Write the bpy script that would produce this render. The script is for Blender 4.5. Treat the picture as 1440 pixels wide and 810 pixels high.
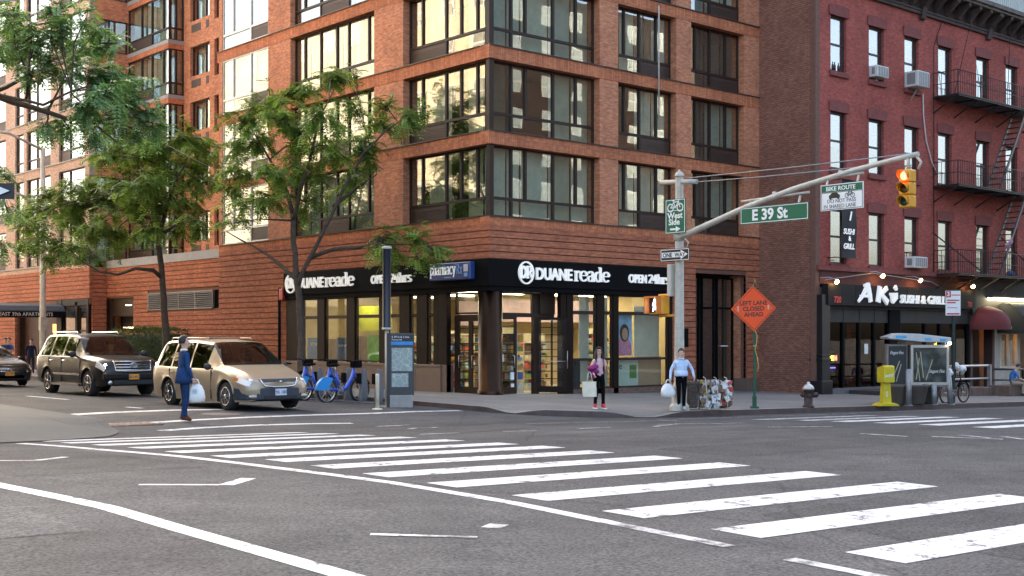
import bpy, bmesh, math, random
from math import sin, cos, pi, radians, sqrt, atan2, floor
from mathutils import Vector, Matrix, Quaternion, noise as mnoise
rnd = random.Random(11)
SC = bpy.context.scene
for o in list(bpy.data.objects): bpy.data.objects.remove(o)
COL = SC.collection
# ---------------------------------------------------------------- camera, sky, sun, exposure
HEAD = radians(48.826)
cam = bpy.data.cameras.new('camera'); camo = bpy.data.objects.new('camera', cam); COL.objects.link(camo)
camo.location = (-26.405, -31.308, 1.87); camo.rotation_euler = (pi/2, 0, HEAD - pi/2)
cam.sensor_width = 36; cam.lens = 1774/1440*36; cam.shift_y = 69/1440; cam.clip_end = 3000; cam.clip_start = .05
SC.camera = camo
SUN_EL, SUN_AZ = radians(31), radians(60)      # azimuth of the sun seen from the place, measured from +X
wd = bpy.data.worlds.new('World'); SC.world = wd; wd.use_nodes = True
nt = wd.node_tree; bg = nt.nodes['Background']
sky = nt.nodes.new('ShaderNodeTexSky'); sky.sky_type = 'NISHITA'; sky.sun_disc = False
sky.sun_elevation = SUN_EL; sky.sun_rotation = pi/2 - SUN_AZ; sky.dust_density = 6.0; sky.air_density = .8; sky.ozone_density = .3
nt.links.new(sky.outputs[0], bg.inputs[0]); bg.inputs[1].default_value = .15
sl = bpy.data.lights.new('sun', 'SUN'); sl.energy = 3.4; sl.angle = radians(2); sl.color = (1, .88, .72)
so = bpy.data.objects.new('sun', sl); COL.objects.link(so)
so.rotation_euler = Vector((-cos(SUN_EL)*cos(SUN_AZ), -cos(SUN_EL)*sin(SUN_AZ), -sin(SUN_EL))).to_track_quat('-Z', 'Y').to_euler()
SC.view_settings.view_transform = 'Standard'; SC.view_settings.look = 'None'; SC.view_settings.gamma = 1
SC.view_settings.exposure = 2.8
SC.view_settings.use_white_balance = True; SC.view_settings.white_balance_temperature = 6850; SC.view_settings.white_balance_tint = 8
SC.view_settings.use_curve_mapping = False
SC.cycles.use_denoising = True; SC.cycles.max_bounces = 7; SC.cycles.transparent_max_bounces = 12
SC.cycles.glossy_bounces = 3; SC.cycles.diffuse_bounces = 3; SC.cycles.sample_clamp_indirect = 6
SC.cycles.caustics_reflective = False; SC.cycles.caustics_refractive = False
# ---------------------------------------------------------------- the lie of the land
def sm(t):
    t = max(0, min(1, t)); return t*t*(3-2*t)
def road(X, Y):
    X = max(-60, min(80, X))
    if Y < -9.7: return .38 - .0024*(max(Y, -31)+20)**2 - .02*(X+18.8)
    return -.251 - .02*X + .1*sm((Y+9.7)/8)
def walk(X, Y): return -.02*max(-60, min(80, X)) + .0105*min(Y, 0)
# ---------------------------------------------------------------- mesh builder
WM = {}
class B:
    def __init__(s): s.v = []; s.f = []; s.mi = []; s.cm = 0; s.sm = []
    def add(s, vs, fs, smooth=False):
        n = len(s.v); s.v += [tuple(p) for p in vs]
        for f in fs: s.f.append([n+i for i in f]); s.mi.append(s.cm); s.sm.append(smooth)
        return s
    def box(s, x0, x1, y0, y1, z0, z1):
        if x0 > x1: x0, x1 = x1, x0
        if y0 > y1: y0, y1 = y1, y0
        if z0 > z1: z0, z1 = z1, z0
        return s.add([(x0,y0,z0),(x1,y0,z0),(x1,y1,z0),(x0,y1,z0),(x0,y0,z1),(x1,y0,z1),(x1,y1,z1),(x0,y1,z1)],
              [(3,2,1,0),(4,5,6,7),(0,1,5,4),(1,2,6,5),(2,3,7,6),(3,0,4,7)])
    def cbox(s, c, sx, sy, sz, rz=0):
        q = Matrix.Rotation(rz, 3, 'Z'); c = Vector(c)
        P = [c + q @ Vector((a*sx/2, b*sy/2, d*sz/2)) for d in (-1,1) for a, b in ((-1,-1),(1,-1),(1,1),(-1,1))]
        return s.add(P, [(3,2,1,0),(4,5,6,7),(0,1,5,4),(1,2,6,5),(2,3,7,6),(3,0,4,7)])
    def bar(s, p, q, w, h=None, up=(0,0,1)):
        h = h or w; p = Vector(p); q = Vector(q); d = (q-p).normalized(); u = Vector(up)
        if abs(d.dot(u)) > .98: u = Vector((1,0,0))
        a = d.cross(u).normalized(); b = a.cross(d)
        P = [e + a*(i*w/2) + b*(j*h/2) for e in (p, q) for i, j in ((-1,-1),(1,-1),(1,1),(-1,1))]
        return s.add(P, [(3,2,1,0),(4,5,6,7),(0,1,5,4),(1,2,6,5),(2,3,7,6),(3,0,4,7)])
    def tube(s, pts, r, n=8, caps=True, smooth=True):
        pts = [Vector(p) for p in pts]; k = len(pts)
        rs = r if isinstance(r, (list, tuple)) else [r]*k
        vs = []; pa = None
        for i, p in enumerate(pts):
            d = (pts[min(i+1,k-1)] - pts[max(i-1,0)]).normalized()
            if pa is None:
                a = d.cross(Vector((0,0,1)) if abs(d.z) < .95 else Vector((1,0,0))).normalized()
            else:
                a = (pa - d*pa.dot(d)).normalized()
            pa = a; b = d.cross(a)
            for j in range(n):
                t = 2*pi*j/n; vs.append(p + (a*cos(t) + b*sin(t))*rs[i])
        fs = [(i*n+j, i*n+(j+1)%n, (i+1)*n+(j+1)%n, (i+1)*n+j) for i in range(k-1) for j in range(n)]
        s.add(vs, fs, smooth)
        if caps:
            m = len(s.v)-len(vs)
            s.f.append([m+j for j in range(n)][::-1]); s.mi.append(s.cm); s.sm.append(False)
            s.f.append([m+(k-1)*n+j for j in range(n)]); s.mi.append(s.cm); s.sm.append(False)
        return s
    def cyl(s, p, q, r, r1=None, n=12): return s.tube([p, q], [r, r if r1 is None else r1], n)
    def lathe(s, prof, c=(0,0,0), n=16, axis='z', smooth=True):
        vs = []; c = Vector(c)
        for r, z in prof:
            for j in range(n):
                t = 2*pi*j/n; a, b = r*cos(t), r*sin(t)
                vs.append(c + Vector({'z': (a,b,z), 'x': (z,a,b), 'y': (b,z,a)}[axis]))
        k = len(prof)
        fs = [(i*n+j, i*n+(j+1)%n, (i+1)*n+(j+1)%n, (i+1)*n+j) for i in range(k-1) for j in range(n)]
        fs += [[j for j in range(n)][::-1], [(k-1)*n+j for j in range(n)]]
        return s.add(vs, fs, smooth)
    def ball(s, c, rx, ry=None, rz=None, n=12, m=8):
        ry = ry or rx; rz = rz or rx; vs = []; c = Vector(c)
        for i in range(m+1):
            ph = pi*i/m - pi/2
            for j in range(n):
                t = 2*pi*j/n; vs.append(c + Vector((rx*cos(ph)*cos(t), ry*cos(ph)*sin(t), rz*sin(ph))))
        return s.add(vs, [(i*n+j, i*n+(j+1)%n, (i+1)*n+(j+1)%n, (i+1)*n+j) for i in range(m) for j in range(n)], True)
    def prism(s, poly, fn, d0, d1):
        """poly 2-D points, fn(u, v, d) -> 3-D"""
        n = len(poly); vs = [fn(u, v, d0) for u, v in poly] + [fn(u, v, d1) for u, v in poly]
        return s.add(vs, [list(range(n))[::-1], list(range(n, 2*n))] + [(i, (i+1)%n, n+(i+1)%n, n+i) for i in range(n)])
    def obj(s, name, m, parent=None, local=False, bev=0, kind=None, fix=True, seg=1):
        me = bpy.data.meshes.new(name); me.from_pydata(s.v, [], s.f)
        ms = m if isinstance(m, (list, tuple)) else [m]
        for x in ms: me.materials.append(x)
        me.polygons.foreach_set('material_index', s.mi); me.polygons.foreach_set('use_smooth', s.sm)
        if fix:
            bm = bmesh.new(); bm.from_mesh(me); bmesh.ops.recalc_face_normals(bm, faces=bm.faces); bm.to_mesh(me); bm.free()
        me.update()
        o = bpy.data.objects.new(name, me); COL.objects.link(o)
        if kind: o['kind'] = kind
        if bev:
            md = o.modifiers.new('bevel', 'BEVEL'); md.width = bev; md.segments = seg; md.limit_method = 'ANGLE'
        if parent: adopt(o, parent, local)
        return o
def adopt(o, p, local=False):
    o.parent = p; w = WM.get(p.name, Matrix())
    if local: WM[o.name] = w
    else:
        o.matrix_parent_inverse = w.inverted(); WM[o.name] = Matrix()
    return o
def tag(o, label, cat, group=None):
    o['label'] = label; o['category'] = cat
    if group: o['group'] = group
    return o
def thing(name, label, cat, loc=(0,0,0), rz=0, group=None):
    o = bpy.data.objects.new(name, None); COL.objects.link(o); o.empty_display_size = .2
    o.location = loc; o.rotation_euler = (0,0,rz); WM[o.name] = Matrix.Translation(loc) @ Matrix.Rotation(rz, 4, 'Z')
    return tag(o, label, cat, group)
def copy_thing(src, label, loc=None, rz=None):
    def cp(o, par):
        c = o.copy(); COL.objects.link(c)
        if par:
            c.parent = par; c.matrix_parent_inverse = o.matrix_parent_inverse.copy()
        for ch in o.children: cp(ch, c)
        return c
    r = cp(src, None); r['label'] = label
    if loc is not None: r.location = loc
    if rz is not None: r.rotation_euler = (0,0,rz)
    WM[r.name] = Matrix.Translation(r.location) @ Matrix.Rotation(r.rotation_euler[2], 4, 'Z')
    return r
# ---------------------------------------------------------------- materials
def nodes(name):
    m = bpy.data.materials.new(name); m.use_nodes = True; t = m.node_tree
    return m, t, t.nodes['Principled BSDF']
def nd(t, typ, **kw):
    n = t.nodes.new('ShaderNode'+typ)
    for k, v in kw.items():
        if k[0] == 'i' and k[1:].isdigit(): n.inputs[int(k[1:])].default_value = v
        else: setattr(n, k, v)
    return n
def ramp(t, a, b, c0=(0,0,0,1), c1=(1,1,1,1)):
    r = t.nodes.new('ShaderNodeValToRGB'); e = r.color_ramp.elements
    e[0].position = a; e[1].position = b; e[0].color = c0; e[1].color = c1; return r
def c4(c, k=1): return (min(1,c[0]*k), min(1,c[1]*k), min(1,c[2]*k), 1)
MATS = {}
def mat(name, col, rough=.6, metal=0, var=.12, scale=2.5, bump=0, bs=30, spec=.5, emit=0, coat=0, ecol=None):
    if name in MATS: return MATS[name]
    m, t, p = nodes(name); L = t.links.new
    tc = nd(t, 'TexCoord'); nz = nd(t, 'TexNoise'); nz.inputs['Scale'].default_value = scale; nz.inputs['Detail'].default_value = 6; nz.inputs['Roughness'].default_value = .65
    L(tc.outputs['Object'], nz.inputs['Vector'])
    r = ramp(t, .3, .7, c4(col, 1-var), c4(col, 1+var)); L(nz.outputs[0], r.inputs[0]); L(r.outputs[0], p.inputs['Base Color'])
    p.inputs['Roughness'].default_value = rough; p.inputs['Metallic'].default_value = metal; p.inputs['Specular IOR Level'].default_value = spec
    if coat: p.inputs['Coat Weight'].default_value = coat; p.inputs['Coat Roughness'].default_value = .06
    if rough > .2 and not emit:
        rr = nd(t, 'MapRange'); rr.inputs[3].default_value = rough*.85; rr.inputs[4].default_value = min(1, rough*1.15); L(nz.outputs[0], rr.inputs[0]); L(rr.outputs[0], p.inputs['Roughness'])
    if bump:
        n2 = nd(t, 'TexNoise'); n2.inputs['Scale'].default_value = bs; n2.inputs['Detail'].default_value = 4; L(tc.outputs['Object'], n2.inputs['Vector'])
        b = nd(t, 'Bump'); b.inputs['Strength'].default_value = bump; b.inputs['Distance'].default_value = .02; L(n2.outputs[0], b.inputs['Height']); L(b.outputs[0], p.inputs['Normal'])
    if emit:
        p.inputs['Emission Color'].default_value = c4(ecol or col); p.inputs['Emission Strength'].default_value = emit
    MATS[name] = m; return m
def brick_mat(name, c1, c2, mortar, bw=.22, bh=.08, ms=.011, soldier=False, stain=.36, bump=.6):
    m, t, p = nodes(name); L = t.links.new
    tc = nd(t, 'TexCoord'); sx = nd(t, 'SeparateXYZ'); L(tc.outputs['Object'], sx.inputs[0])
    ad = nd(t, 'Math', operation='ADD'); L(sx.outputs[0], ad.inputs[0]); L(sx.outputs[1], ad.inputs[1])
    cb = nd(t, 'CombineXYZ')
    L(ad.outputs[0], cb.inputs[1 if soldier else 0]); L(sx.outputs[2], cb.inputs[0 if soldier else 1])
    br = nd(t, 'TexBrick'); L(cb.outputs[0], br.inputs[0])
    br.inputs['Color1'].default_value = c4(c1); br.inputs['Color2'].default_value = c4(c2); br.inputs['Mortar'].default_value = c4(mortar)
    br.inputs['Scale'].default_value = 1; br.inputs['Mortar Size'].default_value = ms; br.inputs['Mortar Smooth'].default_value = .3
    br.inputs['Brick Width'].default_value = bw; br.inputs['Row Height'].default_value = bh; br.inputs['Bias'].default_value = -.1
    if soldier: br.offset = 0; br.inputs['Brick Width'].default_value = .6
    n1 = nd(t, 'TexNoise'); n1.inputs['Scale'].default_value = .55; n1.inputs['Detail'].default_value = 7; n1.inputs['Roughness'].default_value = .7; L(tc.outputs['Object'], n1.inputs['Vector'])
    r1 = ramp(t, .32, .72, (1-stain,)*3+(1,), (1.0,)*3+(1,)); L(n1.outputs[0], r1.inputs[0])
    # single odd bricks, lighter or darker
    n2 = nd(t, 'TexNoise'); n2.inputs['Scale'].default_value = 4.2; n2.inputs['Detail'].default_value = 1
    mp = nd(t, 'Mapping'); mp.inputs['Scale'].default_value = (1, 1, 3.2); L(tc.outputs['Object'], mp.inputs[0]); L(mp.outputs[0], n2.inputs['Vector'])
    r2 = ramp(t, .35, .68, (.8,.78,.78,1), (1.12,1.1,1.1,1)); L(n2.outputs[0], r2.inputs[0])
    x1 = nd(t, 'MixRGB', blend_type='MULTIPLY'); x1.inputs[0].default_value = 1; L(br.outputs[0], x1.inputs[1]); L(r1.outputs[0], x1.inputs[2])
    x2 = nd(t, 'MixRGB', blend_type='MULTIPLY'); x2.inputs[0].default_value = 1; L(x1.outputs[0], x2.inputs[1]); L(r2.outputs[0], x2.inputs[2])
    L(x2.outputs[0], p.inputs['Base Color']); p.inputs['Roughness'].default_value = .85; p.inputs['Specular IOR Level'].default_value = .25
    b = nd(t, 'Bump'); b.inputs['Strength'].default_value = bump; b.inputs['Distance'].default_value = .012; b.invert = True
    L(br.outputs['Fac'], b.inputs['Height']); L(b.outputs[0], p.inputs['Normal'])
    MATS[name] = m; return m
def glass_mat(name, tint=(.8,.85,.82), refl=.3, rough=.01, wave=.02, rcol=(1,1,1)):
    m, t, p = nodes(name); L = t.links.new; t.nodes.remove(p)
    out = t.nodes['Material Output']
    tr = nd(t, 'BsdfTransparent'); tr.inputs[0].default_value = c4(tint)
    gl = nd(t, 'BsdfGlossy'); gl.inputs['Roughness'].default_value = rough; gl.inputs[0].default_value = c4(rcol)
    fr = nd(t, 'LayerWeight'); fr.inputs[0].default_value = .5
    ma = nd(t, 'MapRange'); ma.inputs[1].default_value = .0; ma.inputs[2].default_value = 1; ma.inputs[3].default_value = 0; ma.inputs[4].default_value = 1
    pw = nd(t, 'Math', operation='POWER'); pw.inputs[1].default_value = 5; L(fr.outputs['Facing'], pw.inputs[0]); L(pw.outputs[0], ma.inputs[0]); ma.inputs[3].default_value = refl
    mx = nd(t, 'MixShader'); L(ma.outputs[0], mx.inputs[0]); L(tr.outputs[0], mx.inputs[1]); L(gl.outputs[0], mx.inputs[2]); L(mx.outputs[0], out.inputs[0])
    if wave:
        tc = nd(t, 'TexCoord'); nz = nd(t, 'TexNoise'); nz.inputs['Scale'].default_value = .9; nz.inputs['Detail'].default_value = 1; L(tc.outputs['Object'], nz.inputs['Vector'])
        b = nd(t, 'Bump'); b.inputs['Strength'].default_value = wave; b.inputs['Distance'].default_value = .5; L(nz.outputs[0], b.inputs['Height']); L(b.outputs[0], gl.inputs['Normal'])
    MATS[name] = m; return m
# ---------------------------------------------------------------- lettering
def text_mesh(s, body, size, fn, d0, d1, bold=0, sx=1, align='LEFT', shear=0):
    """built-in font outlined, mapped by fn(u, v, d); s is a builder. Returns width"""
    cu = bpy.data.curves.new('t', 'FONT'); cu.body = body; cu.size = size; cu.offset = bold; cu.extrude = .5; cu.align_x = align; cu.shear = shear; cu.resolution_u = 3
    o = bpy.data.objects.new('t', cu); COL.objects.link(o)
    me = bpy.data.meshes.new_from_object(o)
    w = 0
    vs = []
    for v in me.vertices:
        w = max(w, v.co.x*sx); vs.append(fn(v.co.x*sx, v.co.y, d0 if v.co.z < 0 else d1))
    s.add(vs, [list(p.vertices) for p in me.polygons])
    bpy.data.objects.remove(o); bpy.data.curves.remove(cu); bpy.data.meshes.remove(me)
    return w
def text_fit(s, body, size, fn, d0, d1, width, bold=0):
    k = B(); w = text_mesh(k, body, size, lambda u, v, d: (u, v, d), 0, .01, bold)
    return text_mesh(s, body, size, fn, d0, d1, bold, width/w)
def arc(cx, cy, rx, ry, a0, a1, n=14):
    return [(cx+rx*cos(radians(a0+(a1-a0)*i/n)), cy+ry*sin(radians(a0+(a1-a0)*i/n))) for i in range(n+1)]
SERIF = {  # pen strokes of a high-contrast serif face, x-height 1; (advance, strokes)
 'r': (.62, [[(.2,0),(.2,1)], [(.02,0),(.4,0)], [(.02,.97),(.2,.97)], arc(.44,.66,.24,.32,170,60), [(.52,.88),(.58,.84)]]),
 'e': (.82, [arc(.42,.5,.36,.5,12,318), [(.1,.56),(.76,.56)]]),
 'a': (.8, [arc(.36,.74,.24,.26,165,0)+[(.6,.12),(.68,.0),(.78,.06)], arc(.34,.26,.27,.26,80,330)+[(.6,.3)], [(.36,.5),(.6,.6)]]),
 'd': (.86, [[(.64,1.45),(.64,0)], [(.46,1.43),(.64,1.43)], [(.64,.03),(.8,.03)], arc(.38,.48,.32,.49,50,310)]),
 'h': (.84, [[(.18,1.45),(.18,0)], [(.02,1.43),(.18,1.43)], [(.04,0),(.34,0)], arc(.42,.68,.23,.3,165,0)+[(.65,0)], [(.5,0),(.8,0)]]),
 's': (.66, [arc(.32,.75,.23,.24,30,230)[::1]+[(.36,.5)]+arc(.32,.25,.25,.25,60,-150)]),
 'p': (.86, [[(.18,1),(.18,-.42)], [(.02,.97),(.18,.97)], [(.02,-.42),(.36,-.42)], arc(.46,.5,.31,.49,140,-140)]),
 'm': (1.25, [[(.18,1),(.18,0)], [(.02,.97),(.18,.97)], [(.04,0),(.32,0)], arc(.4,.68,.2,.3,165,0)+[(.6,0)], [(.48,0),(.74,0)], arc(.82,.68,.2,.3,165,0)+[(1.02,0)], [(.9,0),(1.16,0)]]),
 'c': (.74, [arc(.42,.5,.36,.5,40,320)]),
 'y': (.82, [[(.1,1),(.42,0)], [(.74,1),(.42,0),(.3,-.35),(.14,-.4)], [(0,.98),(.28,.98)], [(.56,.98),(.82,.98)]]),
 '2': (.76, [arc(.36,1.0,.29,.34,160,-20)+[(.1,.04)], [(.08,.06),(.68,.06)]]),
 '4': (.78, [[(.52,1.35),(.06,.4),(.74,.4)], [(.52,1.35),(.52,0)], [(.36,0),(.68,0)]]),
 'R': (1.0, [[(.2,0),(.2,1.35)], [(.04,1.33),(.5,1.33)], [(.04,0),(.38,0)], [(.5,1.33)]+arc(.5,1.0,.24,.33,90,-90)+[(.2,.67)], [(.46,.67),(.86,.02),(.98,.02)]]),
 'x': (.8, [[(.1,1),(.66,0)], [(.66,1),(.1,0)], [(0,.98),(.3,.98)], [(.5,.98),(.8,.98)], [(0,0),(.3,0)], [(.5,0),(.8,0)]]),
}
def stroke(s, pts, fn, d0, d1, thick, thin):
    """a pen stroke, thick where it runs upright and thin where it runs level"""
    L = []; R = []; n = len(pts)
    for i, (x, y) in enumerate(pts):
        ax, ay = pts[max(0,i-1)]; bx, by = pts[min(n-1,i+1)]; dx, dy = bx-ax, by-ay; l = sqrt(dx*dx+dy*dy) or 1
        w = (thin + (thick-thin)*abs(dy/l)**1.5)/2; nx, ny = -dy/l*w, dx/l*w
        L.append((x+nx, y+ny)); R.append((x-nx, y-ny))
    for i in range(n-1): s.prism([L[i], L[i+1], R[i+1], R[i]], fn, d0, d1)
def serif_text(s, body, size, fn, d0, d1, thick=.17, thin=.07, sx=1):
    x = 0
    for ch in body:
        if ch == ' ': x += .4*size*sx; continue
        ad, st = SERIF[ch]
        for k, p in enumerate(st): stroke(s, p, lambda u, v, d, x=x: fn(x+u*size*sx, v*size, d), d0, d1+.003*k, thick/size, thin/size)
        x += ad*size*sx
    return x
# ================================================================ materials of the setting
def asphalt(name='asphalt', k=1.0):
    m, t, p = nodes(name); L = t.links.new
    tc = nd(t, 'TexCoord')
    big = nd(t, 'TexNoise'); big.inputs['Scale'].default_value = .13; big.inputs['Detail'].default_value = 5; L(tc.outputs['Object'], big.inputs['Vector'])
    mid = nd(t, 'TexNoise'); mid.inputs['Scale'].default_value = 1.3; mid.inputs['Detail'].default_value = 6; mid.inputs['Roughness'].default_value = .7; L(tc.outputs['Object'], mid.inputs['Vector'])
    fine = nd(t, 'TexNoise'); fine.inputs['Scale'].default_value = 34; fine.inputs['Detail'].default_value = 3; fine.inputs['Roughness'].default_value = .8; L(tc.outputs['Object'], fine.inputs['Vector'])
    r0 = ramp(t, .3, .7, (.061*k,.0605*k,.060*k,1), (.088*k,.087*k,.086*k,1)); L(big.outputs[0], r0.inputs[0])
    r1 = ramp(t, .3, .72, (.7,.7,.71,1), (1.15,1.14,1.13,1)); L(mid.outputs[0], r1.inputs[0])
    r2 = ramp(t, .32, .66, (.35,.35,.35,1), (1.9,1.88,1.85,1)); L(fine.outputs[0], r2.inputs[0])
    # tyre-polished tracks along the avenue
    wv = nd(t, 'TexNoise'); wv.inputs['Scale'].default_value = 1; wv.inputs['Detail'].default_value = 2
    mp = nd(t, 'Mapping'); mp.inputs['Scale'].default_value = (.03, .8, 1); L(tc.outputs['Object'], mp.inputs[0]); L(mp.outputs[0], wv.inputs['Vector'])
    r3 = ramp(t, .35, .65, (.86,.86,.87,1), (1.08,1.08,1.08,1)); L(wv.outputs[0], r3.inputs[0])
    a = None
    for r in (r1, r2, r3):
        x = nd(t, 'MixRGB', blend_type='MULTIPLY'); x.inputs[0].default_value = 1; L((a or r0).outputs[0], x.inputs[1]); L(r.outputs[0], x.inputs[2]); a = x
    # cracks
    vo = nd(t, 'TexVoronoi', feature='DISTANCE_TO_EDGE'); vo.inputs['Scale'].default_value = .16
    ds = nd(t, 'MixRGB'); ds.inputs[0].default_value = .25; L(tc.outputs['Object'], ds.inputs[1]); L(mid.outputs[1], ds.inputs[2]); L(ds.outputs[0], vo.inputs['Vector'])
    rc = ramp(t, .0, .004, (.55,.55,.55,1), (1,1,1,1)); L(vo.outputs[0], rc.inputs[0])
    x = nd(t, 'MixRGB', blend_type='MULTIPLY'); x.inputs[0].default_value = .7; L(a.outputs[0], x.inputs[1]); L(rc.outputs[0], x.inputs[2])
    L(x.outputs[0], p.inputs['Base Color']); p.inputs['Roughness'].default_value = .9; p.inputs['Specular IOR Level'].default_value = .12
    b = nd(t, 'Bump'); b.inputs['Strength'].default_value = .5; b.inputs['Distance'].default_value = .008; L(fine.outputs[0], b.inputs['Height']); L(b.outputs[0], p.inputs['Normal'])
    return m
def paint_mat(name, col, wear0=.405, wear1=.46, under=(.065,.065,.067)):
    m, t, p = nodes(name); L = t.links.new; tc = nd(t, 'TexCoord')
    n = nd(t, 'TexNoise'); n.inputs['Scale'].default_value = 4.5; n.inputs['Detail'].default_value = 10; n.inputs['Roughness'].default_value = .82; L(tc.outputs['Object'], n.inputs['Vector'])
    r = ramp(t, wear0, wear1, c4(under), c4(col)); L(n.outputs[0], r.inputs[0])
    f = nd(t, 'TexNoise'); f.inputs['Scale'].default_value = 2; f.inputs['Detail'].default_value = 6; L(tc.outputs['Object'], f.inputs['Vector'])
    r2 = ramp(t, .3, .7, (.84,.83,.82,1), (1,1,1,1)); L(f.outputs[0], r2.inputs[0])
    x = nd(t, 'MixRGB', blend_type='MULTIPLY'); x.inputs[0].default_value = 1; L(r.outputs[0], x.inputs[1]); L(r2.outputs[0], x.inputs[2]); L(x.outputs[0], p.inputs['Base Color'])
    p.inputs['Roughness'].default_value = .7; return m
def concrete(name, col, slab=1.5):
    m, t, p = nodes(name); L = t.links.new; tc = nd(t, 'TexCoord')
    n = nd(t, 'TexNoise'); n.inputs['Scale'].default_value = .5; n.inputs['Detail'].default_value = 8; n.inputs['Roughness'].default_value = .7; L(tc.outputs['Object'], n.inputs['Vector'])
    r = ramp(t, .3, .72, c4(col, .8), c4(col, 1.12)); L(n.outputs[0], r.inputs[0])
    f = nd(t, 'TexNoise'); f.inputs['Scale'].default_value = 22; f.inputs['Detail'].default_value = 4; L(tc.outputs['Object'], f.inputs['Vector'])
    r2 = ramp(t, .3, .7, (.82,.82,.82,1), (1.1,1.1,1.1,1)); L(f.outputs[0], r2.inputs[0])
    br = nd(t, 'TexBrick'); br.offset = 0; br.inputs['Scale'].default_value = 1; br.inputs['Brick Width'].default_value = slab; br.inputs['Row Height'].default_value = slab
    br.inputs['Mortar Size'].default_value = .014; br.inputs['Color1'].default_value = (1,1,1,1); br.inputs['Color2'].default_value = (.86,.86,.87,1); br.inputs['Mortar'].default_value = (.5,.49,.48,1)
    L(tc.outputs['Object'], br.inputs[0])
    a = r
    for q in (r2, br):
        x = nd(t, 'MixRGB', blend_type='MULTIPLY'); x.inputs[0].default_value = 1; L(a.outputs[0], x.inputs[1]); L(q.outputs[0], x.inputs[2]); a = x
    # gum spots
    vo = nd(t, 'TexVoronoi'); vo.inputs['Scale'].default_value = 2.2; L(tc.outputs['Object'], vo.inputs['Vector'])
    rv = ramp(t, .05, .07, (.55,.55,.55,1), (1,1,1,1)); L(vo.outputs['Distance'], rv.inputs[0])
    x = nd(t, 'MixRGB', blend_type='MULTIPLY'); x.inputs[0].default_value = .7; L(a.outputs[0], x.inputs[1]); L(rv.outputs[0], x.inputs[2])
    L(x.outputs[0], p.inputs['Base Color']); p.inputs['Roughness'].default_value = .8; p.inputs['Specular IOR Level'].default_value = .3
    return m
M_ASPH = asphalt(); M_PAINT = paint_mat('road paint', (.62,.62,.61)); M_PAINT2 = paint_mat('worn road paint', (.56,.56,.55), .42, .56)
M_WALK = concrete('sidewalk concrete', (.225,.212,.195)); M_WALK2 = concrete('old corner concrete', (.078,.084,.084), 2.4)
M_CURB = mat('steel faced curb', (.075,.05,.045), .55, 0, .4, 3, .3); M_CURBTOP = mat('curb top', (.27,.26,.25), .8, 0, .3, 2)
# ================================================================ ground, road, sidewalks
def sheet():
    xs = sorted(set([-1500,-600,-250,-120,-80] + [x for x in range(-60, 81, 2)] + [110,160,300,700,1500]))
    ys = sorted(set([-1500,-600,-250,-120,-80,-50,-40,-34] + [-33+.75*i for i in range(0, 60)] + [14+2*i for i in range(0, 44)] + [130,200,400,800,1500]))
    b = B(); nx = len(xs)
    vs = [(x, y, road(x, y)) for y in ys for x in xs]
    fs = [(j*nx+i, j*nx+i+1, (j+1)*nx+i+1, (j+1)*nx+i) for j in range(len(ys)-1) for i in range(nx-1)]
    b.add(vs, fs, True); o = b.obj('road', M_ASPH, fix=False); o['kind'] = 'structure'; o['label'] = 'grey asphalt of the avenue and side street'; return o
ROAD = sheet()
def drape(name, quads, m=None, lift=.005, parent=ROAD, step=.7):
    """flat paint laid over the road: each quad (4 plan points) cut small enough to follow the camber"""
    b = B()
    for q in quads:
        A, Bq, C, D = [Vector(p) for p in q]
        nu = max(1, int(max((Bq-A).length, (C-D).length)/step)); nv = max(1, int(max((D-A).length, (C-Bq).length)/step))
        vs = []
        for j in range(nv+1):
            for i in range(nu+1):
                p = A.lerp(Bq, i/nu).lerp(D.lerp(C, i/nu), j/nv); vs.append((p.x, p.y, road(p.x, p.y)+lift))
        b.add(vs, [(j*(nu+1)+i, j*(nu+1)+i+1, (j+1)*(nu+1)+i+1, (j+1)*(nu+1)+i) for j in range(nv) for i in range(nu)])
    return b.obj(name, m or M_PAINT, parent, fix=False)
def line(name, pts, w, m=None, lift=.005):
    qs = []
    for i in range(len(pts)-1):
        a = Vector(pts[i]); c = Vector(pts[i+1]); d = (c-a).normalized(); n = Vector((-d.y, d.x))*w/2
        qs.append([a-n, c-n, c+n, a+n])
    return drape(name, qs, m, lift)
# wide crosswalk over the avenue: bars along X
for yc in (-27.45,-26.2,-24.97,-23.77,-22.52,-21.25,-20.1,-18.95,-17.86,-16.9,-15.7,-14.45,-13.25,-12.1,-11.0):
    xa = -18.52 + rnd.uniform(-.05,.05) - (.2 if yc > -17 else 0); xb = -13.9 + rnd.uniform(-.06,.06)
    drape('crosswalk_bar', [[(xa, yc-.25), (xb, yc-.27), (xb, yc+.23), (xa, yc+.25)]])
line('crosswalk_edge_line', [(-19.28, -11.6), (-19.22,-14.6), (-19.06,-16.4), (-18.97,-18.9), (-18.84,-20.8), (-18.87,-22.7), (-18.98,-24.0)], .17)
line('crosswalk_edge_line', [(-18.98,-24.0), (-19.04,-25.34)], .15, M_PAINT2)
line('crosswalk_edge_line', [(-19.08,-25.9), (-19.07,-26.7)], .15, M_PAINT2)
line('stop_line', [(-22.2,-15.0), (-22.13,-19), (-22.0,-21.1), (-22.05,-22.5), (-22.05,-23.8), (-22.02,-26.5)], .19)
# far crosswalk over the avenue at right
for i, yc in enumerate((-12.9,-14.1,-15.1,-16.2,-17.3,-18.5,-19.7)):
    drape('crosswalk_bar', [[(-2.65, yc-.25), (2.1, yc-.25), (2.1, yc+.25), (-2.65, yc+.25)]], M_PAINT if i > 1 else M_PAINT2)
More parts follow.
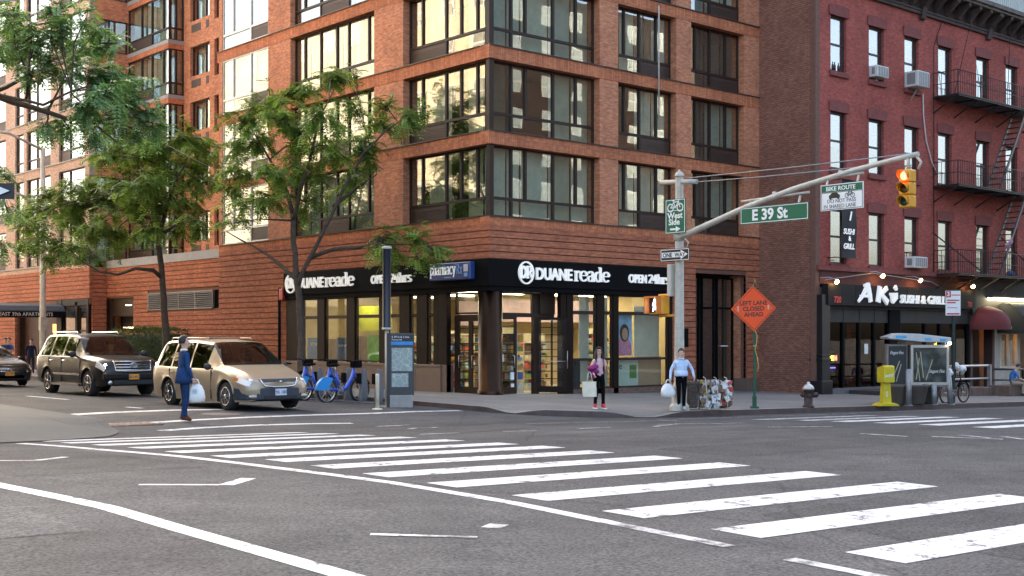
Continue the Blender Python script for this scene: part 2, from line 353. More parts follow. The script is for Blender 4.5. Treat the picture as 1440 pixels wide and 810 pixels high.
# crosswalk lines over the side street
line('stop_line', [(-15.85,-3.97), (-14.1,-3.2), (-12.5,-2.85), (-11.0,-2.95)], .42)
line('crosswalk_edge_line', [(-15.15,-6.64), (-13.6,-6.11), (-12,-5.72), (-10.34,-5.5), (-8.5,-5.45), (-6.95,-5.2), (-5.4,-5.2)], .3)
line('crosswalk_edge_line', [(-15.5,-8.6), (-14.5,-8.18), (-13.04,-7.9), (-11.7,-7.95), (-10.83,-8.17)], .28)
line('lane_line', [(-12.42, 6.8), (-12.34, 3.9)], .16); line('lane_line', [(-12.8,-1.0), (-12.73,-1.75)], .16)
line('lane_line', [(-9.6, -1.6), (-9.0,-2.9)], .14, M_PAINT2)
line('turn_marking', [(-21.03,-19.62), (-20.4,-20.07)], .1); line('turn_marking', [(-20.36,-20.12), (-19.84,-19.65)], .16)
line('turn_marking', [(-21.4,-15.6), (-20.73,-16.12)], .1, M_PAINT2); line('turn_marking', [(-20.73,-16.12), (-20.21,-15.73)], .12, M_PAINT2)
line('lane_dash', [(-21.0,-23.52), (-20.84,-23.66)], .09); line('lane_dash', [(-20.84,-23.66), (-20.4,-24.05)], .08, M_PAINT2); line('lane_dash', [(-20.02,-23.75), (-19.83,-23.64)], .16, M_PAINT2)
for q in (((-10.94,-9.27),(-10.0,-9.13)), ((-11.5,-11.2),(-11.0,-10.7)), ((-10.8,-10.95),(-10.38,-10.64)), ((-13.13,-13.69),(-12.28,-13.71)), ((-11.32,-13.82),(-10.68,-14.03)), ((-9.42,-13.85),(-8.48,-13.77)), ((-7.61,-14.15),(-6.01,-13.4)), ((-6.6,-13.3),(-5.4,-13.9)), ((-5.52,-13.97),(-4.77,-14.13)),
          ((-6.21,-15.9),(-4.91,-16.49)), ((-6.78,-18.38),(-6.8,-19.32)), ((-6.38,-19.55),(-5.91,-20.61)), ((-5.5,-19.59),(-5.79,-20.29)), ((-5.16,-20.22),(-5.55,-20.8)), ((-7.6,-10.3),(-4.0,-11.6)), ((-3.6,-10.6),(4.0,-11.2)), ((4.5,-10.6),(14,-10.9))):
    line('lane_dash', q, .13, M_PAINT2)
M_TAR = mat('tar patch', (.022,.019,.019), .8, 0, .3, 3); M_IRON = mat('cast iron', (.09,.075,.07), .6, .3, .4, 20, .6, 40)
def blob(name, c, rx, ry, m, lift=.004, jag=.12, rz=0):
    b = B(); n = 26; pts = []
    for i in range(n):
        t = 2*pi*i/n; r = 1 + rnd.uniform(-jag, jag); x, y = rx*r*cos(t), ry*r*sin(t); X = c[0]+x*cos(rz)-y*sin(rz); Y = c[1]+x*sin(rz)+y*cos(rz)
        pts.append((X, Y, road(X, Y)+lift))
    b.add([(c[0], c[1], road(*c)+lift)] + pts, [(0, 1+i, 1+(i+1)%n) for i in range(n)]); return b.obj(name, m, ROAD, fix=False)
for c, rx, ry in (((-13.6,-3.9),.8,.5), ((-11.2,-8.1),.8,.2), ((-13.2,-12.5),.9,.32), ((-11.0,-13.2),1.1,.1), ((-14.2,-9.9),.8,.25), ((-8.6,-9.6),1.4,.2), ((-7.4,-11.2),1.2,.25)):
    blob('tar_patch', c, rx, ry, M_TAR, rz=.3)
M_PATCH = [asphalt('newer asphalt', .8), asphalt('older asphalt', 1.16)]
for q, k in (([(-11.5,-16.2),(-4,-16.0),(-4,-14.6),(-11.5,-14.7)],1), ([(-17.6,-29),(-15.4,-29),(-15.2,-24.2),(-17.5,-24.4)],0), ([(-25,-22.3),(-22.6,-22.3),(-22.6,-17.0),(-25,-17.2)],1), ([(-13,-20.6),(-6,-20.2),(-6,-18.6),(-13,-19.0)],0), ([(-21.7,-18.2),(-19.5,-18.2),(-19.5,-14),(-21.6,-14)],0)):
    drape('asphalt_patch', [q], M_PATCH[k], .0025)
mh = blob('manhole_cover', (-12.1,-4.6), .45, .45, M_IRON, .008, 0)
def road_grate():
    c = (-15.7,-6.85); z = road(*c)+.006
    b = B(); b.box(c[0]-.9, c[0]+.9, c[1]-.38, c[1]+.38, z-.05, z); o = b.obj('grate_frame', mat('rust iron', (.2,.11,.07), .7, .2, .4, 12), ROAD)
    for i in range(14):
        b = B(); x = c[0]-.8+i*.123; b.box(x-.03, x+.03, c[1]-.34, c[1]+.34, z, z+.014); b.obj('grate_bar', mat('grate iron', (.3,.22,.17), .6, .3, .3, 12), o)
road_grate()
def sidewalk(name, curb, inner, ramps, wm, label, ctop=None):
    """curb: plan points of the kerb's outer edge; inner: matching points far inside; ramps: arc-length intervals where the kerb drops"""
    pts = [Vector(p) for p in curb]; inn = [Vector(p) for p in inner]; b = B(); k = B(); kt = B()
    offs = [0, .17, .6, 1.1, 1.8, 3, 5, 8, 12]; vs = []; n = len(pts); s = 0; prof = []
    for i, p in enumerate(pts):
        if i: s += (p-pts[i-1]).length
        h = 1.0
        for a, c in ramps:
            if a < s < c: h = min(h, max(0, max(a+.8-s, s-c+.8)/.8))
        prof.append(h)
        d = (inn[i]-p); Ln = d.length; d = d/Ln; row = []
        for q in offs:
            P = p + d*min(q, Ln*.98 + q*.001); f = h + (1-h)*sm(q/1.8)
            z = (road(p.x, p.y)+.02)*(1-f) + walk(P.x, P.y)*f
            row.append((P.x, P.y, z))
        vs.append(row)
    m = len(offs)
    flat = [v for r in vs for v in r]
    b.add(flat, [(i*m+j, (i+1)*m+j, (i+1)*m+j+1, i*m+j+1) for i in range(n-1) for j in range(1, m-1)], True)
    o = b.obj(name, wm); o['kind'] = 'structure'; o['label'] = label
    for i in range(n-1):
        kt.add([vs[i][0], vs[i+1][0], vs[i+1][1], vs[i][1]], [(0,1,2,3)])
        lo = [(p.x, p.y, road(p.x, p.y)-.08) for p in (pts[i], pts[i+1])]
        k.add([vs[i][0], vs[i+1][0], lo[1], lo[0]], [(0,1,2,3)])
    kt.obj('curb_top', ctop or M_CURBTOP, o); k.obj('curb_face', M_CURB, o)
    return o
# the corner under the brick building
cb = [(90-2*i, -9.4) for i in range(0, 44)] + [(2.5-.3*i, -9.4) for i in range(0, 13)]
cn = [(90-2*i, 4) for i in range(0, 44)] + [(2.5-.3*i*.3, 4) for i in range(0, 13)]
for i in range(1, 20):
    t = radians(270 - 90*i/20); cb.append((-1.4+3.7*cos(t), -5.7+3.7*sin(t))); cn.append((1.3, 3.5))
ya = [-5.7+.3*i for i in range(0, 20)] + [.3+2*i for i in range(0, 40)]
cb += [(-5.1, y) for y in ya]; cn += [(1.3+.02*i, max(y+.3, 3.6+.02*i)) for i, y in enumerate(ya)]
SIDE = sidewalk('sidewalk', cb, cn, [(91.4, 93.6), (95.3, 97.0)], M_WALK, 'grey concrete sidewalk round the drugstore corner')
cb = [(-90+2*i, -11.4) for i in range(0, 34)] ; cn = [(-90+2*i, 4) for i in range(0, 34)]
for i in range(0, 21):
    t = radians(-90 + 90*i/20); cb.append((-20.6+4.6*cos(t), -6.8+4.6*sin(t))); cn.append((-26, 1))
cb += [(-16, y) for y in [-6.2+.6*i for i in range(0, 16)] + [4+2*i for i in range(0, 40)]]; cn += [(-30, max(y, 2)) for y in [-6.2+.6*i for i in range(0, 16)] + [4+2*i for i in range(0, 40)]]
SIDE2 = sidewalk('sidewalk', cb, cn, [(67.5, 76.5)], M_WALK2, 'grey concrete corner sidewalk with a ramp at the left edge', M_WALK2)
# ================================================================ walls, windows
M_BRICK = brick_mat('orange brick', (.78,.295,.14), (.60,.195,.085), (.54,.33,.23))
M_SOLD = brick_mat('soldier brick', (.74,.265,.12), (.57,.175,.075), (.40,.18,.11), soldier=True)
M_COURSE = brick_mat('course brick', (.54,.19,.098), (.42,.138,.072), (.34,.15,.09), bw=.3, bh=.09, ms=.006, stain=.3)
M_RECESS = mat('recessed mortar', (.16,.07,.045), .9)
M_BRONZE = mat('bronze frame', (.034,.019,.013), .5, .0, .15, 6, spec=.25)
M_BRONZE2 = mat('bronze cladding', (.014,.0075,.005), .5, 0, .3, 1.3, spec=.12)
M_BLACK = mat('black fascia', (.006,.006,.0065), .7, 0, .3, 1.5, spec=.06)
M_LEDGE = mat('dark metal sill', (.055,.045,.042), .5, .3, .2, 4)
M_PANEL = mat('brown vent panel', (.065,.038,.028), .55, .2, .2, 5)
M_GLASS = glass_mat('window glass', (.9,.94,.9), .19, wave=.004)
M_SHOP = glass_mat('shop glass', (.9,.92,.9), .04, wave=.002)
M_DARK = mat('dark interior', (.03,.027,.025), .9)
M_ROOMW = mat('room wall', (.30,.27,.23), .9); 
M_CURT = [mat('sage curtain', (.42,.5,.42), .9, 0, .15, 3), mat('pale green curtain', (.58,.66,.58), .9, 0, .15, 3), mat('cream curtain', (.6,.55,.44), .9, 0, .12, 3), mat('teal curtain', (.40,.55,.53), .9, 0, .15, 3), mat('grey blind', (.5,.5,.48), .9, 0, .1, 3), mat('dark olive curtain', (.11,.12,.095), .9, 0, .2, 3)]
M_WHITEF = mat('pale aluminium frame', (.6,.58,.54), .45, .2, .08, 4)
def PX(ax, pl):   # fn(u, z, d) with d measured inwards from the face
    return (lambda u, z, d: (u, pl+d, z)) if ax == 'y' else (lambda u, z, d: (pl+d, u, z))
def fbox(b, ax, pl, u0, u1, z0, z1, d0, d1):
    if ax == 'y': b.box(u0, u1, pl+d0, pl+d1, z0, z1)
    else: b.box(pl+d0, pl+d1, u0, u1, z0, z1)
    return b
def wall_holes(b, ax, pl, u0, u1, z0, z1, th, holes):
    P = PX(ax, pl); us = sorted(set([u0, u1] + [v for h in holes for v in h[:2] if u0 < v < u1])); zs = sorted(set([z0, z1] + [v for h in holes for v in h[2:] if z0 < v < z1]))
    def inh(i, j):
        if i < 0 or j < 0 or i >= len(us)-1 or j >= len(zs)-1: return True
        u = (us[i]+us[i+1])/2; z = (zs[j]+zs[j+1])/2
        return any(h[0] < u < h[1] and h[2] < z < h[3] for h in holes)
    for i in range(len(us)-1):
        for j in range(len(zs)-1):
            if inh(i, j): continue
            a, c, e, f = us[i], us[i+1], zs[j], zs[j+1]
            for d in (0, th): b.add([P(a,e,d), P(c,e,d), P(c,f,d), P(a,f,d)], [(0,1,2,3)])
            for cond, q in ((inh(i-1,j), ((a,e),(a,f))), (inh(i+1,j), ((c,e),(c,f))), (inh(i,j-1), ((a,e),(c,e))), (inh(i,j+1), ((a,f),(c,f)))):
                if cond: b.add([P(*q[0],0), P(*q[1],0), P(*q[1],th), P(*q[0],th)], [(0,1,2,3)])
    return b
def window(par, ax, pl, u0, u1, z0, z1, ups, lows=None, zt=None, rec=.28, fm=None, gm=None, curt=None, fw=.06, panels=(), name='window', label=None, cgap=.2):
    """frame with uprights at ups (upper lights) and lows (lower lights), transom at zt; panels = indices of lower lights that are solid"""
    fm = fm or M_BRONZE; gm = gm or M_GLASS; b = B(); d0, d1 = rec, rec+.09
    fbox(b, ax, pl, u0, u0+fw, z0, z1, d0, d1); fbox(b, ax, pl, u1-fw, u1, z0, z1, d0, d1)
    fbox(b, ax, pl, u0+fw, u1-fw, z0, z0+fw, d0, d1); fbox(b, ax, pl, u0+fw, u1-fw, z1-fw, z1, d0, d1)
    zt0 = zt if zt else z0+fw
    if zt: fbox(b, ax, pl, u0+fw, u1-fw, zt-.045, zt+.045, d0-.01, d1)
    for u in ups: fbox(b, ax, pl, u-.045, u+.045, (zt+.045 if zt else z0+fw), z1-fw, d0-.015, d1)
    if zt:
        for u in (lows or []): fbox(b, ax, pl, u-.045, u+.045, z0+fw, zt-.045, d0-.015, d1)
    w = b.obj(name, fm, par)
    if label: w['label'] = label
    e = [u0]+list(ups)+[u1]
    for i in range(len(e)-1):
        fbox(B(), ax, pl, 0, 0, 0, 0, 0, 0)
        b = B(); fbox(b, ax, pl, e[i]+.02, e[i+1]-.02, zt0, z1-.02, d0+.035, d0+.047); b.obj('pane', gm, w)
        if curt:
            c = curt[i % len(curt)]
            if c is not None:
                b = B(); n = max(2, int((e[i+1]-e[i])/.09)); P = PX(ax, pl); zb = z0+.03 if not isinstance(c, tuple) else c[1]
                cm = M_CURT[c[0] if isinstance(c, tuple) else c]
                vs = []
                for k in range(n+1):
                    u = e[i]+.03+(e[i+1]-e[i]-.06)*k/n; dd = d1+cgap+(.03 if k % 2 else 0)
                    vs += [P(u, zb, dd), P(u, z1-.04, dd)]
                b.add(vs, [(2*k, 2*k+2, 2*k+3, 2*k+1) for k in range(n)], True); b.obj('curtain', cm, w, fix=False)
    if zt:
        e = [u0]+list(lows or [])+[u1]
        for i in range(len(e)-1):
            b = B()
            if i in panels:
                fbox(b, ax, pl, e[i]+.03, e[i+1]-.03, z0+.03, zt-.03, d0+.02, d0+.06)
                for k in range(7): fbox(b, ax, pl, e[i]+.07, e[i+1]-.07, z0+.07+k*.058, z0+.1+k*.058, d0+.008, d0+.02)
                b.obj('vent_panel', M_PANEL, w)
            else: fbox(b, ax, pl, e[i]+.02, e[i+1]-.02, z0+.02, zt-.02, d0+.035, d0+.047); b.obj('pane', gm, w)
    return w
# ================================================================ the brick corner building
BLD = thing('corner_building', 'orange brick apartment building with a drugstore on the street corner', 'building', (0,0,0))
FL = [5.83+2.79*k for k in range(7)]; BAND = .45
def courses(ax, pl, u0, u1, z0, z1, holes=()):
    """rusticated base: brick courses with a deep shadow joint under each"""
    n = max(1, round((z1-z0)/.222)); h = (z1-z0)/n
    for k in range(n):
        za = z0+k*h; zb = za+h; segs = [(u0, u1)]
        for a, c, e, f in holes:
            if zb > e+.02 and za < f-.02:
                ns = []
                for s, t in segs:
                    if c <= s or a >= t: ns.append((s, t))
                    else:
                        if a > s: ns.append((s, a))
                        if c < t: ns.append((c, t))
                segs = ns
        for s, t in segs:
            b = B(); fbox(b, ax, pl, s, t, za+.03, zb, 0, .16); b.obj('brick_course', M_COURSE, BLD)
    b = B(); wall_holes(b, ax, pl+.05, u0+.05, u1-.05, z0-.3, z1, .25, holes); b.obj('backing_wall', M_RECESS, BLD)
def soldier(ax, pl, u0, u1, z, h=BAND, th=.5, led=True):
    b = B(); fbox(b, ax, pl, u0, u1, z-h, z-.03, 0, th); b.obj('brick_band', M_SOLD, BLD)
    if led: b = B(); fbox(b, ax, pl, u0, u1, z-.03, z, -.05, .42); b.obj('window_ledge', M_LEDGE, BLD)
# floor slabs and the inner core that closes the rooms
for k in range(5):
    b = B(); b.box(.5, 14, .5, 18.1, FL[k]-.42, FL[k]-.05); b.obj('floor_slab', M_ROOMW, BLD)
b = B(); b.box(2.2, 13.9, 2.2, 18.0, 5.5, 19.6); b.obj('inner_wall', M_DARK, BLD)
b = B(); b.box(0, 14.05, 0, 18.14, FL[4], 78); b.obj('shading_storeys', M_BRICK, BLD)  # height above the view raised to keep sun off the block opposite
RB = [1.2, 1.83, 3.1, 4.18]; LB = [.96, 1.82, 2.63, 3.95]
CR = [[3,3,1,3,0],[5,None,None,0,0],[1,1,1,0,1],[1,3,1,1,0]]
for k in range(4):
    z0 = FL[k]; z1 = FL[k+1]-BAND
    # bands round the corner (they run through over the piers)
    if k: 
        soldier('y', 0, .0, 5.24, FL[k], led=True); soldier('y', 0, 5.24, 14.05, FL[k])
        soldier('x', 0, .5, 4.75, FL[k]); soldier('x', 0, 4.75, 18.3, FL[k])
    cr = CR[{0:2,1:1,2:0,3:3}[k]]
    window(BLD, 'y', 0, .26, 5.06, z0, z1, RB, [1.2, 3.1], z0+.62, curt=cr)
    window(BLD, 'x', 0, .26, 4.72, z0, z1, LB, [2.63], z0+.62, panels=(1,), curt=[None,2,None,2,None])
    b = B(); b.box(.06, .26, .06, .26, z0, z1); b.obj('corner_post', M_BRONZE, BLD, bev=.02)
    for (a, c, up, lo, pn, cu) in ((6.0, 9.1, [6.6, 7.4, 8.31], [7.4], (1,), [[1,1,1,1],[None,None,1,1],[1,1,5,3],[1,1,3,0]][k if k != 1 else 1]),
                                    (9.94, 13.1, [10.49, 11.35, 12.29], [11.35], (1,), [[5,5,0,0],[None,5,0,0],[5,5,5,5],[3,3,1,1]][k])):
        window(BLD, 'y', 0, a, c, z0, z1, up, lo, z0+.6, panels=pn, curt=cu)
    window(BLD, 'x', 0, 6.49, 12.28, z0, z1, [7.15, 8.47, 9.27, 10.4, 11.54], [8.47, 10.4], z0+.6, panels=(1,), curt=[4,2,4,4,1,2], rec=.22)
    window(BLD, 'x', 0, 14.0, 17.85, z0, z1, [15.45, 16.95], [15.45], z0+.62, panels=(0,), curt=[4,4,4], rec=.03, fm=M_WHITEF)
    for a, c in ((5.07, 6.0), (9.1, 9.94), (13.1, 14.05)):
        b = B(); b.box(a, c, .0, .6, z0-(BAND-.012)*0, z1-.012); b.obj('brick_pier', M_BRICK, BLD)
    for a, c in ((4.72, 6.49), (12.28, 14.0), (17.85, 18.14)):
        b = B(); b.box(.0, .6, a, c, z0, z1-.012); b.obj('brick_pier', M_BRICK, BLD)
# soldier course at the head of the base
soldier('y', 0, 0, 14.05, FL[0], .27); soldier('x', 0, .5, 18.14, FL[0], .27)
b = B(); b.box(0, .5, 0, .5, FL[0]-.27, FL[0]-.03); 
ZS0, ZS1 = 3.53, 4.42
courses('y', 0, 0, 8.9, ZS1, 5.56); courses('x', 0, .16, 12.6, ZS1, 5.56)
courses('y', 0, 8.9, 14.05, -.45, 5.56, [(10.2, 13.26, -1, 4.3)])
courses('x', 0, 12.6, 18.14, -.3, 5.56)
# end wall of the main block where the front steps back
b = B(); b.box(0.0, 3.5, 18.14, 18.16, -.3, 5.83); b.box(0, 3.5, 18.141, 18.159, 5.83, 42); b.obj('return_wall', M_BRICK, BLD)
# ---- the set-back part of the 39th street front
courses('x', 1.45, 18.17, 33.17, -.2, 5.5, [(20.84, 28.25, 3.2, 4.05), (29.9, 33.3, -1, 3.9)])
b = B(); fbox(b, 'x', 1.45, 18.17, 33.17, 5.5, 5.9, -.04, 2.2); b.obj('window_ledge', mat('grey coping', (.3,.29,.28), .7), BLD)
lv = B()
for i in range(5):
    u = [21.5, 23.2, 24.9, 26.6, 28.2][i]; fbox(lv, 'x', 1.45, u-.04, u+.04, 3.24, 4.02, -.01, .1)
fbox(lv, 'x', 1.45, 21.5, 28.2, 3.2, 3.26, -.01, .1); fbox(lv, 'x', 1.45, 21.5, 28.2, 3.99, 4.05, -.01, .1)
LV = lv.obj('louver', mat('louver grey', (.17,.16,.155), .5, .4), BLD)
for i in range(8):
    b = B(); z = 3.3+i*.09; b.add([(1.42,21.54,z), (1.42,28.16,z), (1.52,28.16,z+.06), (1.52,21.54,z+.06), (1.42,21.54,z+.02), (1.42,28.16,z+.02), (1.52,28.16,z+.08), (1.52,21.54,z+.08)], [(0,1,2,3),(4,5,6,7),(0,1,5,4),(2,3,7,6)]); b.obj('slat', MATS['louver grey'], LV)
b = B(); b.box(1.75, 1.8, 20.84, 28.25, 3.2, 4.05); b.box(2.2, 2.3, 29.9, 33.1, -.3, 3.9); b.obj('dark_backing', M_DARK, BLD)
# bronze opening with the lit wooden panel
b = B(); b.box(1.6, 1.75, 29.9, 30.25, -.3, 3.9); b.box(1.6,1.75,32.8,33.1,-.3,3.9); b.box(1.62, 1.76, 30.25, 32.8, 2.95, 3.9); b.obj('bronze_surround', M_BRONZE, BLD)
b = B(); b.box(1.7, 1.78, 30.25, 32.8, -.3, 2.3); b.obj('wood_panel', mat('lit timber', (.42,.17,.06), .5, 0, .25, 6), BLD)
b = B(); b.box(1.68, 1.7, 30.4, 31.6, 2.33, 2.38); b.box(1.62, 1.64, 30.5, 31.2, 3.5, 3.55); b.obj('strip_lamp', mat('strip lamp', (1,.62,.3), .5, emit=3.5), BLD)
# set-back upper wall
holes = []
for k in range(7):
    z = FL[k]; holes += [(25.6, 27.65, z+.85, z+2.35), (24.3, 25.1, z+.55, z+2.35)]
b = B(); wall_holes(b, 'x', 3.46, 18.16, 28.35, 5.6, 38, .35, holes); b.obj('setback_wall', M_BRICK, BLD)
for k in range(7):
    z = FL[k]
    window(BLD, 'x', 3.46, 25.6, 27.65, z+.85, z+2.35, [26.25], None, None, rec=.15, curt=[None, 2]); window(BLD, 'x', 3.46, 24.3, 25.1, z+.55, z+2.35, [], rec=.15, curt=[4])
    b = B(); fbox(b, 'x', 3.46, 26.5, 27.5, z+.27, z+.66, -.012, .05); b.obj('vent_grille', M_PANEL, BLD); b = B(); fbox(b, 'x', 3.46, 25.65, 25.95, z+.27, z+.66, -.012, .05); b.obj('vent_grille', M_PANEL, BLD)
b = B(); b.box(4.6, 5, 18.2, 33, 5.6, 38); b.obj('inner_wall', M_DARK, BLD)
b = B(); b.box(5.1, 14, 18.2, 33.3, -1, 38); b.box(2.0, 14, 33.31, 60, -1, 38); b.obj('sun_leak_block', M_BRICK, BLD)  # unseen solid mass added to stop sun leaking through the set-back front
# glazed bay
for k in range(7):
    z = FL[k]
    window(BLD, 'x', 2.64, 28.35, 33.1, z, z+2.34, [29.0, 30.3, 31.5], [30.3], z+.6, rec=.0, curt=[2,0,1,0], panels=(1,))
    window(BLD, 'y', 28.35, 2.72, 3.44, z, z+2.34, [3.05], [3.05], z+.6, rec=.0, curt=[5,5])
    b = B(); b.box(2.6, 4.5, 28.33, 33.15, z-.45, z-.2); b.obj('brick_band', M_SOLD, BLD)
    b = B(); b.box(2.58, 4.5, 28.31, 33.16, z-.2, z-.0); b.obj('window_ledge', MATS['grey coping'], BLD)
    # return face of the wing
    window(BLD, 'y', 33.17, .75, 2.6, z, z+1.72, [1.6], None, None, rec=.05, curt=[1,1])
    b = B(); b.box(.62, 2.9, 33.17, 33.5, z+1.72, z+2.79); b.obj('brick_band', M_BRICK, BLD)
# ---- the wing further down 39th street
M_PINK = brick_mat('pale pink brick', (.62,.40,.30), (.54,.33,.24), (.5,.42,.36), stain=.2)
WX = .5; wh = []
cols = [(33.75, 37.3), (38.5, 42.1), (42.6, 43.9), (45.5, 49.0), (50.2, 53.8), (55, 58.4)]
for k in range(7):
    for a, c in cols: wh.append((a, c, FL[k]+.05, FL[k]+2.3))
b = B(); wall_holes(b, 'x', WX, 33.17, 60, 5.56, 38, .3, wh); b.obj('wing_wall', M_PINK, BLD)
b = B(); b.box(WX+.0, WX+.3, 33.165, 33.172, 5.56, 38); b.box(1.6, 1.9, 33.5, 60, 5.6, 38); b.obj('inner_wall', M_ROOMW, BLD)
for k in range(7):
    for i, (a, c) in enumerate(cols):
        up = [] if c-a < 2 else [a+(c-a)*.62]
        window(BLD, 'x', WX, a, c, FL[k]+.05, FL[k]+2.3, up, up, FL[k]+.62, rec=.1, curt=[4,1] if (i+k) % 2 else [4,4], panels=((1,) if i % 2 == 0 else (0,)) if up else ())
    b = B(); fbox(b, 'x', WX, 33.6, 60, FL[k]-.03, FL[k]+.03, -.06, .1); b.obj('window_ledge', MATS['grey coping'], BLD)
courses('x', WX, 33.17, 60, 3.9, 5.56); courses('y', 33.17, WX+.17, 1.44, -.3, 5.56)
courses('x', WX, 44.0, 60, -.3, 3.9)
b = B(); b.box(WX+.6, WX+.7, 33.3, 44, -.3, 3.9); b.obj('dark_backing', mat('lobby dark', (.05,.02,.015), .6), BLD)
b = B(); b.box(WX-.02, WX+.25, 36.9, 37.6, -.3, 3.9); b.box(WX, WX+.25, 33.3, 33.6, -.3, 3.9); b.box(WX, WX+.2, 34.75, 35.05, -.3, 3.75); b.box(WX, WX+.2, 33.6, 36.9, 3.55, 3.9); b.obj('bronze_surround', M_BRONZE2, BLD)
window(BLD, 'x', WX, 33.6, 34.75, 0, 3.5, [], [], 2.2, rec=.08); window(BLD, 'x', WX, 35.05, 36.9, 0, 3.5, [], [], 2.2, rec=.08)
b = B(); b.box(WX+.4, WX+.5, 38.2, 39.2, .2, 2.6); b.obj('lobby_panel', mat('lobby light', (.9,.35,.08), .6, emit=.5), BLD)
# ================================================================ drugstore front
def store():
    # sign fascia
    b = B(); b.box(-.14, 8.9, -.14, .3, ZS0, ZS1-.01); b.box(-.139, .3, .3, 12.58, ZS0+.001, ZS1-.011); b.obj('sign_fascia', M_BLACK, BLD, bev=.01)
    b = B(); b.box(-.09, 8.88, -.09, .28, ZS0-.16, ZS0-.004); b.box(-.089, .28, .28, 12.56, ZS0-.16, ZS0-.004); b.obj('fascia_soffit', M_BLACK, BLD)
    b = B(); b.lathe([(.44,-.2),(.44,.12),(.4,.16),(.4,3.36)], (.28,.28,0), 28); b.obj('corner_column', mat('bronze column', (.036,.019,.010), .33, .9, .3, 1.2), BLD)
    # --- avenue front
    def fr(ax, segs, m=M_BRONZE2, d0=0, d1=.2, name='shop_pillar'):
        for a, c, e, f in segs:
            b = B(); fbox(b, ax, 0, a, c, e, f, d0, d1); b.obj(name, m, BLD, bev=.012)
    zt = 3.37
    fr('y', [(3.2,3.45,-.2,zt),(3.5,3.78,-.2,zt),(4.95,5.31,-.2,zt),(5.77,6.03,-.2,zt),(8.71,8.9,-.3,zt)])
    b = B(); fbox(b, 'y', 0, 3.78, 8.71, -.4, .06, 0, .3); b.obj('brick_plinth', brick_mat('plinth brick', (.2,.12,.09), (.16,.1,.075), (.2,.15,.12)), BLD)
    window(BLD, 'y', 0, 3.78, 4.95, .06, 2.72, [], [], 1.09, rec=.06, gm=M_SHOP, fm=M_BRONZE, name='shop_window'); window(BLD, 'y', 0, 3.78, 4.95, 2.72, zt, [], rec=.06, gm=M_SHOP, name='shop_window')
    window(BLD, 'y', 0, 5.31, 5.77, .06, 2.72, [], [], 1.09, rec=.06, gm=M_SHOP, name='shop_window'); window(BLD, 'y', 0, 5.31, 5.77, 2.72, zt, [], rec=.06, gm=M_SHOP, name='shop_window')
    window(BLD, 'y', 0, 6.03, 8.71, .06, 2.72, [], [], 1.09, rec=.06, gm=M_SHOP, name='shop_window'); window(BLD, 'y', 0, 6.03, 8.71, 2.72, zt, [], rec=.06, gm=M_SHOP, name='shop_window')
    # doors: transom light, fixed leaf with muntins, an opening, and a leaf swung out
    window(BLD, 'y', .35, .68, 2.25, 2.62, zt, [], rec=0, gm=M_SHOP, name='shop_window')
    def door(ax, pl, u0, u1, z1, parent=BLD, z0=-.02, cols=1):
        b = B(); n = 9
        fbox(b, ax, pl, u0, u0+.1, z0, z1, 0, .06); fbox(b, ax, pl, u1-.1, u1, z0, z1, 0, .06); fbox(b, ax, pl, u0+.1, u1-.1, z0, z0+.22, 0, .06); fbox(b, ax, pl, u0+.1, u1-.1, z1-.1, z1, 0, .06)
        for i in range(1, n): z = z0+.22+(z1-z0-.32)*i/n; fbox(b, ax, pl, u0+.1, u1-.1, z-.014, z+.014, .01, .05)
        for i in range(1, cols): u = u0+.1+(u1-u0-.2)*i/cols; fbox(b, ax, pl, u-.014, u+.014, z0+.22, z1-.1, .008, .052)
        o = b.obj('door', M_BRONZE, parent)
        b = B(); fbox(b, ax, pl, u0+.08, u1-.08, z0+.2, z1-.08, .025, .035); b.obj('pane', M_SHOP, o)
        b = B(); P = PX(ax, pl); u = u1-.16; b.tube([P(u,.85,0), P(u,.85,-.07), P(u,1.25,-.07), P(u,1.25,0)], .014, 6); b.obj('handle', mat('steel handle', (.5,.48,.45), .3, .9), o)
        return o
    door('y', .35, .68, 1.5, 2.56)
    b = B(); fbox(b, 'y', .35, .62, 3.2, 2.54, 2.66, -.01, .12); fbox(b, 'y', .35, 2.25, 2.5, -.1, 2.54, -.01, .12); b.box(2.5, 3.2, .3, .5, 2.66, 3.37); b.box(2.27, 3.2, .36, .5, 2.66, 3.37); b.obj('door_frame', M_BRONZE, BLD)
    # swung-out leaf
    e = bpy.data.objects.new('door', None)
    b = B(); n = 9
    p0 = Vector((2.42,.3)); dv = Vector((.62,-.62)).normalized(); L = .98
    def q(u, z, d): p = p0+dv*u; return (p.x+dv.y*d*-1*-1, p.y+dv.x*d, z)
    def qb(b, u0, u1, z0, z1, d0, d1): b.add([q(u0,z0,d0),q(u1,z0,d0),q(u1,z0,d1),q(u0,z0,d1),q(u0,z1,d0),q(u1,z1,d0),q(u1,z1,d1),q(u0,z1,d1)], [(3,2,1,0),(4,5,6,7),(0,1,5,4),(1,2,6,5),(2,3,7,6),(3,0,4,7)])
    qb(b,0,.1,0,2.54,0,.06); qb(b,L-.1,L,0,2.54,0,.06); qb(b,.1,L-.1,0,.22,0,.06); qb(b,.1,L-.1,2.44,2.54,0,.06)
    for i in range(1, n): z = .22+2.22*i/n; qb(b,.1,L-.1,z-.014,z+.014,.01,.05)
    qb(b,L/2-.014,L/2+.014,.22,2.44,.008,.052)
    bpy.data.objects.remove(e); o = b.obj('door', M_BRONZE, BLD); o['label'] = 'dark glazed shop door standing open'
    b = B(); qb(b,.08,L-.08,.2,2.46,.025,.035); b.obj('pane', M_SHOP, o)
    b = B(); b.tube([q(.12,1.05,-.05), q(L-.1,1.05,-.05)], .015, 6); b.tube([q(L-.05,.8,-.06), q(L-.05,1.4,-.06)], .014, 6); b.obj('handle', MATS['steel handle'], o)
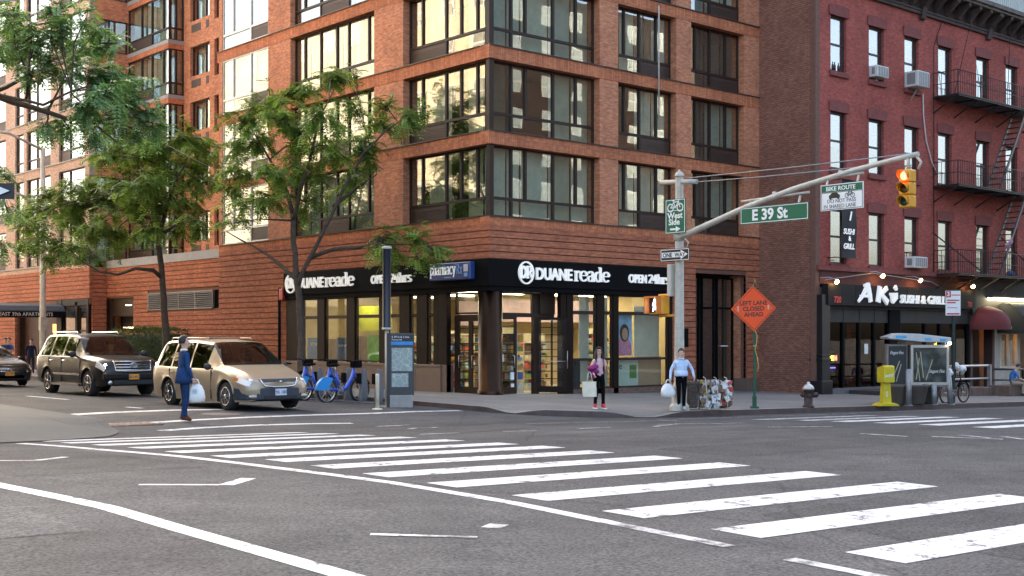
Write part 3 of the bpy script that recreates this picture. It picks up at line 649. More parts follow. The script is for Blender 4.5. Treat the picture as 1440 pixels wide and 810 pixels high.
    # --- side street front
    fr('x', [(2.24,2.72,-.2,zt),(3.34,3.95,.93,zt),(4.35,4.95,.93,zt),(5.75,6.2,.93,zt),(7.75,8.3,.93,zt),(9.8,10.32,.93,zt),(11.45,12.58,.93,zt)])
    for a, c in ((2.72+.26,3.34),(3.95,4.35),(4.95,5.75),(6.2,7.75),(8.3,9.8),(10.32,11.45)):
        window(BLD, 'x', 0, a, c, .96, 2.63, [], rec=.06, gm=M_SHOP, name='shop_window'); window(BLD, 'x', 0, a, c, 2.63, zt, [], rec=.06, gm=M_SHOP, name='shop_window')
    fr('x', [(2.72,2.98,.93,zt)])
    pan = [2.5,3.9,5.4,6.9,8.4,9.9,11.3,12.6]; mg = mat('speckled granite', (.16,.105,.078), .45, 0, .3, 45)
    for i in range(7):
        b = B(); b.box(-.06, .25, pan[i]+.006, pan[i+1]-.006, -.3, .84); b.obj('granite_panel', mg, BLD)
    b = B(); b.box(-.085, .25, 2.49, 12.6, .845, .93); b.obj('granite_sill', mg, BLD, bev=.008)
    door('x', .35, .75, 1.4, 2.5); door('x', .35, 1.4, 2.1, 2.5)
    b = B(); b.box(.34, .47, 2.1, 2.24, -.1, 2.6); b.box(.34, .47, .6, .75, -.1, 2.6); b.box(.33, .46, .75, 2.1, 2.5, 2.62); b.obj('door_frame', M_BRONZE, BLD)
    window(BLD, 'x', .35, .7, 2.2, 2.64, zt, [], rec=0, gm=M_SHOP, name='shop_window')
    b = B(); b.box(-.02, .3, 2.24, 2.5, -.2, .93); b.obj('granite_panel', mg, BLD)
    # --- inside
    warm = mat('shop wall', (.46,.36,.2), .8)
    b = B(); b.box(.3, 9.6, .3, 12.5, 3.48, 3.52); b.obj('shop_ceiling', mat('shop ceiling', (.7,.68,.62), .9), BLD)
    b = B(); b.box(.3, 9.6, .5, 12.5, -.32, -.04); b.obj('shop_floor', mat('shop floor', (.45,.42,.36), .4), BLD)
    b = B(); b.box(9.4, 9.6, .3, 12.5, -.3, 3.5); b.box(5.6, 9.4, 6.0, 6.2, -.3, 3.5); b.box(.3, 9.4, 12.4, 12.55, -.3, 3.5); b.obj('shop_back_wall', warm, BLD)
    le = mat('shop light', (1,.86,.58), .5, emit=6.5)
    for x, y in ((1.6,1.4),(1.6,3.4),(1.6,5.6),(1.6,7.8),(1.6,10),(4,1.4),(4,3.6),(6.3,1.4),(6.3,3.6),(8.3,1.4),(8.3,3.6),(4,6.5),(4,9)):
        b = B(); b.box(x-.6, x+.6, y-.15, y+.15, 3.44, 3.475); b.obj('ceiling_lamp', le, BLD)
    b = B(); b.box(2.2, 2.3, 8.6, 11.6, 2.1, 3.1); b.obj('lime_panel', mat('lime panel', (.40,.43,.03), .6), BLD)
    b = B(); b.box(3.0, 4.8, 5.2, 5.3, 2.3, 3.2); b.box(4.2,9.3,4.6,4.7,2.45,3.3); b.obj('valance_panel', mat('mauve panel', (.38,.28,.33), .7), BLD)
    blind = mat('window film', (.55,.53,.42), .8)
    b = B(); b.box(4.45,4.93,.4,.42,.3,3.3); b.box(7.35,8.7,.5,.52,1.15,3.0); b.box(5.33,5.75,.3,.32,.1,3.3); b.obj('window_screen', blind, BLD)
    b = B(); b.box(3.8,4.4,.3,.33,.1,1.05); b.obj('window_poster', mat('dark poster', (.02,.03,.04), .5), BLD)
    b = B(); b.box(6.08,7.3,.25,.27,.1,1.05); b.obj('window_poster', mat('pale green poster', (.5,.6,.5), .5), BLD)
    b = B(); b.box(7.35,8.65,.35,.6,.1,1.15); b.obj('display_carton', mat('cardboard', (.42,.28,.17), .8), BLD)
    b = B(); b.box(6.85,7.2,.238,.249,.38,.86); b.obj('poster_picture', mat('leaf green picture', (.08,.22,.05), .5, 0, .5, 9), BLD)
    b = B(); text_mesh(b, 'de', .34, lambda u, v, d: (6.12+u, .246-d, .72+v), 0, .004, 0); b.obj('poster_lettering', mat('poster ink', (.02,.05,.04), .5), BLD)
    # poster of a person, window B
    b = B(); b.box(6.06,6.98,.26,.28,1.2,2.68); b.obj('window_poster', mat('sky blue poster', (.28,.52,.72), .5, 0, .3, 2), BLD)
    b = B(); b.prism([(6.1,1.22),(6.95,1.22),(6.93,1.6),(6.78,1.82),(6.55,1.86),(6.3,1.78),(6.15,1.6)], lambda u, v, d: (u, d, v), .251, .256); b.obj('poster_picture', mat('poster pink', (.62,.25,.38), .6, 0, .3, 7), BLD)
    b = B(); b.prism(arc(6.58,2.02,.24,.32,0,360,20)[:-1], lambda u, v, d: (u, d, v), .244, .25); b.obj('poster_picture', mat('poster hair', (.05,.025,.02), .6), BLD)
    b = B(); b.prism(arc(6.6,1.98,.15,.22,0,360,16)[:-1], lambda u, v, d: (u, d, v), .238, .243); b.obj('poster_picture', mat('poster skin', (.5,.3,.2), .6), BLD)
    # posters, side street windows
    for a, c, z0, z1, nm, col in ((6.25,7.2,1.0,1.95,'lawn green poster',(.12,.42,.04)), (8.35,9.2,1.0,1.85,'slate blue poster',(.07,.12,.22)), (10.35,11.3,1.0,1.85,'ocean blue poster',(.02,.16,.34)), (7.2,7.7,1.0,1.9,'brown photo poster',(.25,.14,.08)), (9.2,9.75,1.0,1.8,'dim photo poster',(.2,.13,.08))):
        b = B(); b.box(.18, .2, a, c, z0, z1); b.obj('window_poster', mat(nm, col, .5, 0, .35, 3.5), BLD)
    b = B(); text_mesh(b, 'NOW', .2, lambda u, v, d: (.175-d, 11.1-u, 1.52+v), 0, .004); text_mesh(b, 'NOW OPEN', .13, lambda u, v, d: (.175-d, 9.1-u, 1.5+v), 0, .004); b.obj('poster_lettering', mat('poster white', (.5,.6,.65), .5), BLD)
    # notices on the door
    b = B(); b.box(.72,.9,.33,.335,1.05,1.3); b.box(1.2,1.36,.33,.335,.45,.7); b.box(1.22,1.36,.33,.335,.2,.32); b.obj('notice', mat('paper', (.75,.75,.72), .7), BLD)
store()
# shelves in the shop, each with its goods
M_GOODS = [mat('goods %d' % i, c, .5, 0, .3, 9) for i, c in enumerate([(.5,.05,.04),(.6,.5,.35),(.05,.14,.35),(.65,.62,.55),(.08,.05,.04),(.2,.3,.08),(.55,.3,.05),(.3,.42,.45),(.42,.08,.06),(.13,.09,.06)])]
SHELF_M = mat('shelf cream', (.5,.45,.33), .6)
def shelf_unit(label, x0, x1, y0, y1, h=2.0, face='x'):
    t = thing('store_shelf', label, 'shelf', ((x0+x1)/2, (y0+y1)/2, -.04), group='shelves inside the drugstore')
    b = B(); b.box(x0, x1, y0, y1, -.04, .1)
    if face == 'x': b.box((x0+x1)/2-.02, (x0+x1)/2+.02, y0, y1, .1, h)
    else: b.box(x0, x1, (y0+y1)/2-.02, (y0+y1)/2+.02, .1, h)
    b.obj('shelf_frame', SHELF_M, t)
    g = B(); n = int((h-.1)/.32)
    for k in range(n):
        z = .1+k*.32
        b = B(); b.box(x0, x1, y0, y1, z+.28, z+.3); b.obj('shelf_board', SHELF_M, t)
        for sd in (0, 1):
            if face == 'x':
                y = y0+.02
                while y < y1-.1:
                    w = rnd.uniform(.06,.2); hh = rnd.uniform(.12,.26); g.cm = rnd.randrange(10); xa = x0+.03 if sd == 0 else x1-.03
                    g.box(xa, xa+(.2 if sd == 0 else -.2), y, y+w-.008, z+.002, z+hh); y += w
            else:
                x = x0+.02
                while x < x1-.1:
                    w = rnd.uniform(.06,.2); hh = rnd.uniform(.12,.26); g.cm = rnd.randrange(10); yy = y0+.03 if sd == 0 else y1-.03
                    g.box(x, x+w-.008, yy, yy+(.2 if sd == 0 else -.2), z+.002, z+hh); x += w
    o = g.obj('merchandise', M_GOODS, t, fix=False); o['kind'] = 'stuff'
    return t
shelf_unit('tall shelf of red and blue packets behind the side street doors', 1.7, 2.3, .9, 2.9, 2.2)
shelf_unit('tall shelf of goods behind the fixed avenue door', .7, 1.5, 3.2, 3.7, 2.1, 'y')
shelf_unit('shelf of goods seen through the open avenue doorway', 1.9, 3.2, 4.4, 4.9, 2.0, 'y')
shelf_unit('shelf of goods behind the narrow avenue shop window', 3.5, 4.5, 2.0, 2.5, 2.0, 'y')
shelf_unit('shelf of bottles behind the widest avenue shop window', 6.6, 7.9, 2.2, 2.7, 2.2, 'y')
shelf_unit('long shelf running behind the side street windows', 2.4, 2.9, 4.2, 11.6, 1.9)
ct = thing('shop_counter', 'cream counter end inside the open drugstore doorway', 'counter', (2.2,2.2,-.04))
b = B(); b.box(2.0,2.35,1.5,2.9,-.04,1.6); b.obj('counter_body', SHELF_M, ct, bev=.02); b = B(); b.box(1.9,2.45,1.45,2.95,1.6,1.65); b.obj('counter_top', mat('counter top', (.4,.3,.18), .4), ct)
# ---- shop lettering, standing proud of the fascia
M_WHITE = mat('glowing white letter', (.82,.82,.8), .5, 0, .04, emit=.055); M_BLUE = mat('pharmacy blue', (.02,.055,.20), .35, 0, .15, 2)  # faint glow added so letters on the dim fascia read bright white
def shop_letters(fn, k):
    s = thing('shop_sign', ['white drugstore lettering with round DR badge on the avenue fascia', 'white drugstore lettering on the side street fascia behind the tree'][k], 'sign', fn(0,0,0), group='drugstore fascia lettering')
    b = B(); P = arc(.40,.03,.34,.38,0,360,32)[:-1]; Q = arc(.40,.03,.295,.335,0,360,32)[:-1]
    for i in range(32):
        j = (i+1) % 32; b.prism([P[i], P[j], Q[j], Q[i]], fn, 0, .07)
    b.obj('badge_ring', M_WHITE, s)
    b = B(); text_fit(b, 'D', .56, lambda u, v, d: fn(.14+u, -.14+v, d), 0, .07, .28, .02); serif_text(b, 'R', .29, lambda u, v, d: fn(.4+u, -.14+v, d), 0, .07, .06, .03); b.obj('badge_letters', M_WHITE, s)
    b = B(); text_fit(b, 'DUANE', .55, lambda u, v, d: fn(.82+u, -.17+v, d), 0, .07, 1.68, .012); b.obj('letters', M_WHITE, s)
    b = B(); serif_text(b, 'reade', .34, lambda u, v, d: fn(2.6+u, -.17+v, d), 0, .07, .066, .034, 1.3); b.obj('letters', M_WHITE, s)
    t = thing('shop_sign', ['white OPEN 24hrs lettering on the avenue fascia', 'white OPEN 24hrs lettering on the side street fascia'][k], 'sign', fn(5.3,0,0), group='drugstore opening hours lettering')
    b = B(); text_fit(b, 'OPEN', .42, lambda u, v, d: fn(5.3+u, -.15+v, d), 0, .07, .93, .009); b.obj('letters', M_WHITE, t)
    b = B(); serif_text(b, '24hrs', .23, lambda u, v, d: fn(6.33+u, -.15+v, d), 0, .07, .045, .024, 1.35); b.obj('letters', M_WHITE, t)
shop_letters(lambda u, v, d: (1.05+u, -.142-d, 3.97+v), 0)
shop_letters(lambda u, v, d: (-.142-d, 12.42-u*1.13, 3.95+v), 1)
ps = thing('pharmacy_sign', 'blue lit pharmacy box sign on the fascia near the corner', 'sign', (-.2,1.9,3.9))
b = B(); b.box(-.36, -.141, .55, 2.75, 3.76, 4.34); b.obj('sign_box', M_BLUE, ps, bev=.03)
b = B(); F = lambda u, v, d: (-.362-d, 2.68-u, 3.96+v)
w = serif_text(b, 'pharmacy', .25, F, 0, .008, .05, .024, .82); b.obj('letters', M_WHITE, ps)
b = B(); serif_text(b, 'Rx', .22, lambda u, v, d: F(w+.04+u, v, d), 0, .008, .035, .02, .8); b.obj('letters', mat('pale blue letter', (.3,.45,.65), .5), ps)
b = B(); b.box(-.37,-.362,.66,.88,4.02,4.26); b.obj('emblem', mat('emblem white', (.7,.62,.6), .5, 0, .3, 30), ps); b = B(); b.box(-.369,-.362,.68,.86,3.86,3.98); b.obj('emblem', MATS['pale blue letter'], ps); b = B(); b.box(-.37,-.363,1.55,1.9,3.84,3.87); b.obj('small_print', MATS['pale blue letter'], ps)
# ---- recessed entrance at the avenue end of the building
b = B(); b.box(10.2, 13.26, .85, 1.0, -.5, 4.3); b.obj('dark_backing', M_DARK, BLD)
b = B(); b.box(13.27, 13.6, .3, .85, -.5, 4.3); b.obj('entrance_reveal', M_BRICK, BLD); b = B(); b.box(13.24, 14.0, -.03, .84, -.55, .25); b.obj('granite_panel', MATS['speckled granite'], BLD); b = B(); b.box(9.0,10.2,-.03,.3,-.5,.14); b.obj('granite_panel', MATS['speckled granite'], BLD)
for a, c in ((10.25,11.15),(11.3,12.05),(12.2,13.2)):
    window(BLD, 'y', .62, a, c, -.2, 4.2, [], [], 3.0, rec=.0, fm=M_BLACK, name='entrance_door', gm=M_GLASS)
b = B(); b.box(9.5,9.75,-.04,-.001,1.5,2.2); b.obj('wall_plaque', M_BLACK, BLD, bev=.01)
b = B(); b.box(10.5,10.8,.6,.615,1.22,1.26); b.box(12.4,12.85,.6,.615,1.5,1.54); b.obj('notice', MATS['paper'], BLD)
# ================================================================ the red brick tenement
TY, TX = -2.66, 14.07
M_RED = brick_mat('painted red brick', (.52,.125,.093), (.42,.1,.075), (.34,.11,.09), stain=.35, bump=.35)
M_BROWNB = brick_mat('brown party wall brick', (.40,.18,.118), (.31,.14,.094), (.16,.10,.08), stain=.35)
M_STONE = mat('brownstone trim', (.2,.05,.042), .8, 0, .25, 4, .3)
M_SASH = mat('dark sash', (.03,.028,.027), .5); M_IRONB = mat('black iron', (.022,.02,.02), .5, .4, .3, 8)
M_TGL = glass_mat('old window glass', (.75,.78,.76), .3, wave=.008)
TEN = thing('tenement_building', 'red brick walk-up with fire escape above a sushi restaurant', 'building', (TX, TY, -.3))
WC = [(15.04,16.1),(17.66,18.74),(20.27,21.34),(22.9,24.0),(26.1,27.22),(28.74,29.84),(31.4,32.5)]
WR = [(4.72,6.87),(8.42,10.64),(12.2,14.37)]
holes = [(a, c, e, f) for a, c in WC for e, f in WR]
b = B(); wall_holes(b, 'y', TY, TX, 38, 3.9, 16.9, .4, holes); b.obj('front_wall', M_RED, TEN)
b = B(); b.box(TX-.012, TX+.012, TY+.005, 8, -.7, 16.9); b.box(TX+.02, 38, 7.8, 8, -.7, 16.9); b.obj('side_wall', M_BROWNB, TEN)
b = B(); b.box(TX-.05, TX+.22, TY-.03, TY+.2, -.6, 17); b.obj('corner_pilaster', mat('corner brick', (.17,.085,.06), .85, 0, .2, 6, .3), TEN)
b = B(); b.box(TX, 38, TY+.3, 8, 16.5, 16.8); b.obj('roof', mat('roof tar', (.05,.05,.05), .9), TEN)
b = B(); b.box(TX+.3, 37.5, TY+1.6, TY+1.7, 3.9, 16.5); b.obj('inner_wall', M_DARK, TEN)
for (a, c) in WC:
    for j, (e, f) in enumerate(WR):
        b = B(); fr = .07
        b.box(a, a+fr, TY+.12, TY+.24, e, f); b.box(c-fr, c, TY+.12, TY+.24, e, f); b.box(a+fr, c-fr, TY+.12, TY+.24, f-.09, f); b.box(a+fr, c-fr, TY+.12, TY+.24, e, e+.08)
        b.box(a+fr, c-fr, TY+.13, TY+.2, (e+f)/2-.04, (e+f)/2+.04); w = b.obj('window', M_SASH, TEN)
        for z0, z1 in ((e+.07,(e+f)/2-.03), ((e+f)/2+.03, f-.08)):
            b = B(); b.box(a+fr-.01, c-fr+.01, TY+.155, TY+.167, z0, z1); b.obj('pane', M_TGL, w)
        sh = rnd.choice([.35,.6,1,1,1]); b = B(); b.box(a+fr, c-fr, TY+.3, TY+.31, f-.05-(f-e-.1)*sh, f-.05); b.obj('roller_shade', rnd.choice([mat('white shade', (.72,.7,.66), .9), mat('ivory shade', (.66,.6,.5), .9), mat('grey shade', (.6,.62,.62), .9)]), w)
        # stone lintel with a low arched top, and sill
        b = B(); m_ = (a+c)/2; pts = [(a-.13,f-.0),(c+.13,f-.0),(c+.13,f+.36)] + [(m_+(c-m_+.13)*cos(t), f+.36+.07*sin(t)) for t in [pi*i/8 for i in range(1, 8)]] + [(a-.13,f+.36)]
        b.prism(pts, lambda u, v, d: (u, d, v), TY-.06, TY+.05); b.obj('lintel', M_STONE, TEN)
        b = B(); b.box(a-.1, c+.1, TY-.1, TY+.12, e-.2, e-.002); b.obj('sill', M_STONE, TEN, bev=.01)
# cornice
b = B(); b.box(15.6, 38, TY-.12, TY+.02, 15.42, 15.55); b.box(15.6, 38, TY-.16, TY+.02, 15.55, 15.62)
b.box(15.6, 38, TY-.05, TY+.02, 15.63, 16.3)
COR = b.obj('cornice', mat('weathered cornice', (.055,.035,.03), .8, 0, .6, 2.5, .4), TEN)
b = B(); b.box(15.5, 38, TY-.75, TY+.2, 16.3, 16.42); b.box(15.45, 38, TY-.85, TY+.2, 16.42, 16.6); b.obj('cornice_shelf', mat('cornice shelf', (.12,.10,.085), .8, 0, .5, 2.5), COR)
for i in range(24):
    x = 16.0+i*.92
    b = B(); big = i % 6 == 0
    prof = [(0,15.2 if big else 15.63),(.12,15.25 if big else 15.66),(.2,15.7),(.45,15.95),(.7,16.15),(.7,16.29),(0,16.29)]
    w_ = .16 if big else .09
    b.prism(prof, lambda u, v, d: (d, TY-.02-u, v), x-w_, x+w_); b.obj('bracket', MATS['weathered cornice'], COR)
# shopfront
b = B(); b.box(TX, 38, TY-.16, TY+.1, 4.44, 4.62); b.obj('string_course', M_STONE, TEN)
b = B(); b.box(TX+.2, 25.4, TY-.06, TY+.3, 3.91, 4.44); b.obj('sign_backing', mat('dark red stucco', (.10,.03,.026), .9, 0, .3, 3), TEN)
b = B(); b.box(25.42, 38, TY-.2, TY+.3, 2.85, 4.44); b.obj('dark_fascia', mat('black board', (.02,.017,.016), .7, 0, .3, 2), TEN)
AK = thing('restaurant_sign', 'dark grey board with white AKI SUSHI & GRILL lettering', 'sign', (14.4,TY-.3,3.12))
b = B(); b.box(14.4, 25.4, TY-.34, TY-.05, 3.1, 3.92)
for i in range(1, 12): b.box(14.4+i*.92-.006, 14.4+i*.92+.006, TY-.346, TY-.34, 3.13, 3.9)
b.obj('sign_board', mat('charcoal board', (.016,.016,.016), .6, 0, .25, 1.5, spec=.15), AK)
b = B(); G = lambda u, v, d: (u, TY-.35-d, v)
BK = [0]
def brush(b, pts, w0, w1):
    pts = [(16.3+(x-16.5)*.85, y) for x, y in pts]; n = len(pts); BK[0] += 1; dd = .06+.004*BK[0]
    for i in range(n-1):
        (x0,y0),(x1,y1) = pts[i], pts[i+1]; wa = w0+(w1-w0)*i/(n-1); wb = w0+(w1-w0)*(i+1)/(n-1); l = sqrt((x1-x0)**2+(y1-y0)**2); nx, ny = -(y1-y0)/l, (x1-x0)/l
        b.prism([(x0+nx*wa,y0+ny*wa),(x1+nx*wb,y1+ny*wb),(x1-nx*wb,y1-ny*wb),(x0-nx*wa,y0-ny*wa)], G, 0, dd+.002*i)
brush(b, [(16.55,3.26),(16.9,3.5),(17.35,3.95)], .05, .11); brush(b, [(17.3,3.95),(17.45,3.6),(17.55,3.26)], .13, .10); brush(b, [(16.7,3.48),(17.6,3.5)], .05, .06); brush(b, [(17.0,3.9),(17.4,3.95)], .05,.08)
brush(b, [(18.3,3.9),(18.15,3.26)], .11, .13); brush(b, [(18.9,3.85),(18.25,3.5)], .09, .06); brush(b, [(18.4,3.58),(18.95,3.25)], .08, .12)
brush(b, [(19.3,3.62),(19.35,3.26)], .10, .05); brush(b, [(19.15,3.6),(19.75,3.58)], .05, .09); brush(b, [(19.55,3.92),(19.7,3.78)], .09, .05); brush(b, [(19.7,3.5),(19.35,3.25)], .08, .04)
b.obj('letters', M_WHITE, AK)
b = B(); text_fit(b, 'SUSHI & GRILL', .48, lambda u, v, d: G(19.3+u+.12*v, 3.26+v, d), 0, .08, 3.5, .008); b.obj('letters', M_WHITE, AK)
b = B(); text_mesh(b, '720', .34, lambda u, v, d: G(14.75+u, 3.2+v, d), 0, .01, .008, .95); b.obj('letters', mat('red digit', (.5,.06,.04), .5), AK); b = B(); text_mesh(b, '212', .3, lambda u, v, d: G(23.4+u, 3.2+v, d), 0, .01, .004, .8); b.obj('letters', mat('red digit', (.5,.06,.04), .5), AK); b = B(); text_mesh(b, '720', .3, lambda u, v, d: G(24.7+u, 3.2+v, d), 0, .01, .004, .8); b.obj('letters', mat('red digit', (.5,.06,.04), .5), AK)
# shop front below the sign
b = B(); b.box(14.1, 14.62, TY-.28, TY+.3, -.6, 3.5); b.box(14.0, 14.7, TY-.34, TY+.3, -.6, .2); b.box(14.05, 14.66, TY-.32, TY+.3, .95, 1.05); b.box(14.05,14.66,TY-.32,TY+.3,1.15,1.2); b.obj('iron_pilaster', mat('gloss black iron', (.018,.018,.02), .3, .2), TEN, bev=.015)
b = B(); b.box(14.6, 25.5, TY-.1, TY+.2, 2.98, 3.12); b.box(14.6,25.5,TY-.02,TY+.2,2.45,2.98); b.obj('shop_header', mat('grey header panel', (.045,.042,.04), .6, 0, .25, 2, spec=.2), TEN)
for x in (15.85, 16.95, 18.0, 19.0): b = B(); b.box(x-.012,x+.012,TY-.03,TY-.02,2.47,2.98); b.obj('panel_joint', M_BLACK, TEN)
for i, x in enumerate((14.62,15.85,16.95,18.0,19.1,19.75,21.8,23.0,24.2,25.3)):
    b = B(); b.box(x-.06, x+.06, TY-.05, TY+.1, -.5, 2.45); b.obj('shop_mullion', M_BLACK, TEN)
b = B(); b.box(19.0, 19.8, TY-.1, TY+.1, -.5, 2.98); b.obj('shop_pillar', M_BLACK, TEN)
for a, c in ((14.68,15.79),(15.91,16.89),(17.01,17.94),(18.06,19.0),(19.8,21.74),(21.86,22.94),(23.06,24.14),(24.26,25.24)):
    b = B(); b.box(a, c, TY+.02, TY+.032, -.2, 2.45); b.obj('pane', glass_mat('restaurant glass', (.5,.5,.5), .03, wave=.004) if 'restaurant glass' not in MATS else MATS['restaurant glass'], TEN)
b = B(); b.box(14.6, 25.3, TY-.15, TY+.2, -.75, -.12); b.obj('stone_step', mat('grey stone step', (.13,.125,.12), .8, 0, .2, 3), TEN)
b = B(); b.box(14.6,25.4,TY+3.2,TY+3.3,-.6,3.1); b.box(25.35,25.45,TY+.1,TY+3.2,-.6,3.1); b.box(14.5,25.4,TY+.2,TY+3.3,3.1,3.15); b.obj('restaurant_room', mat('restaurant wall', (.075,.03,.022), .8, 0, .5, 1.5), TEN)
b = B(); b.box(18.2,18.95,TY+1.2,TY+1.4,-.4,2.4); b.obj('inner_brick_pier', M_BRICK, TEN)
b = B(); b.box(19.85,20.5,TY+.3,TY+.32,.9,2.4); b.obj('window_screen', mat('pale screen', (.5,.42,.36), .8), TEN)
glow = mat('orange lamp glow', (1,.42,.1), .5, emit=9); 
for x, z in ((16.1,1.95),(21.4,1.5),(23.2,1.1)):
    b = B(); b.ball((x, TY+.9, z), .07); b.obj('room_lamp', glow, TEN)
NE = thing('neon_sign', 'small green, yellow and red OPEN neon in the restaurant window', 'sign', (14.9,TY+.1,1.1))
F = lambda u, v, d: (14.85+u, TY+.12-d, .96+v)
for ch, x, c in (('O',0,(.1,1,.2)),('P',.2,(.7,1,.1)),('E',.4,(1,.9,.1)),('N',.58,(1,.15,.1))):
    b = B(); text_mesh(b, ch, .27, lambda u, v, d: F(x+u, v, d), 0, .02, .012, .9); b.obj('neon_letter', mat('neon '+ch, c, .5, emit=3), NE)
b = B(); b.box(15.0,15.5,TY+.09,TY+.11,.66,.69); b.obj('neon_bar', mat('neon blue', (.1,.1,1), .5, emit=3), NE)
b = B(); b.box(14.9,15.5,TY+.09,TY+.11,1.28,1.3); b.obj('neon_bar', mat('grey script', (.3,.25,.22), .6), NE)
st = thing('star_lamp', 'glowing yellow star hung in the restaurant window', 'lamp', (23.0,TY+.1,1.4))
b = B(); b.prism([(23.0+(.22 if i % 2 == 0 else .09)*sin(pi*i/5), 1.5+(.26 if i % 2 == 0 else .1)*cos(pi*i/5)) for i in range(10)], lambda u, v, d: (u, d, v), TY+.1, TY+.14); b.obj('star', mat('yellow star', (1,.6,.05), .5, emit=3), st)
b = B(); b.box(17.35,17.6,TY+.0,TY+.015,1.2,1.6); b.obj('notice', MATS['paper'], TEN); b = B(); b.ball((15.95,TY+.1,1.1),.05); b.obj('room_lamp', mat('red lamp', (1,.05,.05), .5, emit=4), TEN)
# gooseneck lamps over the sign
for i, (x, z, lb) in enumerate(((14.75,4.02,'first from the corner'),(17.9,4.35,'second from the corner'),(20.7,4.25,'third from the corner'),(24.95,4.12,'beside the red and white notice'))):
    t = thing('sign_lamp', 'small warm lit floodlight over the restaurant sign, '+lb, 'lamp', (x,TY-.4,z), group='lamps over the restaurant sign')
    b = B(); b.tube([(x-.5,TY-.05,z+.12),(x-.2,TY-.3,z+.14),(x,TY-.42,z+.06)], .02, 6); b.lathe([(.04,.07),(.07,.05),(.1,-.04)], (x,TY-.45,z), 12); b.obj('lamp_arm', mat('pale conduit', (.4,.37,.34), .5, .4), t)
    b = B(); b.ball((x,TY-.47,z-.03), .085); b.obj('bulb', mat('sodium bulb', (1,.55,.18), .5, emit=16), t)
cdt = thing('sign_conduit', 'thin metal conduit running above the restaurant sign', 'conduit', (14.3,TY-.2,4.2)); b = B(); b.tube([(14.4,TY-.2,4.06),(17.6,TY-.2,4.42),(22.0,TY-.2,4.2),(22.8,TY-.2,3.98)], .018, 6); b.obj('pipe', MATS['pale conduit'], cdt)
fl = mat('fluorescent tube', (1,.92,.6), .5, emit=4)
for i, (x0, x1) in enumerate(((26.6,28.3),(28.45,31))):
    t = thing('strip_light', ['lit fluorescent strip above the maroon awning', 'lit fluorescent strip at the right edge above the black awning'][i], 'lamp', (x0,TY-.3,3.6), group='strip lights under the fascia')
    b = B(); b.box(x0, x1, TY-.5, TY-.2, 3.62, 3.7); b.obj('housing', M_SASH, t); b = B(); b.box(x0+.03, x1-.03, TY-.53, TY-.25, 3.52, 3.62); b.obj('tube', fl, t)
# doorway under the maroon awning and the next shop
b = B(); b.box(25.42,25.6,TY-.1,TY+.3,-.7,2.85); b.box(27.3,27.5,TY-.12,TY+.3,-.7,2.85); b.obj('door_jamb', mat('maroon jamb', (.05,.018,.016), .6), TEN)
b = B(); b.box(25.6,27.3,TY+.5,TY+.6,-.7,2.85); b.obj('entry_door', mat('dark entry door', (.03,.016,.014), .5), TEN)
b = B(); wall_holes(b, 'y', TY-.05, 27.5, 31.2, -.7, 2.85, .2, [(28.1,29.75,.55,2.0),(30.0,31.2,-1,2.3)]); b.obj('plaster_front', mat('cream plaster', (.42,.38,.33), .8, 0, .15, 2), TEN)
b = B(); b.box(28.0,29.85,TY-.11,TY-.04,.42,.54); b.box(28.1,28.2,TY-.08,TY+.05,.55,2); b.box(29.65,29.75,TY-.08,TY+.05,.55,2); b.box(28.88,28.97,TY-.08,TY+.05,.55,2); b.obj('window_frame', mat('cream frame', (.55,.5,.42), .6), TEN)
b = B(); b.box(28.1,29.75,TY+.02,TY+.03,.55,2); b.obj('pane', MATS['shop glass'], TEN)
b = B(); b.box(27.5,38,TY+2,TY+2.1,-.7,2.9); b.obj('restaurant_room', mat('amber room', (.2,.09,.03), .8, 0, .4, 1), TEN)
for x in (28.6, 29.3): b = B(); b.ball((x,TY+.8,1.6), .14); b.obj('room_lamp', mat('amber lamp', (1,.45,.12), .5, emit=5), TEN)
AW = thing('dome_awning', 'small maroon domed awning over the tenement doorway', 'awning', (26.4,TY,2.2))
def dome_awning(x0, x1, proj, zb, zv, zt, m, par):
    b = B(); n = 14; k = 8; vs = []; cx = (x0+x1)/2; hw = (x1-x0)/2
    for i in range(k+1):
        a = pi/2*i/k; r = cos(a); z = zv+(zt-zv)*sin(a)
        for j in range(n+1):
            t = pi*j/n; vs.append((cx-hw*r*cos(t), TY-.1-proj*r*sin(t)*1.0, z))
    b.add(vs, [(i*(n+1)+j, i*(n+1)+j+1, (i+1)*(n+1)+j+1, (i+1)*(n+1)+j) for i in range(k) for j in range(n)], True)
    vs = [(cx-hw*cos(pi*j/n), TY-.1-proj*sin(pi*j/n), z) for z in (zb, zv) for j in range(n+1)]
    b.add(vs, [(j, j+1, n+2+j, n+1+j) for j in range(n)], True)
    return b.obj('canvas', m, par, fix=False)
dome_awning(25.35, 27.6, 1.2, 2.2, 2.42, 3.25, mat('maroon canvas', (.13,.022,.022), .8, 0, .15, 3), AW)
b = B(); text_mesh(b, '722', .2, lambda u, v, d: (26.85+u*.9, TY-1.26+u*.55-d, 2.23+v), 0, .01); b.obj('letters', mat('awning white', (.7,.66,.6), .6), AW)
EA = thing('long_awning', 'black barrel awning lettered EL POT at the right edge', 'awning', (29,TY,2.1))
b = B(); pr = [(0,3.3),(.25,3.42),(.6,3.38),(1.0,3.15),(1.3,2.75),(1.38,2.35),(1.38,2.05)]; n = len(pr)
for x, k in ((27.75,0),(36,1)): pass
vs = [(x, TY-.1-u, z) for x in (27.75, 36) for u, z in pr]; b.add(vs, [(i, i+1, n+i+1, n+i) for i in range(n-1)], True); b.add([(27.75,TY-.1-u,z) for u, z in pr]+[(27.75,TY-.1,2.05)], [list(range(n+1))])
b.obj('canvas', mat('black canvas', (.014,.014,.016), .75, 0, .2, 3), EA, fix=False)
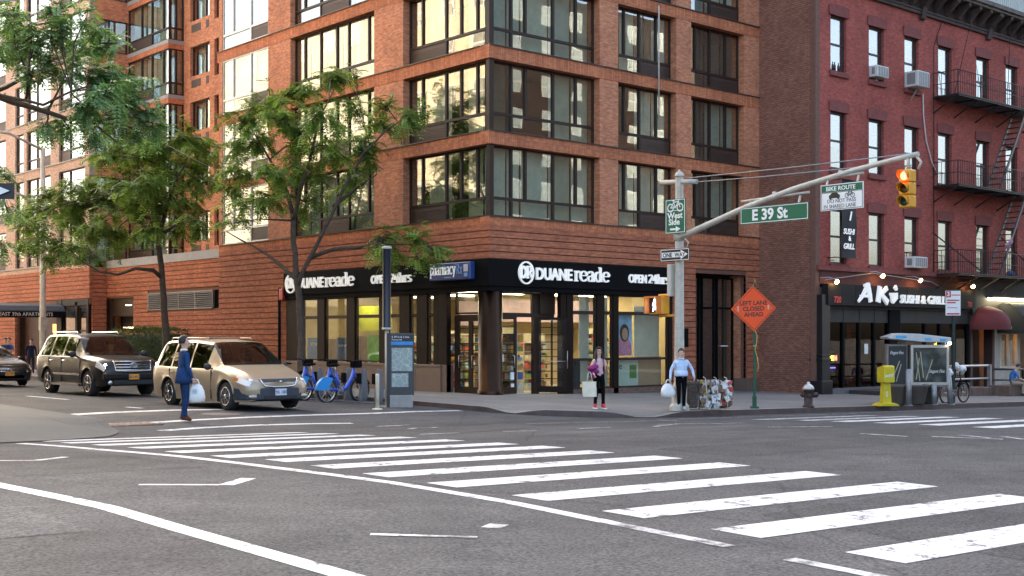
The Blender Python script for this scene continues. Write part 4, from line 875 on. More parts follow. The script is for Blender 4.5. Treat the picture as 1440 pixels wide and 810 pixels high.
b = B(); text_mesh(b, 'EL POTRO', .42, lambda u, v, d: (28.5+u, TY-1.49-d, 2.1+v), 0, .01, .01); b.obj('letters', MATS['awning white'], EA)
# hanging restaurant banner
bn = thing('hanging_banner', 'black vertical SUSHI & GRILL banner over the first window', 'banner', (15.6,TY-.5,5))
b = B(); n = 10; vs = []
for i in range(n+1):
    for x in (15.1,16.1): vs.append((x, TY-.45-.03*sin(i*1.1+x), 4.95+i*.3))
b.add(vs, [(2*i,2*i+1,2*i+3,2*i+2) for i in range(n)], True); b.obj('cloth', mat('black banner', (.012,.012,.014), .7), bn, fix=False)
b = B(); H = lambda u, v, d: (15.15+u, TY-.5-d, v)
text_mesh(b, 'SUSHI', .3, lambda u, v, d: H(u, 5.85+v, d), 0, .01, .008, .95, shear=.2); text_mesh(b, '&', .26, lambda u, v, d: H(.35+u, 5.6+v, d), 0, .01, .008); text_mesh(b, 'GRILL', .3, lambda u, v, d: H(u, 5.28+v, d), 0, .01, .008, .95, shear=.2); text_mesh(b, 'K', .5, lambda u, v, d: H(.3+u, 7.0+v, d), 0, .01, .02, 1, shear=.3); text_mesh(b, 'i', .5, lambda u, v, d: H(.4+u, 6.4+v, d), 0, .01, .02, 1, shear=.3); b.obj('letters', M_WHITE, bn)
b = B(); b.tube([(14.6,TY-.45,4.93),(16.4,TY-.45,4.93)], .02, 6); b.obj('rod', M_IRONB, bn); b = B(); b.tube([(15.1,TY-.02,7.95),(15.1,TY-.5,7.95),(16.1,TY-.5,7.95)], .02, 6); b.obj('rod', M_IRONB, bn); b = B(); b.tube([(14.8,TY-.02,4.93),(14.8,TY-.45,4.93)], .02, 6); b.obj('rod', M_IRONB, bn)
# window air conditioners
def ac(label, x0, x1, z0, z1, proj, bracket=False):
    t = thing('air_conditioner', label, 'air conditioner', ((x0+x1)/2, TY, z0), group='air conditioners in the tenement windows')
    b = B(); b.box(x0, x1, TY-proj, TY+.1, z0, z1); b.obj('case', mat('ac case', (.62,.62,.58), .5, 0, .1, 5), t, bev=.02)
    b = B(); b.box(x0+.05, x1-.05, TY-proj-.012, TY-proj-.002, z0+.05, z1-.05); g = b.obj('grille', mat('ac grille', (.22,.22,.21), .6), t)
    for i in range(7):
        b = B(); x = x0+.06+i*(x1-x0-.12)/6; b.box(x-.01, x+.01, TY-proj-.02, TY-proj-.012, z0+.05, z1-.05); b.obj('fin', MATS['ac case'], g)
    b = B(); b.box(x0-.012, x0-.002, TY-proj+.12, TY-.1, z0+.1, z1-.08); b.obj('side_vent', MATS['ac grille'], t)
    if bracket: b = B(); b.bar(((x0+x1)/2, TY-.5*proj, z0-.02), ((x0+x1)/2, TY, z0-.45), .05); b.obj('bracket', MATS['pale conduit'], t)
ac('small white air conditioner in the second top-floor window', 17.72, 18.55, 12.3, 12.75, .35)
ac('large white air conditioner jutting from the third top-floor window', 20.3, 21.2, 12.22, 12.86, .6, True)
ac('white air conditioner in the lowest row of tenement windows', 20.3, 21.3, 4.74, 5.2, .45)
cbw = thing('hanging_cable', 'white cable looping down the red wall from the large air conditioner', 'cable', (21.6,TY,9)); b = B(); b.tube([(21.6,TY-.05,12.1),(21.65,TY-.05,11.2),(21.85,TY-.05,10.2),(22.3,TY-.05,9.3),(22.75,TY-.05,8.8)], .03, 6); b.obj('cable', mat('white cable', (.6,.57,.55), .6), cbw)
pl = thing('window_pots', 'little dark bottles on the first top-floor sill', 'pots', (15.3,TY-.05,12.2)); b = B()
for x in (15.12,15.25,15.5): b.lathe([(.05,0),(.05,.2),(.02,.26),(.02,.34)], (x,TY-.04,12.2), 8)
b.obj('pot', M_SASH, pl)
# ---- fire escape
FE = thing('fire_escape', 'black iron fire escape with balconies and steep ladders on the red tenement', 'fire escape', (26,TY,4.5))
for k, z in enumerate((4.55,8.3,12.1)):
    x0, x1, pr = 22.5, 30.3, 1.15
    b = B()
    for i in range(24): y = TY-.06-i*pr/23*.99; b.bar((x0,y,z), (x1,y,z), .025, .04)
    PLT = b.obj('platform', M_IRONB, FE)
    b = B()
    for y in (TY-.04, TY-pr): b.bar((x0,y,z-.03), (x1,y,z-.03), .05, .1)
    for x in (x0, 24.2, 26, 27.9, x1):
        b.bar((x,TY,z-.06), (x,TY-pr,z-.06), .05, .07); b.bar((x,TY-pr+.05,z-.08), (x,TY,z-.7), .04, .05)
    b.obj('support', M_IRONB, FE)
    b = B()
    for h in (.5, 1.0):
        b.tube([(x0,TY,z+h),(x0,TY-pr,z+h),(x1,TY-pr,z+h),(x1,TY,z+h)], .017, 5)
    for i in range(44): x = x0+(x1-x0)*i/43; b.bar((x,TY-pr,z), (x,TY-pr,z+1), .017)
    for i in range(7):
        for x in (x0, x1): y = TY-pr*i/6; b.bar((x,y,z), (x,y,z+1), .017)
    for x in (x0,24.4,26.5,28.4,x1): b.bar((x,TY-pr,z), (x,TY-pr,z+1.02), .04)
    b.obj('railing', M_IRONB, FE)
for z0, z1, xa, xb in ((4.6,8.3,26.2,28.6),(8.35,12.1,26.2,28.6)):
    b = B()
    for y in (TY-.45, TY-1.05): b.bar((xa,y,z0), (xb,y,z1), .05, .12)
    L_ = b.obj('ladder', mat('grey ladder iron', (.1,.095,.09), .5, .3), FE)
    for i in range(1, 14):
        t = i/14; b = B(); b.box(xa+(xb-xa)*t-.1, xa+(xb-xa)*t+.1, TY-1.02, TY-.48, z0+(z1-z0)*t-.015, z0+(z1-z0)*t+.015); b.obj('tread', M_IRONB, L_)
b = B()
for x in (28.9, 29.7): b.bar((x,TY-1.25,2.0), (x,TY-1.25,8.9), .045)
D_ = b.obj('drop_ladder', M_IRONB, FE)
for i in range(20): b = B(); b.bar((28.9,TY-1.25,2.2+i*.33), (29.7,TY-1.25,2.2+i*.33), .025); b.obj('rung', M_IRONB, D_)
b = B(); b.bar((22.3,TY-.1,6.3),(25.2,TY-.9,4.6),.04); b.bar((27.9,TY-.2,6.4),(29.2,TY-1.1,4.9),.04); b.tube([(22.45,TY-.06,4.6),(22.45,TY-.06,14.2),(23.2,TY-.06,15.6)], .02, 5); b.tube([(24.2,TY-.9,15.9),(24.0,TY-.06,12.1)], .015, 5); b.tube([(27.6,TY-.8,15.9),(28.0,TY-.5,13.1)], .015, 5); b.tube([(29.4,TY-.9,16.2),(29.4,TY-.9,13.1)], .015, 5); b.obj('stay_rod', M_IRONB, FE)
fg = thing('small_flag', 'little faded flag tied to the lower fire escape ladder', 'flag', (26.9,TY-1.1,6.2)); b = B(); b.add([(26.5,TY-1.15,5.9),(27.2,TY-1.12,6.35),(27.1,TY-1.2,6.05),(26.6,TY-1.1,5.7)], [(0,1,2,3)]); b.obj('cloth', mat('faded flag', (.3,.15,.22), .8, 0, .6, 12), fg)
bb = thing('blue_bundle', 'small blue bundle on the lowest fire escape balcony', 'bundle', (27.6,TY-.8,4.6)); b = B(); b.ball((27.6,TY-.8,4.72),.22,.15,.14); b.ball((27.85,TY-.75,4.7),.15,.13,.12); b.obj('cloth', mat('blue cloth', (.05,.09,.22), .8), bb)
rr = thing('roof_railing', 'pale green metal railing on the tenement roof at top right', 'railing', (34,TY+.6,16.8)); b = B()
for z in (16.95,17.9): b.bar((26,TY+.4,z),(38,TY+.4,z),.05)
for i in range(60): x = 26+i*.2; b.bar((x,TY+.4,16.62),(x,TY+.4,17.9),.02)
b.obj('bars', mat('pale green paint', (.4,.45,.42), .6), rr)
# ================================================================ buildings across the streets, seen only in the glass
def plain_block(name, label, x0, x1, y0, y1, h, m, face, wcol, dz=2.9, du=3.0):
    t = thing(name, label, 'building', ((x0+x1)/2, (y0+y1)/2, 0)); b = B(); b.box(x0, x1, y0, y1, -1, h); b.obj('wall', m, t)
    z = 4.2
    while z < h-2:
        u = (x0 if face == 'y' else y0)+1.2; e = (x1 if face == 'y' else y1)-1.5
        while u < e:
            b = B()
            if face == 'y': b.box(u, u+1.2, y1-.02, y1+.03, z, z+1.6); w = b.obj('window', M_WHITEF, t); b = B(); b.box(u+.08, u+1.12, y1+.031, y1+.04, z+.08, z+.76); b.box(u+.08, u+1.12, y1+.031, y1+.04, z+.84, z+1.52); b.obj('pane', wcol, w)
            else: b.box(x1-.02, x1+.03, u, u+1.2, z, z+1.6); w = b.obj('window', M_WHITEF, t); b = B(); b.box(x1+.031, x1+.04, u+.08, u+1.12, z+.08, z+.76); b.box(x1+.031, x1+.04, u+.08, u+1.12, z+.84, z+1.52); b.obj('pane', wcol, w)
            u += du
        z += dz
M_BASE_DK = mat('dark reflection base', (.07,.05,.04), .8, 0, .4, .8)  # unseen dark base added so cars and shop glass mirror less brightness
M_SKYG = mat('sky toned sash glass', (.36,.43,.42), .35, .0)  # pale colour stands in for sky mirrored in the panes
plain_block('apartment_block', 'cream apartment block across the side street, reflected in the corner windows', -34, -21.2, -5, 34, 24, mat('cream stucco', (.62,.52,.36), .8, 0, .08, 1), 'x', mat('grey brown sash glass', (.22,.2,.17), .2))  # panes in a grey-brown tone
b = B(); b.box(-34.1,-21.1,-5.1,34.1,-1,4.0); b.obj('reflection_base', M_BASE_DK, bpy.data.objects['apartment_block'])
plain_block('apartment_block', 'pale stone block down the side street, mirrored in the wide windows', -34, -21.2, 34.5, 76, 24, mat('pale limestone', (.5,.45,.36), .8, 0, .1, 1), 'x', mat('grey brown sash glass', (.22,.2,.17), .2), du=3.3)
b = B(); b.box(-34.1,-21.1,34.45,76.1,-1,4.0); b.obj('reflection_base', M_BASE_DK, [o for o in bpy.data.objects if o.name.startswith('apartment_block')][-1])
plain_block('apartment_block', 'low brown brick block further down the side street, seen only in reflections', -34, -21.2, 76.5, 130, 12.5, brick_mat('umber brick', (.16,.085,.055), (.12,.065,.042), (.12,.08,.06)), 'x', mat('grey brown sash glass', (.22,.2,.17), .2), du=3.6)
plain_block('apartment_block', 'brown brick apartment block across the avenue, reflected in the avenue windows', 8, 64, -58, -44, 30, brick_mat('dark brown brick', (.10,.065,.05), (.08,.05,.04), (.1,.07,.06)), 'y', M_SKYG, du=3.4)

def tower():
    t = thing('glass_tower', 'pale green glazed tower rising behind the tenement roof', 'building', (44,26,0))
    b = B(); b.box(16, 90, 10, 40, -1, 80); b.obj('wall', mat('tower slab', (.36,.40,.37), .7, 0, .1, 1), t)  # carried far above the view to shade the block across the avenue
    for k in range(6):
        for i in range(9):
            x = 24+i*2.4; z = 14.5+k*3; b = B(); b.box(x, x+2.1, 9.93, 10.02, z, z+2.2); w = b.obj('window', M_WHITEF, t); b = B(); b.box(x+.08, x+2.02, 9.91, 9.93, z+.1, z+2.1); b.obj('pane', M_SKYG, w)
tower()
# ================================================================ street furniture
RZ0 = HEAD - pi/2            # a thing turned so that its local x runs along the picture's left-right
def W(x, y): return walk(x, y)
M_GALV = mat('weathered galvanised steel', (.47,.44,.37), .6, .1, .2, 5, .1); M_STEEL = mat('grey steel', (.28,.28,.28), .5, .5, .2, 6)
M_SGREEN = mat('sign green', (.0,.115,.055), .45, 0, .05); M_SWHITE = mat('sign white', (.78,.78,.75), .5, 0, .05); M_SBLACK = mat('sign black', (.015,.015,.015), .5, 0, .05)
# ---- signal pole with mast arm
px, py = -1.1, -9.1; pz = W(px, py)
SP = thing('signal_pole', 'tall pale grey signal pole with a long mast arm over the avenue', 'pole', (px,py,pz))
b = B(); b.tube([(px,py,pz),(px,py,1.2),(px,py,6.1)], [.15,.13,.105], 8, smooth=False); b.obj('pole', M_GALV, SP)
b = B(); b.lathe([(.26,0),(.26,.12),(.2,.2),(.2,.62),(.15,.72)], (px,py,pz), 8, smooth=False); b.obj('pole_base', M_GALV, SP)
b = B(); b.lathe([(.13,6.1),(.13,6.15),(.09,6.22),(.03,6.26),(.02,6.3)], (px,py,0), 12); b.obj('cap', M_GALV, SP)
b = B(); b.tube([(px,py+.65,6.02),(px,py-.6,5.93)], .065, 10); b.obj('top_bracket', M_GALV, SP)
armp = [(-9.2,4.52),(-9.45,4.58),(-11.37,5.13),(-12.88,5.47),(-14.48,5.74),(-15.5,5.87),(-16.15,5.94)]
b = B(); b.tube([(px-.05,y,z) for y, z in armp], [.085,.085,.075,.07,.062,.06,.058], 10); b.obj('mast_arm', M_GALV, SP)
b = B(); b.lathe([(.15,4.42),(.15,4.66)], (px,py,0), 8); b.tube([(px-.06,-9.3,4.5),(px-.1,-9.5,4.35),(px-.08,-9.42,4.2),(px-.02,-9.22,4.22)], .018, 6); b.obj('clamp', M_GALV, SP)
for z, y1, z1 in ((6.05,-15.9,5.97),(5.93,-14.6,5.8)):
    b = B(); b.tube([(px,py-.2,z),(px-.03,(py+y1)/2,(z+z1)/2-.02),(px-.05,y1,z1)], .014, 5); b.obj('stay_wire', MATS['grey steel'], SP)
b = B(); b.box(px-.16,px+.12,py+.16,py+.3,2.95,3.8); b.obj('control_box', mat('beige box', (.5,.47,.4), .6), SP, bev=.015)
# bars that carry the hanging signs
for y0, y1, z0, z1 in ((-11.2,-13.25,5.28,5.34),(-13.5,-14.75,5.62,5.66)):
    b = B(); b.tube([(px-.05,y0,z0),(px-.05,y1,z1)], .03, 8); b.cyl((px-.05,(y0+y1)/2,z0),(px-.05,(y0+y1)/2,z0+.16),.05); b.obj('sign_bar', M_GALV, SP)
def sign_plate(name, label, X, y0, y1, z0, z1, base, border=None, inset=.018, holders=True):
    t = thing(name, label, 'sign', (X,(y0+y1)/2,z0)); b = B(); b.box(X-.012, X+.012, y1, y0, z0, z1); b.obj('plate', base, t)
    if border:
        b = B(); e = inset; w = .016
        for a in ((y1+e, y0-e, z0+e, z0+e+w), (y1+e, y0-e, z1-e-w, z1-e), (y1+e, y1+e+w, z0+e+w, z1-e-w), (y0-e-w, y0-e, z0+e+w, z1-e-w)): b.box(X-.016, X-.0122, *a)
        b.obj('border', border, t)
    if holders:
        b = B()
        for y in (y0-.35*(y0-y1)*.4, y1+.35*(y0-y1)*.4): b.bar((X,y,z1), (X+.06,y,z1+.17), .04)
        b.obj('hanger', M_GALV, t)
    return t
def sfn(X, y, z): return lambda u, v, d: (X-.0125-d, y-u, z+v)
t = sign_plate('street_name_sign', 'green E 39 St street name sign hanging from the mast arm', px-.1, -11.22, -13.27, 4.69, 5.11, M_SGREEN, M_SWHITE)
b = B(); text_mesh(b, 'E 39 St', .37, sfn(px-.1, -11.58, 4.78), 0, .004, .012, 1.02); b.obj('letters', M_SWHITE, t)
t = sign_plate('bike_route_sign', 'white and green BIKE ROUTE sign hanging from the mast arm', px-.1, -13.62, -14.78, 4.85, 5.46, M_SWHITE, None)
b = B(); b.box(px-.116, px-.1125, -14.76, -13.64, 5.28, 5.44); b.obj('green_band', M_SGREEN, t)
b = B(); e = .018
for a in ((-14.78+e,-13.62-e,4.85+e,4.85+e+.012), (-14.78+e,-13.62-e,5.26,5.272), (-14.78+e,-14.78+e+.012,4.88,5.26), (-13.62-e-.012,-13.62-e,4.88,5.26)): b.box(px-.116, px-.1122, *a)
b.obj('border', M_SBLACK, t)
b = B(); text_mesh(b, 'BIKE ROUTE', .14, sfn(px-.104, -13.77, 5.31), 0, .004, .003, 1.05); b.obj('letters', M_SWHITE, t)
b = B(); text_mesh(b, 'DO NOT PASS', .125, sfn(px-.1, -13.8, 5.02), 0, .004, .0, .98); text_mesh(b, 'IN SHARED LANE', .125, sfn(px-.1, -13.7, 4.9), 0, .004, .0, .92); b.obj('letters', M_SBLACK, t)
def bike_icon(b, fn, s, w=.018):
    for cx in (-.33, .33):
        P = arc(cx,0,.2,.2,0,360,18); 
        for i in range(18): (x0,y0),(x1,y1) = P[i],P[i+1]; l = sqrt((x1-x0)**2+(y1-y0)**2); nx, ny = -(y1-y0)/l*.03, (x1-x0)/l*.03; b.prism([((x0+nx)*s,(y0+ny)*s),((x1+nx)*s,(y1+ny)*s),((x1-nx)*s,(y1-ny)*s),((x0-nx)*s,(y0-ny)*s)], fn, 0, .004)
    for p, q in (((-.33,0),(-.1,.3)),((-.1,.3),(.22,.3)),((.22,.3),(0,0)),((0,0),(-.33,0)),((0,0),(-.14,.36)),((.33,0),(.2,.4)),((.2,.4),(.3,.42)),((-.2,.38),(-.06,.38))):
        l = sqrt((q[0]-p[0])**2+(q[1]-p[1])**2); nx, ny = -(q[1]-p[1])/l*.026, (q[0]-p[0])/l*.026
        b.prism([((p[0]+nx)*s,(p[1]+ny)*s),((q[0]+nx)*s,(q[1]+ny)*s),((q[0]-nx)*s,(q[1]-ny)*s),((p[0]-nx)*s,(p[1]-ny)*s)], fn, 0, .004)
b = B(); bike_icon(b, sfn(px-.1, -14.42, 5.17), .24); b.obj('bicycle_symbol', M_SBLACK, t)
b = B(); b.prism([(0,.03),(.3,.03),(.3,.1),(.26,.12),(.21,.17),(.09,.17),(.04,.12),(0,.1)], sfn(px-.1, -13.85, 5.1), 0, .004); b.box(px-.116,px-.1125,-13.92,-13.87,5.1,5.14); b.box(px-.116,px-.1125,-14.13,-14.08,5.1,5.14); b.obj('car_symbol', M_SBLACK, t)
X2 = px-.17
t = sign_plate('bike_way_sign', 'green West Side bicycle route sign on the signal pole', X2, -8.77, -9.47, 4.6, 5.51, M_SGREEN, M_SWHITE, holders=False)
b = B(); bike_icon(b, sfn(X2, -9.12, 5.28), .5); b.box(X2-.016, X2-.0125, -9.4, -8.84, 5.2, 5.212); b.obj('bicycle_symbol', M_SWHITE, t)
b = B(); text_mesh(b, 'West', .22, sfn(X2, -8.85, 5.0), 0, .004, .006, 1.05); text_mesh(b, 'Side', .22, sfn(X2, -8.89, 4.83), 0, .004, .006, 1.05); b.obj('letters', M_SWHITE, t)
b = B(); b.prism([(0,.05),(.2,.05),(.2,0),(.36,.075),(.2,.15),(.2,.1),(0,.1)], sfn(X2, -8.94, 4.64), 0, .004); b.obj('arrow', M_SWHITE, t)
t = sign_plate('one_way_sign', 'black ONE WAY sign with a white arrow on the signal pole', X2, -8.6, -9.6, 3.88, 4.2, M_SBLACK, M_SWHITE, .012, False)
b = B(); b.prism([(0,.06),(.66,.06),(.66,.01),(.9,.13),(.66,.25),(.66,.2),(0,.2)], sfn(X2, -8.65, 3.91), 0, .004); b.obj('arrow', M_SWHITE, t)
b = B(); text_mesh(b, 'ONE  WAY', .155, sfn(X2-.0045, -8.68, 3.985), 0, .003, .004, 1.02); b.obj('letters', M_SBLACK, t)
# pedestrian signal on yellow brackets
M_YEL = mat('signal yellow', (.72,.32,.02), .45, 0, .12, 5)
t = thing('pedestrian_signal', 'yellow pedestrian signal showing a white walking figure', 'signal', (px,py+.5,2.5))
x0 = px-.1; b = B(); b.box(x0-.12, x0+.2, py+.42, py+.92, 2.48, 2.95); b.obj('housing', M_YEL, t, bev=.02)
b = B(); b.box(x0-.3, x0-.121, py+.44, py+.48, 2.5, 2.96); b.box(x0-.3, x0-.121, py+.86, py+.9, 2.5, 2.96); b.box(x0-.3, x0-.121, py+.48, py+.86, 2.92, 2.96); b.obj('visor', mat('visor orange', (.62,.18,.03), .5), t)
b = B(); b.box(x0-.128, x0-.1205, py+.48, py+.86, 2.52, 2.92); b.obj('lens', mat('dark lens', (.03,.03,.035), .3), t)
b = B(); F = sfn(x0-.116, py+.67, 2.72); b.prism([(c[0],c[1]) for c in arc(0,.135,.03,.035,0,360,10)[:-1]], F, 0, .004)
for q in (((-.03,.1),(.03,.1),(.025,-.02),(-.025,-.02)), ((.0,-.02),(.03,-.02),(.075,-.16),(.045,-.16)), ((-.03,-.02),(0,-.02),(-.04,-.16),(-.075,-.16)), ((.02,.09),(.04,.07),(.085,.01),(.07,0)), ((-.04,.09),(-.02,.09),(-.06,-.01),(-.08,0))): b.prism(list(q), F, 0, .004)
b.obj('walking_figure', mat('white light', (.9,.95,1), .5, emit=2.2), t)
b = B(); b.tube([(px,py,2.99),(px,py+.72,2.99)], .035, 8); b.obj('bracket', M_YEL, t); b = B(); b.tube([(px,py,2.44),(px,py+.72,2.44)], .035, 8); b.obj('bracket', M_YEL, t)
# traffic light
t = thing('traffic_light', 'yellow three-lens traffic light showing red at the end of the mast arm', 'traffic light', (px-.05,-15.95,4.75))
b = B(); b.cyl((px-.05,-15.9,5.9),(px-.05,-15.9,5.62),.04); b.tube([(px-.05,-16.1,5.9),(px-.05,-16.22,5.75),(px-.05,-16.15,5.6)], .03, 6); b.obj('hanger', M_GALV, t)
lens = [mat('red lens', (1,.03,.02), .3, emit=5), mat('dark amber lens', (.09,.04,.01), .3), mat('dark green lens', (.01,.05,.035), .3)]
for i in range(3):
    z = 5.47-i*.285; b = B(); b.box(px-.19, px+.08, -16.03, -15.74, z-.138, z+.138); h = b.obj('section', M_YEL, t, bev=.025)
    b = B(); b.lathe([(.0,0),(.1,0),(.1,-.012),(0,-.014)], (px-.19,-15.885,z), 16, 'x'); b.obj('lens', lens[i], h)
    b = B(); n = 12; vs = []
    for k in range(n+1):
        a = radians(-30+240*k/n); 
        for dx, r in ((0,.118),(-.2,.118)): vs.append((px-.192+dx*(.55+.45*sin(a)), -15.885-r*cos(a), z+r*sin(a)))
    b.add(vs, [(2*k,2*k+1,2*k+3,2*k+2) for k in range(n)], True); v = b.obj('visor', M_YEL, h, fix=False); md = v.modifiers.new('thick', 'SOLIDIFY'); md.thickness = .006
# ---- orange diamond sign
x, y = 2.05, -9.12; z = W(x, y)
t = thing('construction_sign', 'orange diamond LEFT LANE CLOSED AHEAD sign tied to a green post', 'sign', (x,y,z), RZ0+.06)
b = B(); b.box(-.03,.03,-.03,.03,0,3.5); b.obj('post', mat('green post', (.01,.075,.04), .5, .2), t, True); b = B(); b.box(-.1,.1,-.1,.1,0,.06); b.box(-.05,.05,-.05,.05,.06,.35); b.obj('post_base', MATS['green post'], t, True)
cz = 2.67-z; th = radians(2); D = lambda u, v, d: (u*cos(th)-v*sin(th)-.04, -.045-d, cz+u*sin(th)+v*cos(th))
M_ORG = mat('fluorescent orange', (.9,.085,.006), .6, 0, .06, 3)
b = B(); r = .645; b.prism([(0,-r),(r,0),(0,r),(-r,0)], D, 0, .012); b.obj('plate', M_ORG, t, True)
b = B()
for a0, a1 in (((0,-r),(r,0)),((r,0),(0,r)),((0,r),(-r,0)),((-r,0),(0,-r))):
    k0, k1 = .93, .905; b.prism([(a0[0]*k0,a0[1]*k0),(a1[0]*k0,a1[1]*k0),(a1[0]*k1,a1[1]*k1),(a0[0]*k1,a0[1]*k1)], D, .0122, .015)
b.obj('border', M_SBLACK, t, True)
b = B()
for tx, v in (('LEFT LANE',.1),('CLOSED',-.06),('AHEAD',-.22)): text_mesh(b, tx, .165, lambda u, w, d: D(u, v+w, d), .0122, .015, .004, 1.0, 'CENTER')
b.obj('letters', M_SBLACK, t, True)
b = B(); b.box(-.5,-.46,-.06,-.058,cz-.08,cz+.06); b.box(.36,.4,-.06,-.058,cz-.02,cz+.1); b.obj('clip', M_GALV, t, True)
b = B(); M_ROPE = mat('yellow rope', (.45,.36,.14), .8); b.tube([(0,-.05,cz-.62),(.06,-.06,cz-.75),(.05,-.05,cz-.95),(0,-.05,cz-1.15),(.07,-.07,cz-1.4),(.1,-.06,cz-1.65),(.07,-.05,cz-1.78)], .012, 5); b.tube([(-.06,-.05,cz-1.05),(.06,-.05,cz-1.05)], .014, 5); b.tube([(-.05,-.05,cz+.62),(0,-.04,cz+.83),(.05,-.05,cz+.6)], .01, 5); b.obj('rope', M_ROPE, t, True)
# ---- hydrant
x, y = 4.4, -9.25; z = W(x, y)
t = thing('fire_hydrant', 'dark brown fire hydrant with a silver cap at the curb', 'hydrant', (x,y,z), RZ0)
mb = mat('rusty dark iron', (.055,.035,.03), .6, .3, .4, 9, .3); b = B(); b.lathe([(.17,0),(.17,.05),(.13,.06),(.125,.46),(.15,.48),(.15,.52)], (0,0,0), 16); b.obj('barrel', mb, t, True)
b = B(); b.lathe([(.17,.52),(.17,.56),(.14,.62),(.08,.67),(.045,.69),(.045,.74),(.02,.75)], (0,0,0), 16); b.obj('bonnet', mat('silver paint', (.5,.49,.46), .45, .5, .2, 8), t, True)
for a, r, L in ((0,.075,.26),(pi,.06,.2),(-pi/2,.06,.2)):
    b = B(); b.cyl((.1*cos(a),.1*sin(a),.36), (L*cos(a),L*sin(a),.36), r, r, 12); b.cyl((L*cos(a),L*sin(a),.36), ((L+.04)*cos(a),(L+.04)*sin(a),.36), r*.45, r*.45, 6); b.obj('outlet', mb, t, True)
# ---- wayfinding totem and the dark mast behind it
x, y = -6.1, -3.5; z = road(x, y)
t = thing('map_totem', 'slim grey street map totem beside the bike docks', 'totem', (x,y,z), RZ0+.12)
b = B(); b.box(-.36,.36,-.12,.12,.34,2.02); b.obj('panel_body', mat('totem grey', (.045,.048,.052), .45, .2, .1, 3), t, True, bev=.01)
b = B(); b.box(-.38,-.3,-.14,.14,.0,2.02); b.obj('side_rail', mat('dark rail', (.035,.035,.04), .4, .3), t, True); b = B(); b.box(-.3,.32,-.16,.16,0,.34); b.obj('foot', mat('concrete foot', (.3,.29,.27), .8, 0, .15, 6), t, True, bev=.01)
b = B(); b.box(-.27,.33,-.128,-.121,1.73,1.97); b.obj('header', mat('header black', (.012,.012,.016), .4), t, True); b = B(); b.box(-.27,.33,-.132,-.1285,1.7,1.79); b.obj('header_band', mat('header blue', (.02,.22,.55), .4, 0, .3, 3), t, True)
def map_mat():
    m, tt, p = nodes('street map print'); L = tt.links.new; tc = nd(tt, 'TexCoord'); v = nd(tt, 'TexVoronoi', feature='DISTANCE_TO_EDGE'); v.inputs['Scale'].default_value = 5.5; L(tc.outputs['Object'], v.inputs['Vector'])
    r = ramp(tt, .02, .05, (.42,.46,.44,1), (.25,.31,.29,1)); L(v.outputs[0], r.inputs[0]); L(r.outputs[0], p.inputs['Base Color']); p.inputs['Roughness'].default_value = .35; return m
MM = map_mat(); b = B(); b.box(-.25,.31,-.128,-.121,.99,1.62); b.obj('map', MM, t, True); b = B(); b.box(-.25,.2,-.128,-.121,.56,.93); b.obj('map', MM, t, True)
b = B(); text_mesh(b, 'E 39 St & 2 Ave', .075, lambda u, v, d: (-.25+u, -.1285-d, 1.89+v), 0, .002); text_mesh(b, 'Murray Hill', .06, lambda u, v, d: (-.25+u, -.1285-d, 1.82+v), 0, .002); b.obj('letters', M_SWHITE, t, True)
x, y = -6.35, -3.2; z = road(x, y)
t = thing('station_mast', 'slim steel mast with a fat dark tube on top behind the map totem', 'mast', (x,y,z))
b = B(); b.cyl((0,0,0),(0,0,2.2),.055,.055,10); b.box(-.14,.14,-.14,.14,0,.03); b.obj('mast', M_GALV, t, True); b = B(); b.lathe([(.12,2.15),(.115,2.17),(.115,4.28),(.12,4.3)], (0,0,0), 16); b.obj('solar_tube', mat('dark navy tube', (.012,.014,.03), .3, .2), t, True); b = B(); b.lathe([(.14,2.1),(.14,2.16)], (0,0,0), 16); b.lathe([(.14,4.3),(.14,4.36),(.05,4.38)], (0,0,0), 16); b.obj('collar', M_GALV, t, True)
x, y = -7.4, -4.25; t = thing('delineator_post', 'cream flexible post standing on the road by the map totem', 'post', (x,y,road(x,y)))
b = B(); b.lathe([(.05,.03),(.05,.9),(.045,.94)], (0,0,0), 12); b.obj('tube', mat('cream plastic', (.62,.55,.42), .6, 0, .15, 6), t, True); b = B(); b.lathe([(.14,0),(.13,.03),(.05,.05)], (0,0,0), 14); b.obj('base', MATS['cream plastic'], t, True)
# ---- docks and share bikes
M_DOCK = mat('dock grey', (.16,.165,.17), .5, .2, .1, 5)
def dock(i, x, y, label):
    t = thing('bike_dock', label, 'bike dock', (x,y,road(x,y)), group='docks of the bike share station')
    b = B(); b.prism([(-.13,.02),(.17,.02),(.1,.95),(-.02,1.0)], lambda u, v, d: (u, d, v), -.07, .07); b.obj('housing', M_DOCK, t, True, bev=.015)
    b = B(); b.box(-.5,.35,-.38,.38,0,.03); b.obj('plate', mat('dock plate', (.09,.09,.095), .6, .2), t, True)
    b = B(); b.box(-.2,-.09,-.05,.05,.55,.85); b.obj('slot', M_BLACK, t, True); return t
dl = ['grey bike dock nearest the map totem', 'grey bike dock in front of the second blue bike wheel', 'grey bike dock between the two blue bikes', 'grey bike dock holding the blue bike beside the van', 'grey bike dock half hidden by the van', 'grey bike dock behind the tan van']
for i in range(6): dock(i, -5.22, -1.2+.8*i, dl[i])
M_BBLUE = mat('cobalt paint', (.012,.075,.5), .3, 0, .08, 4, coat=.4); M_BLITE = mat('sky blue guard', (.03,.3,.7), .35, 0, .08, 4); M_RUB = mat('tyre rubber', (.022,.022,.023), .8); M_ALU = mat('bright alloy', (.55,.55,.53), .35, .8)
def wheel2(b, x, r, w=.022, n=24):
    P = [(x+r*cos(2*pi*i/n), 0, r+r*sin(2*pi*i/n)*1.0) for i in range(n)]
    for i in range(n): b.bar(P[i], P[(i+1)%n], w*1.6, w*1.3, (0,1,0))
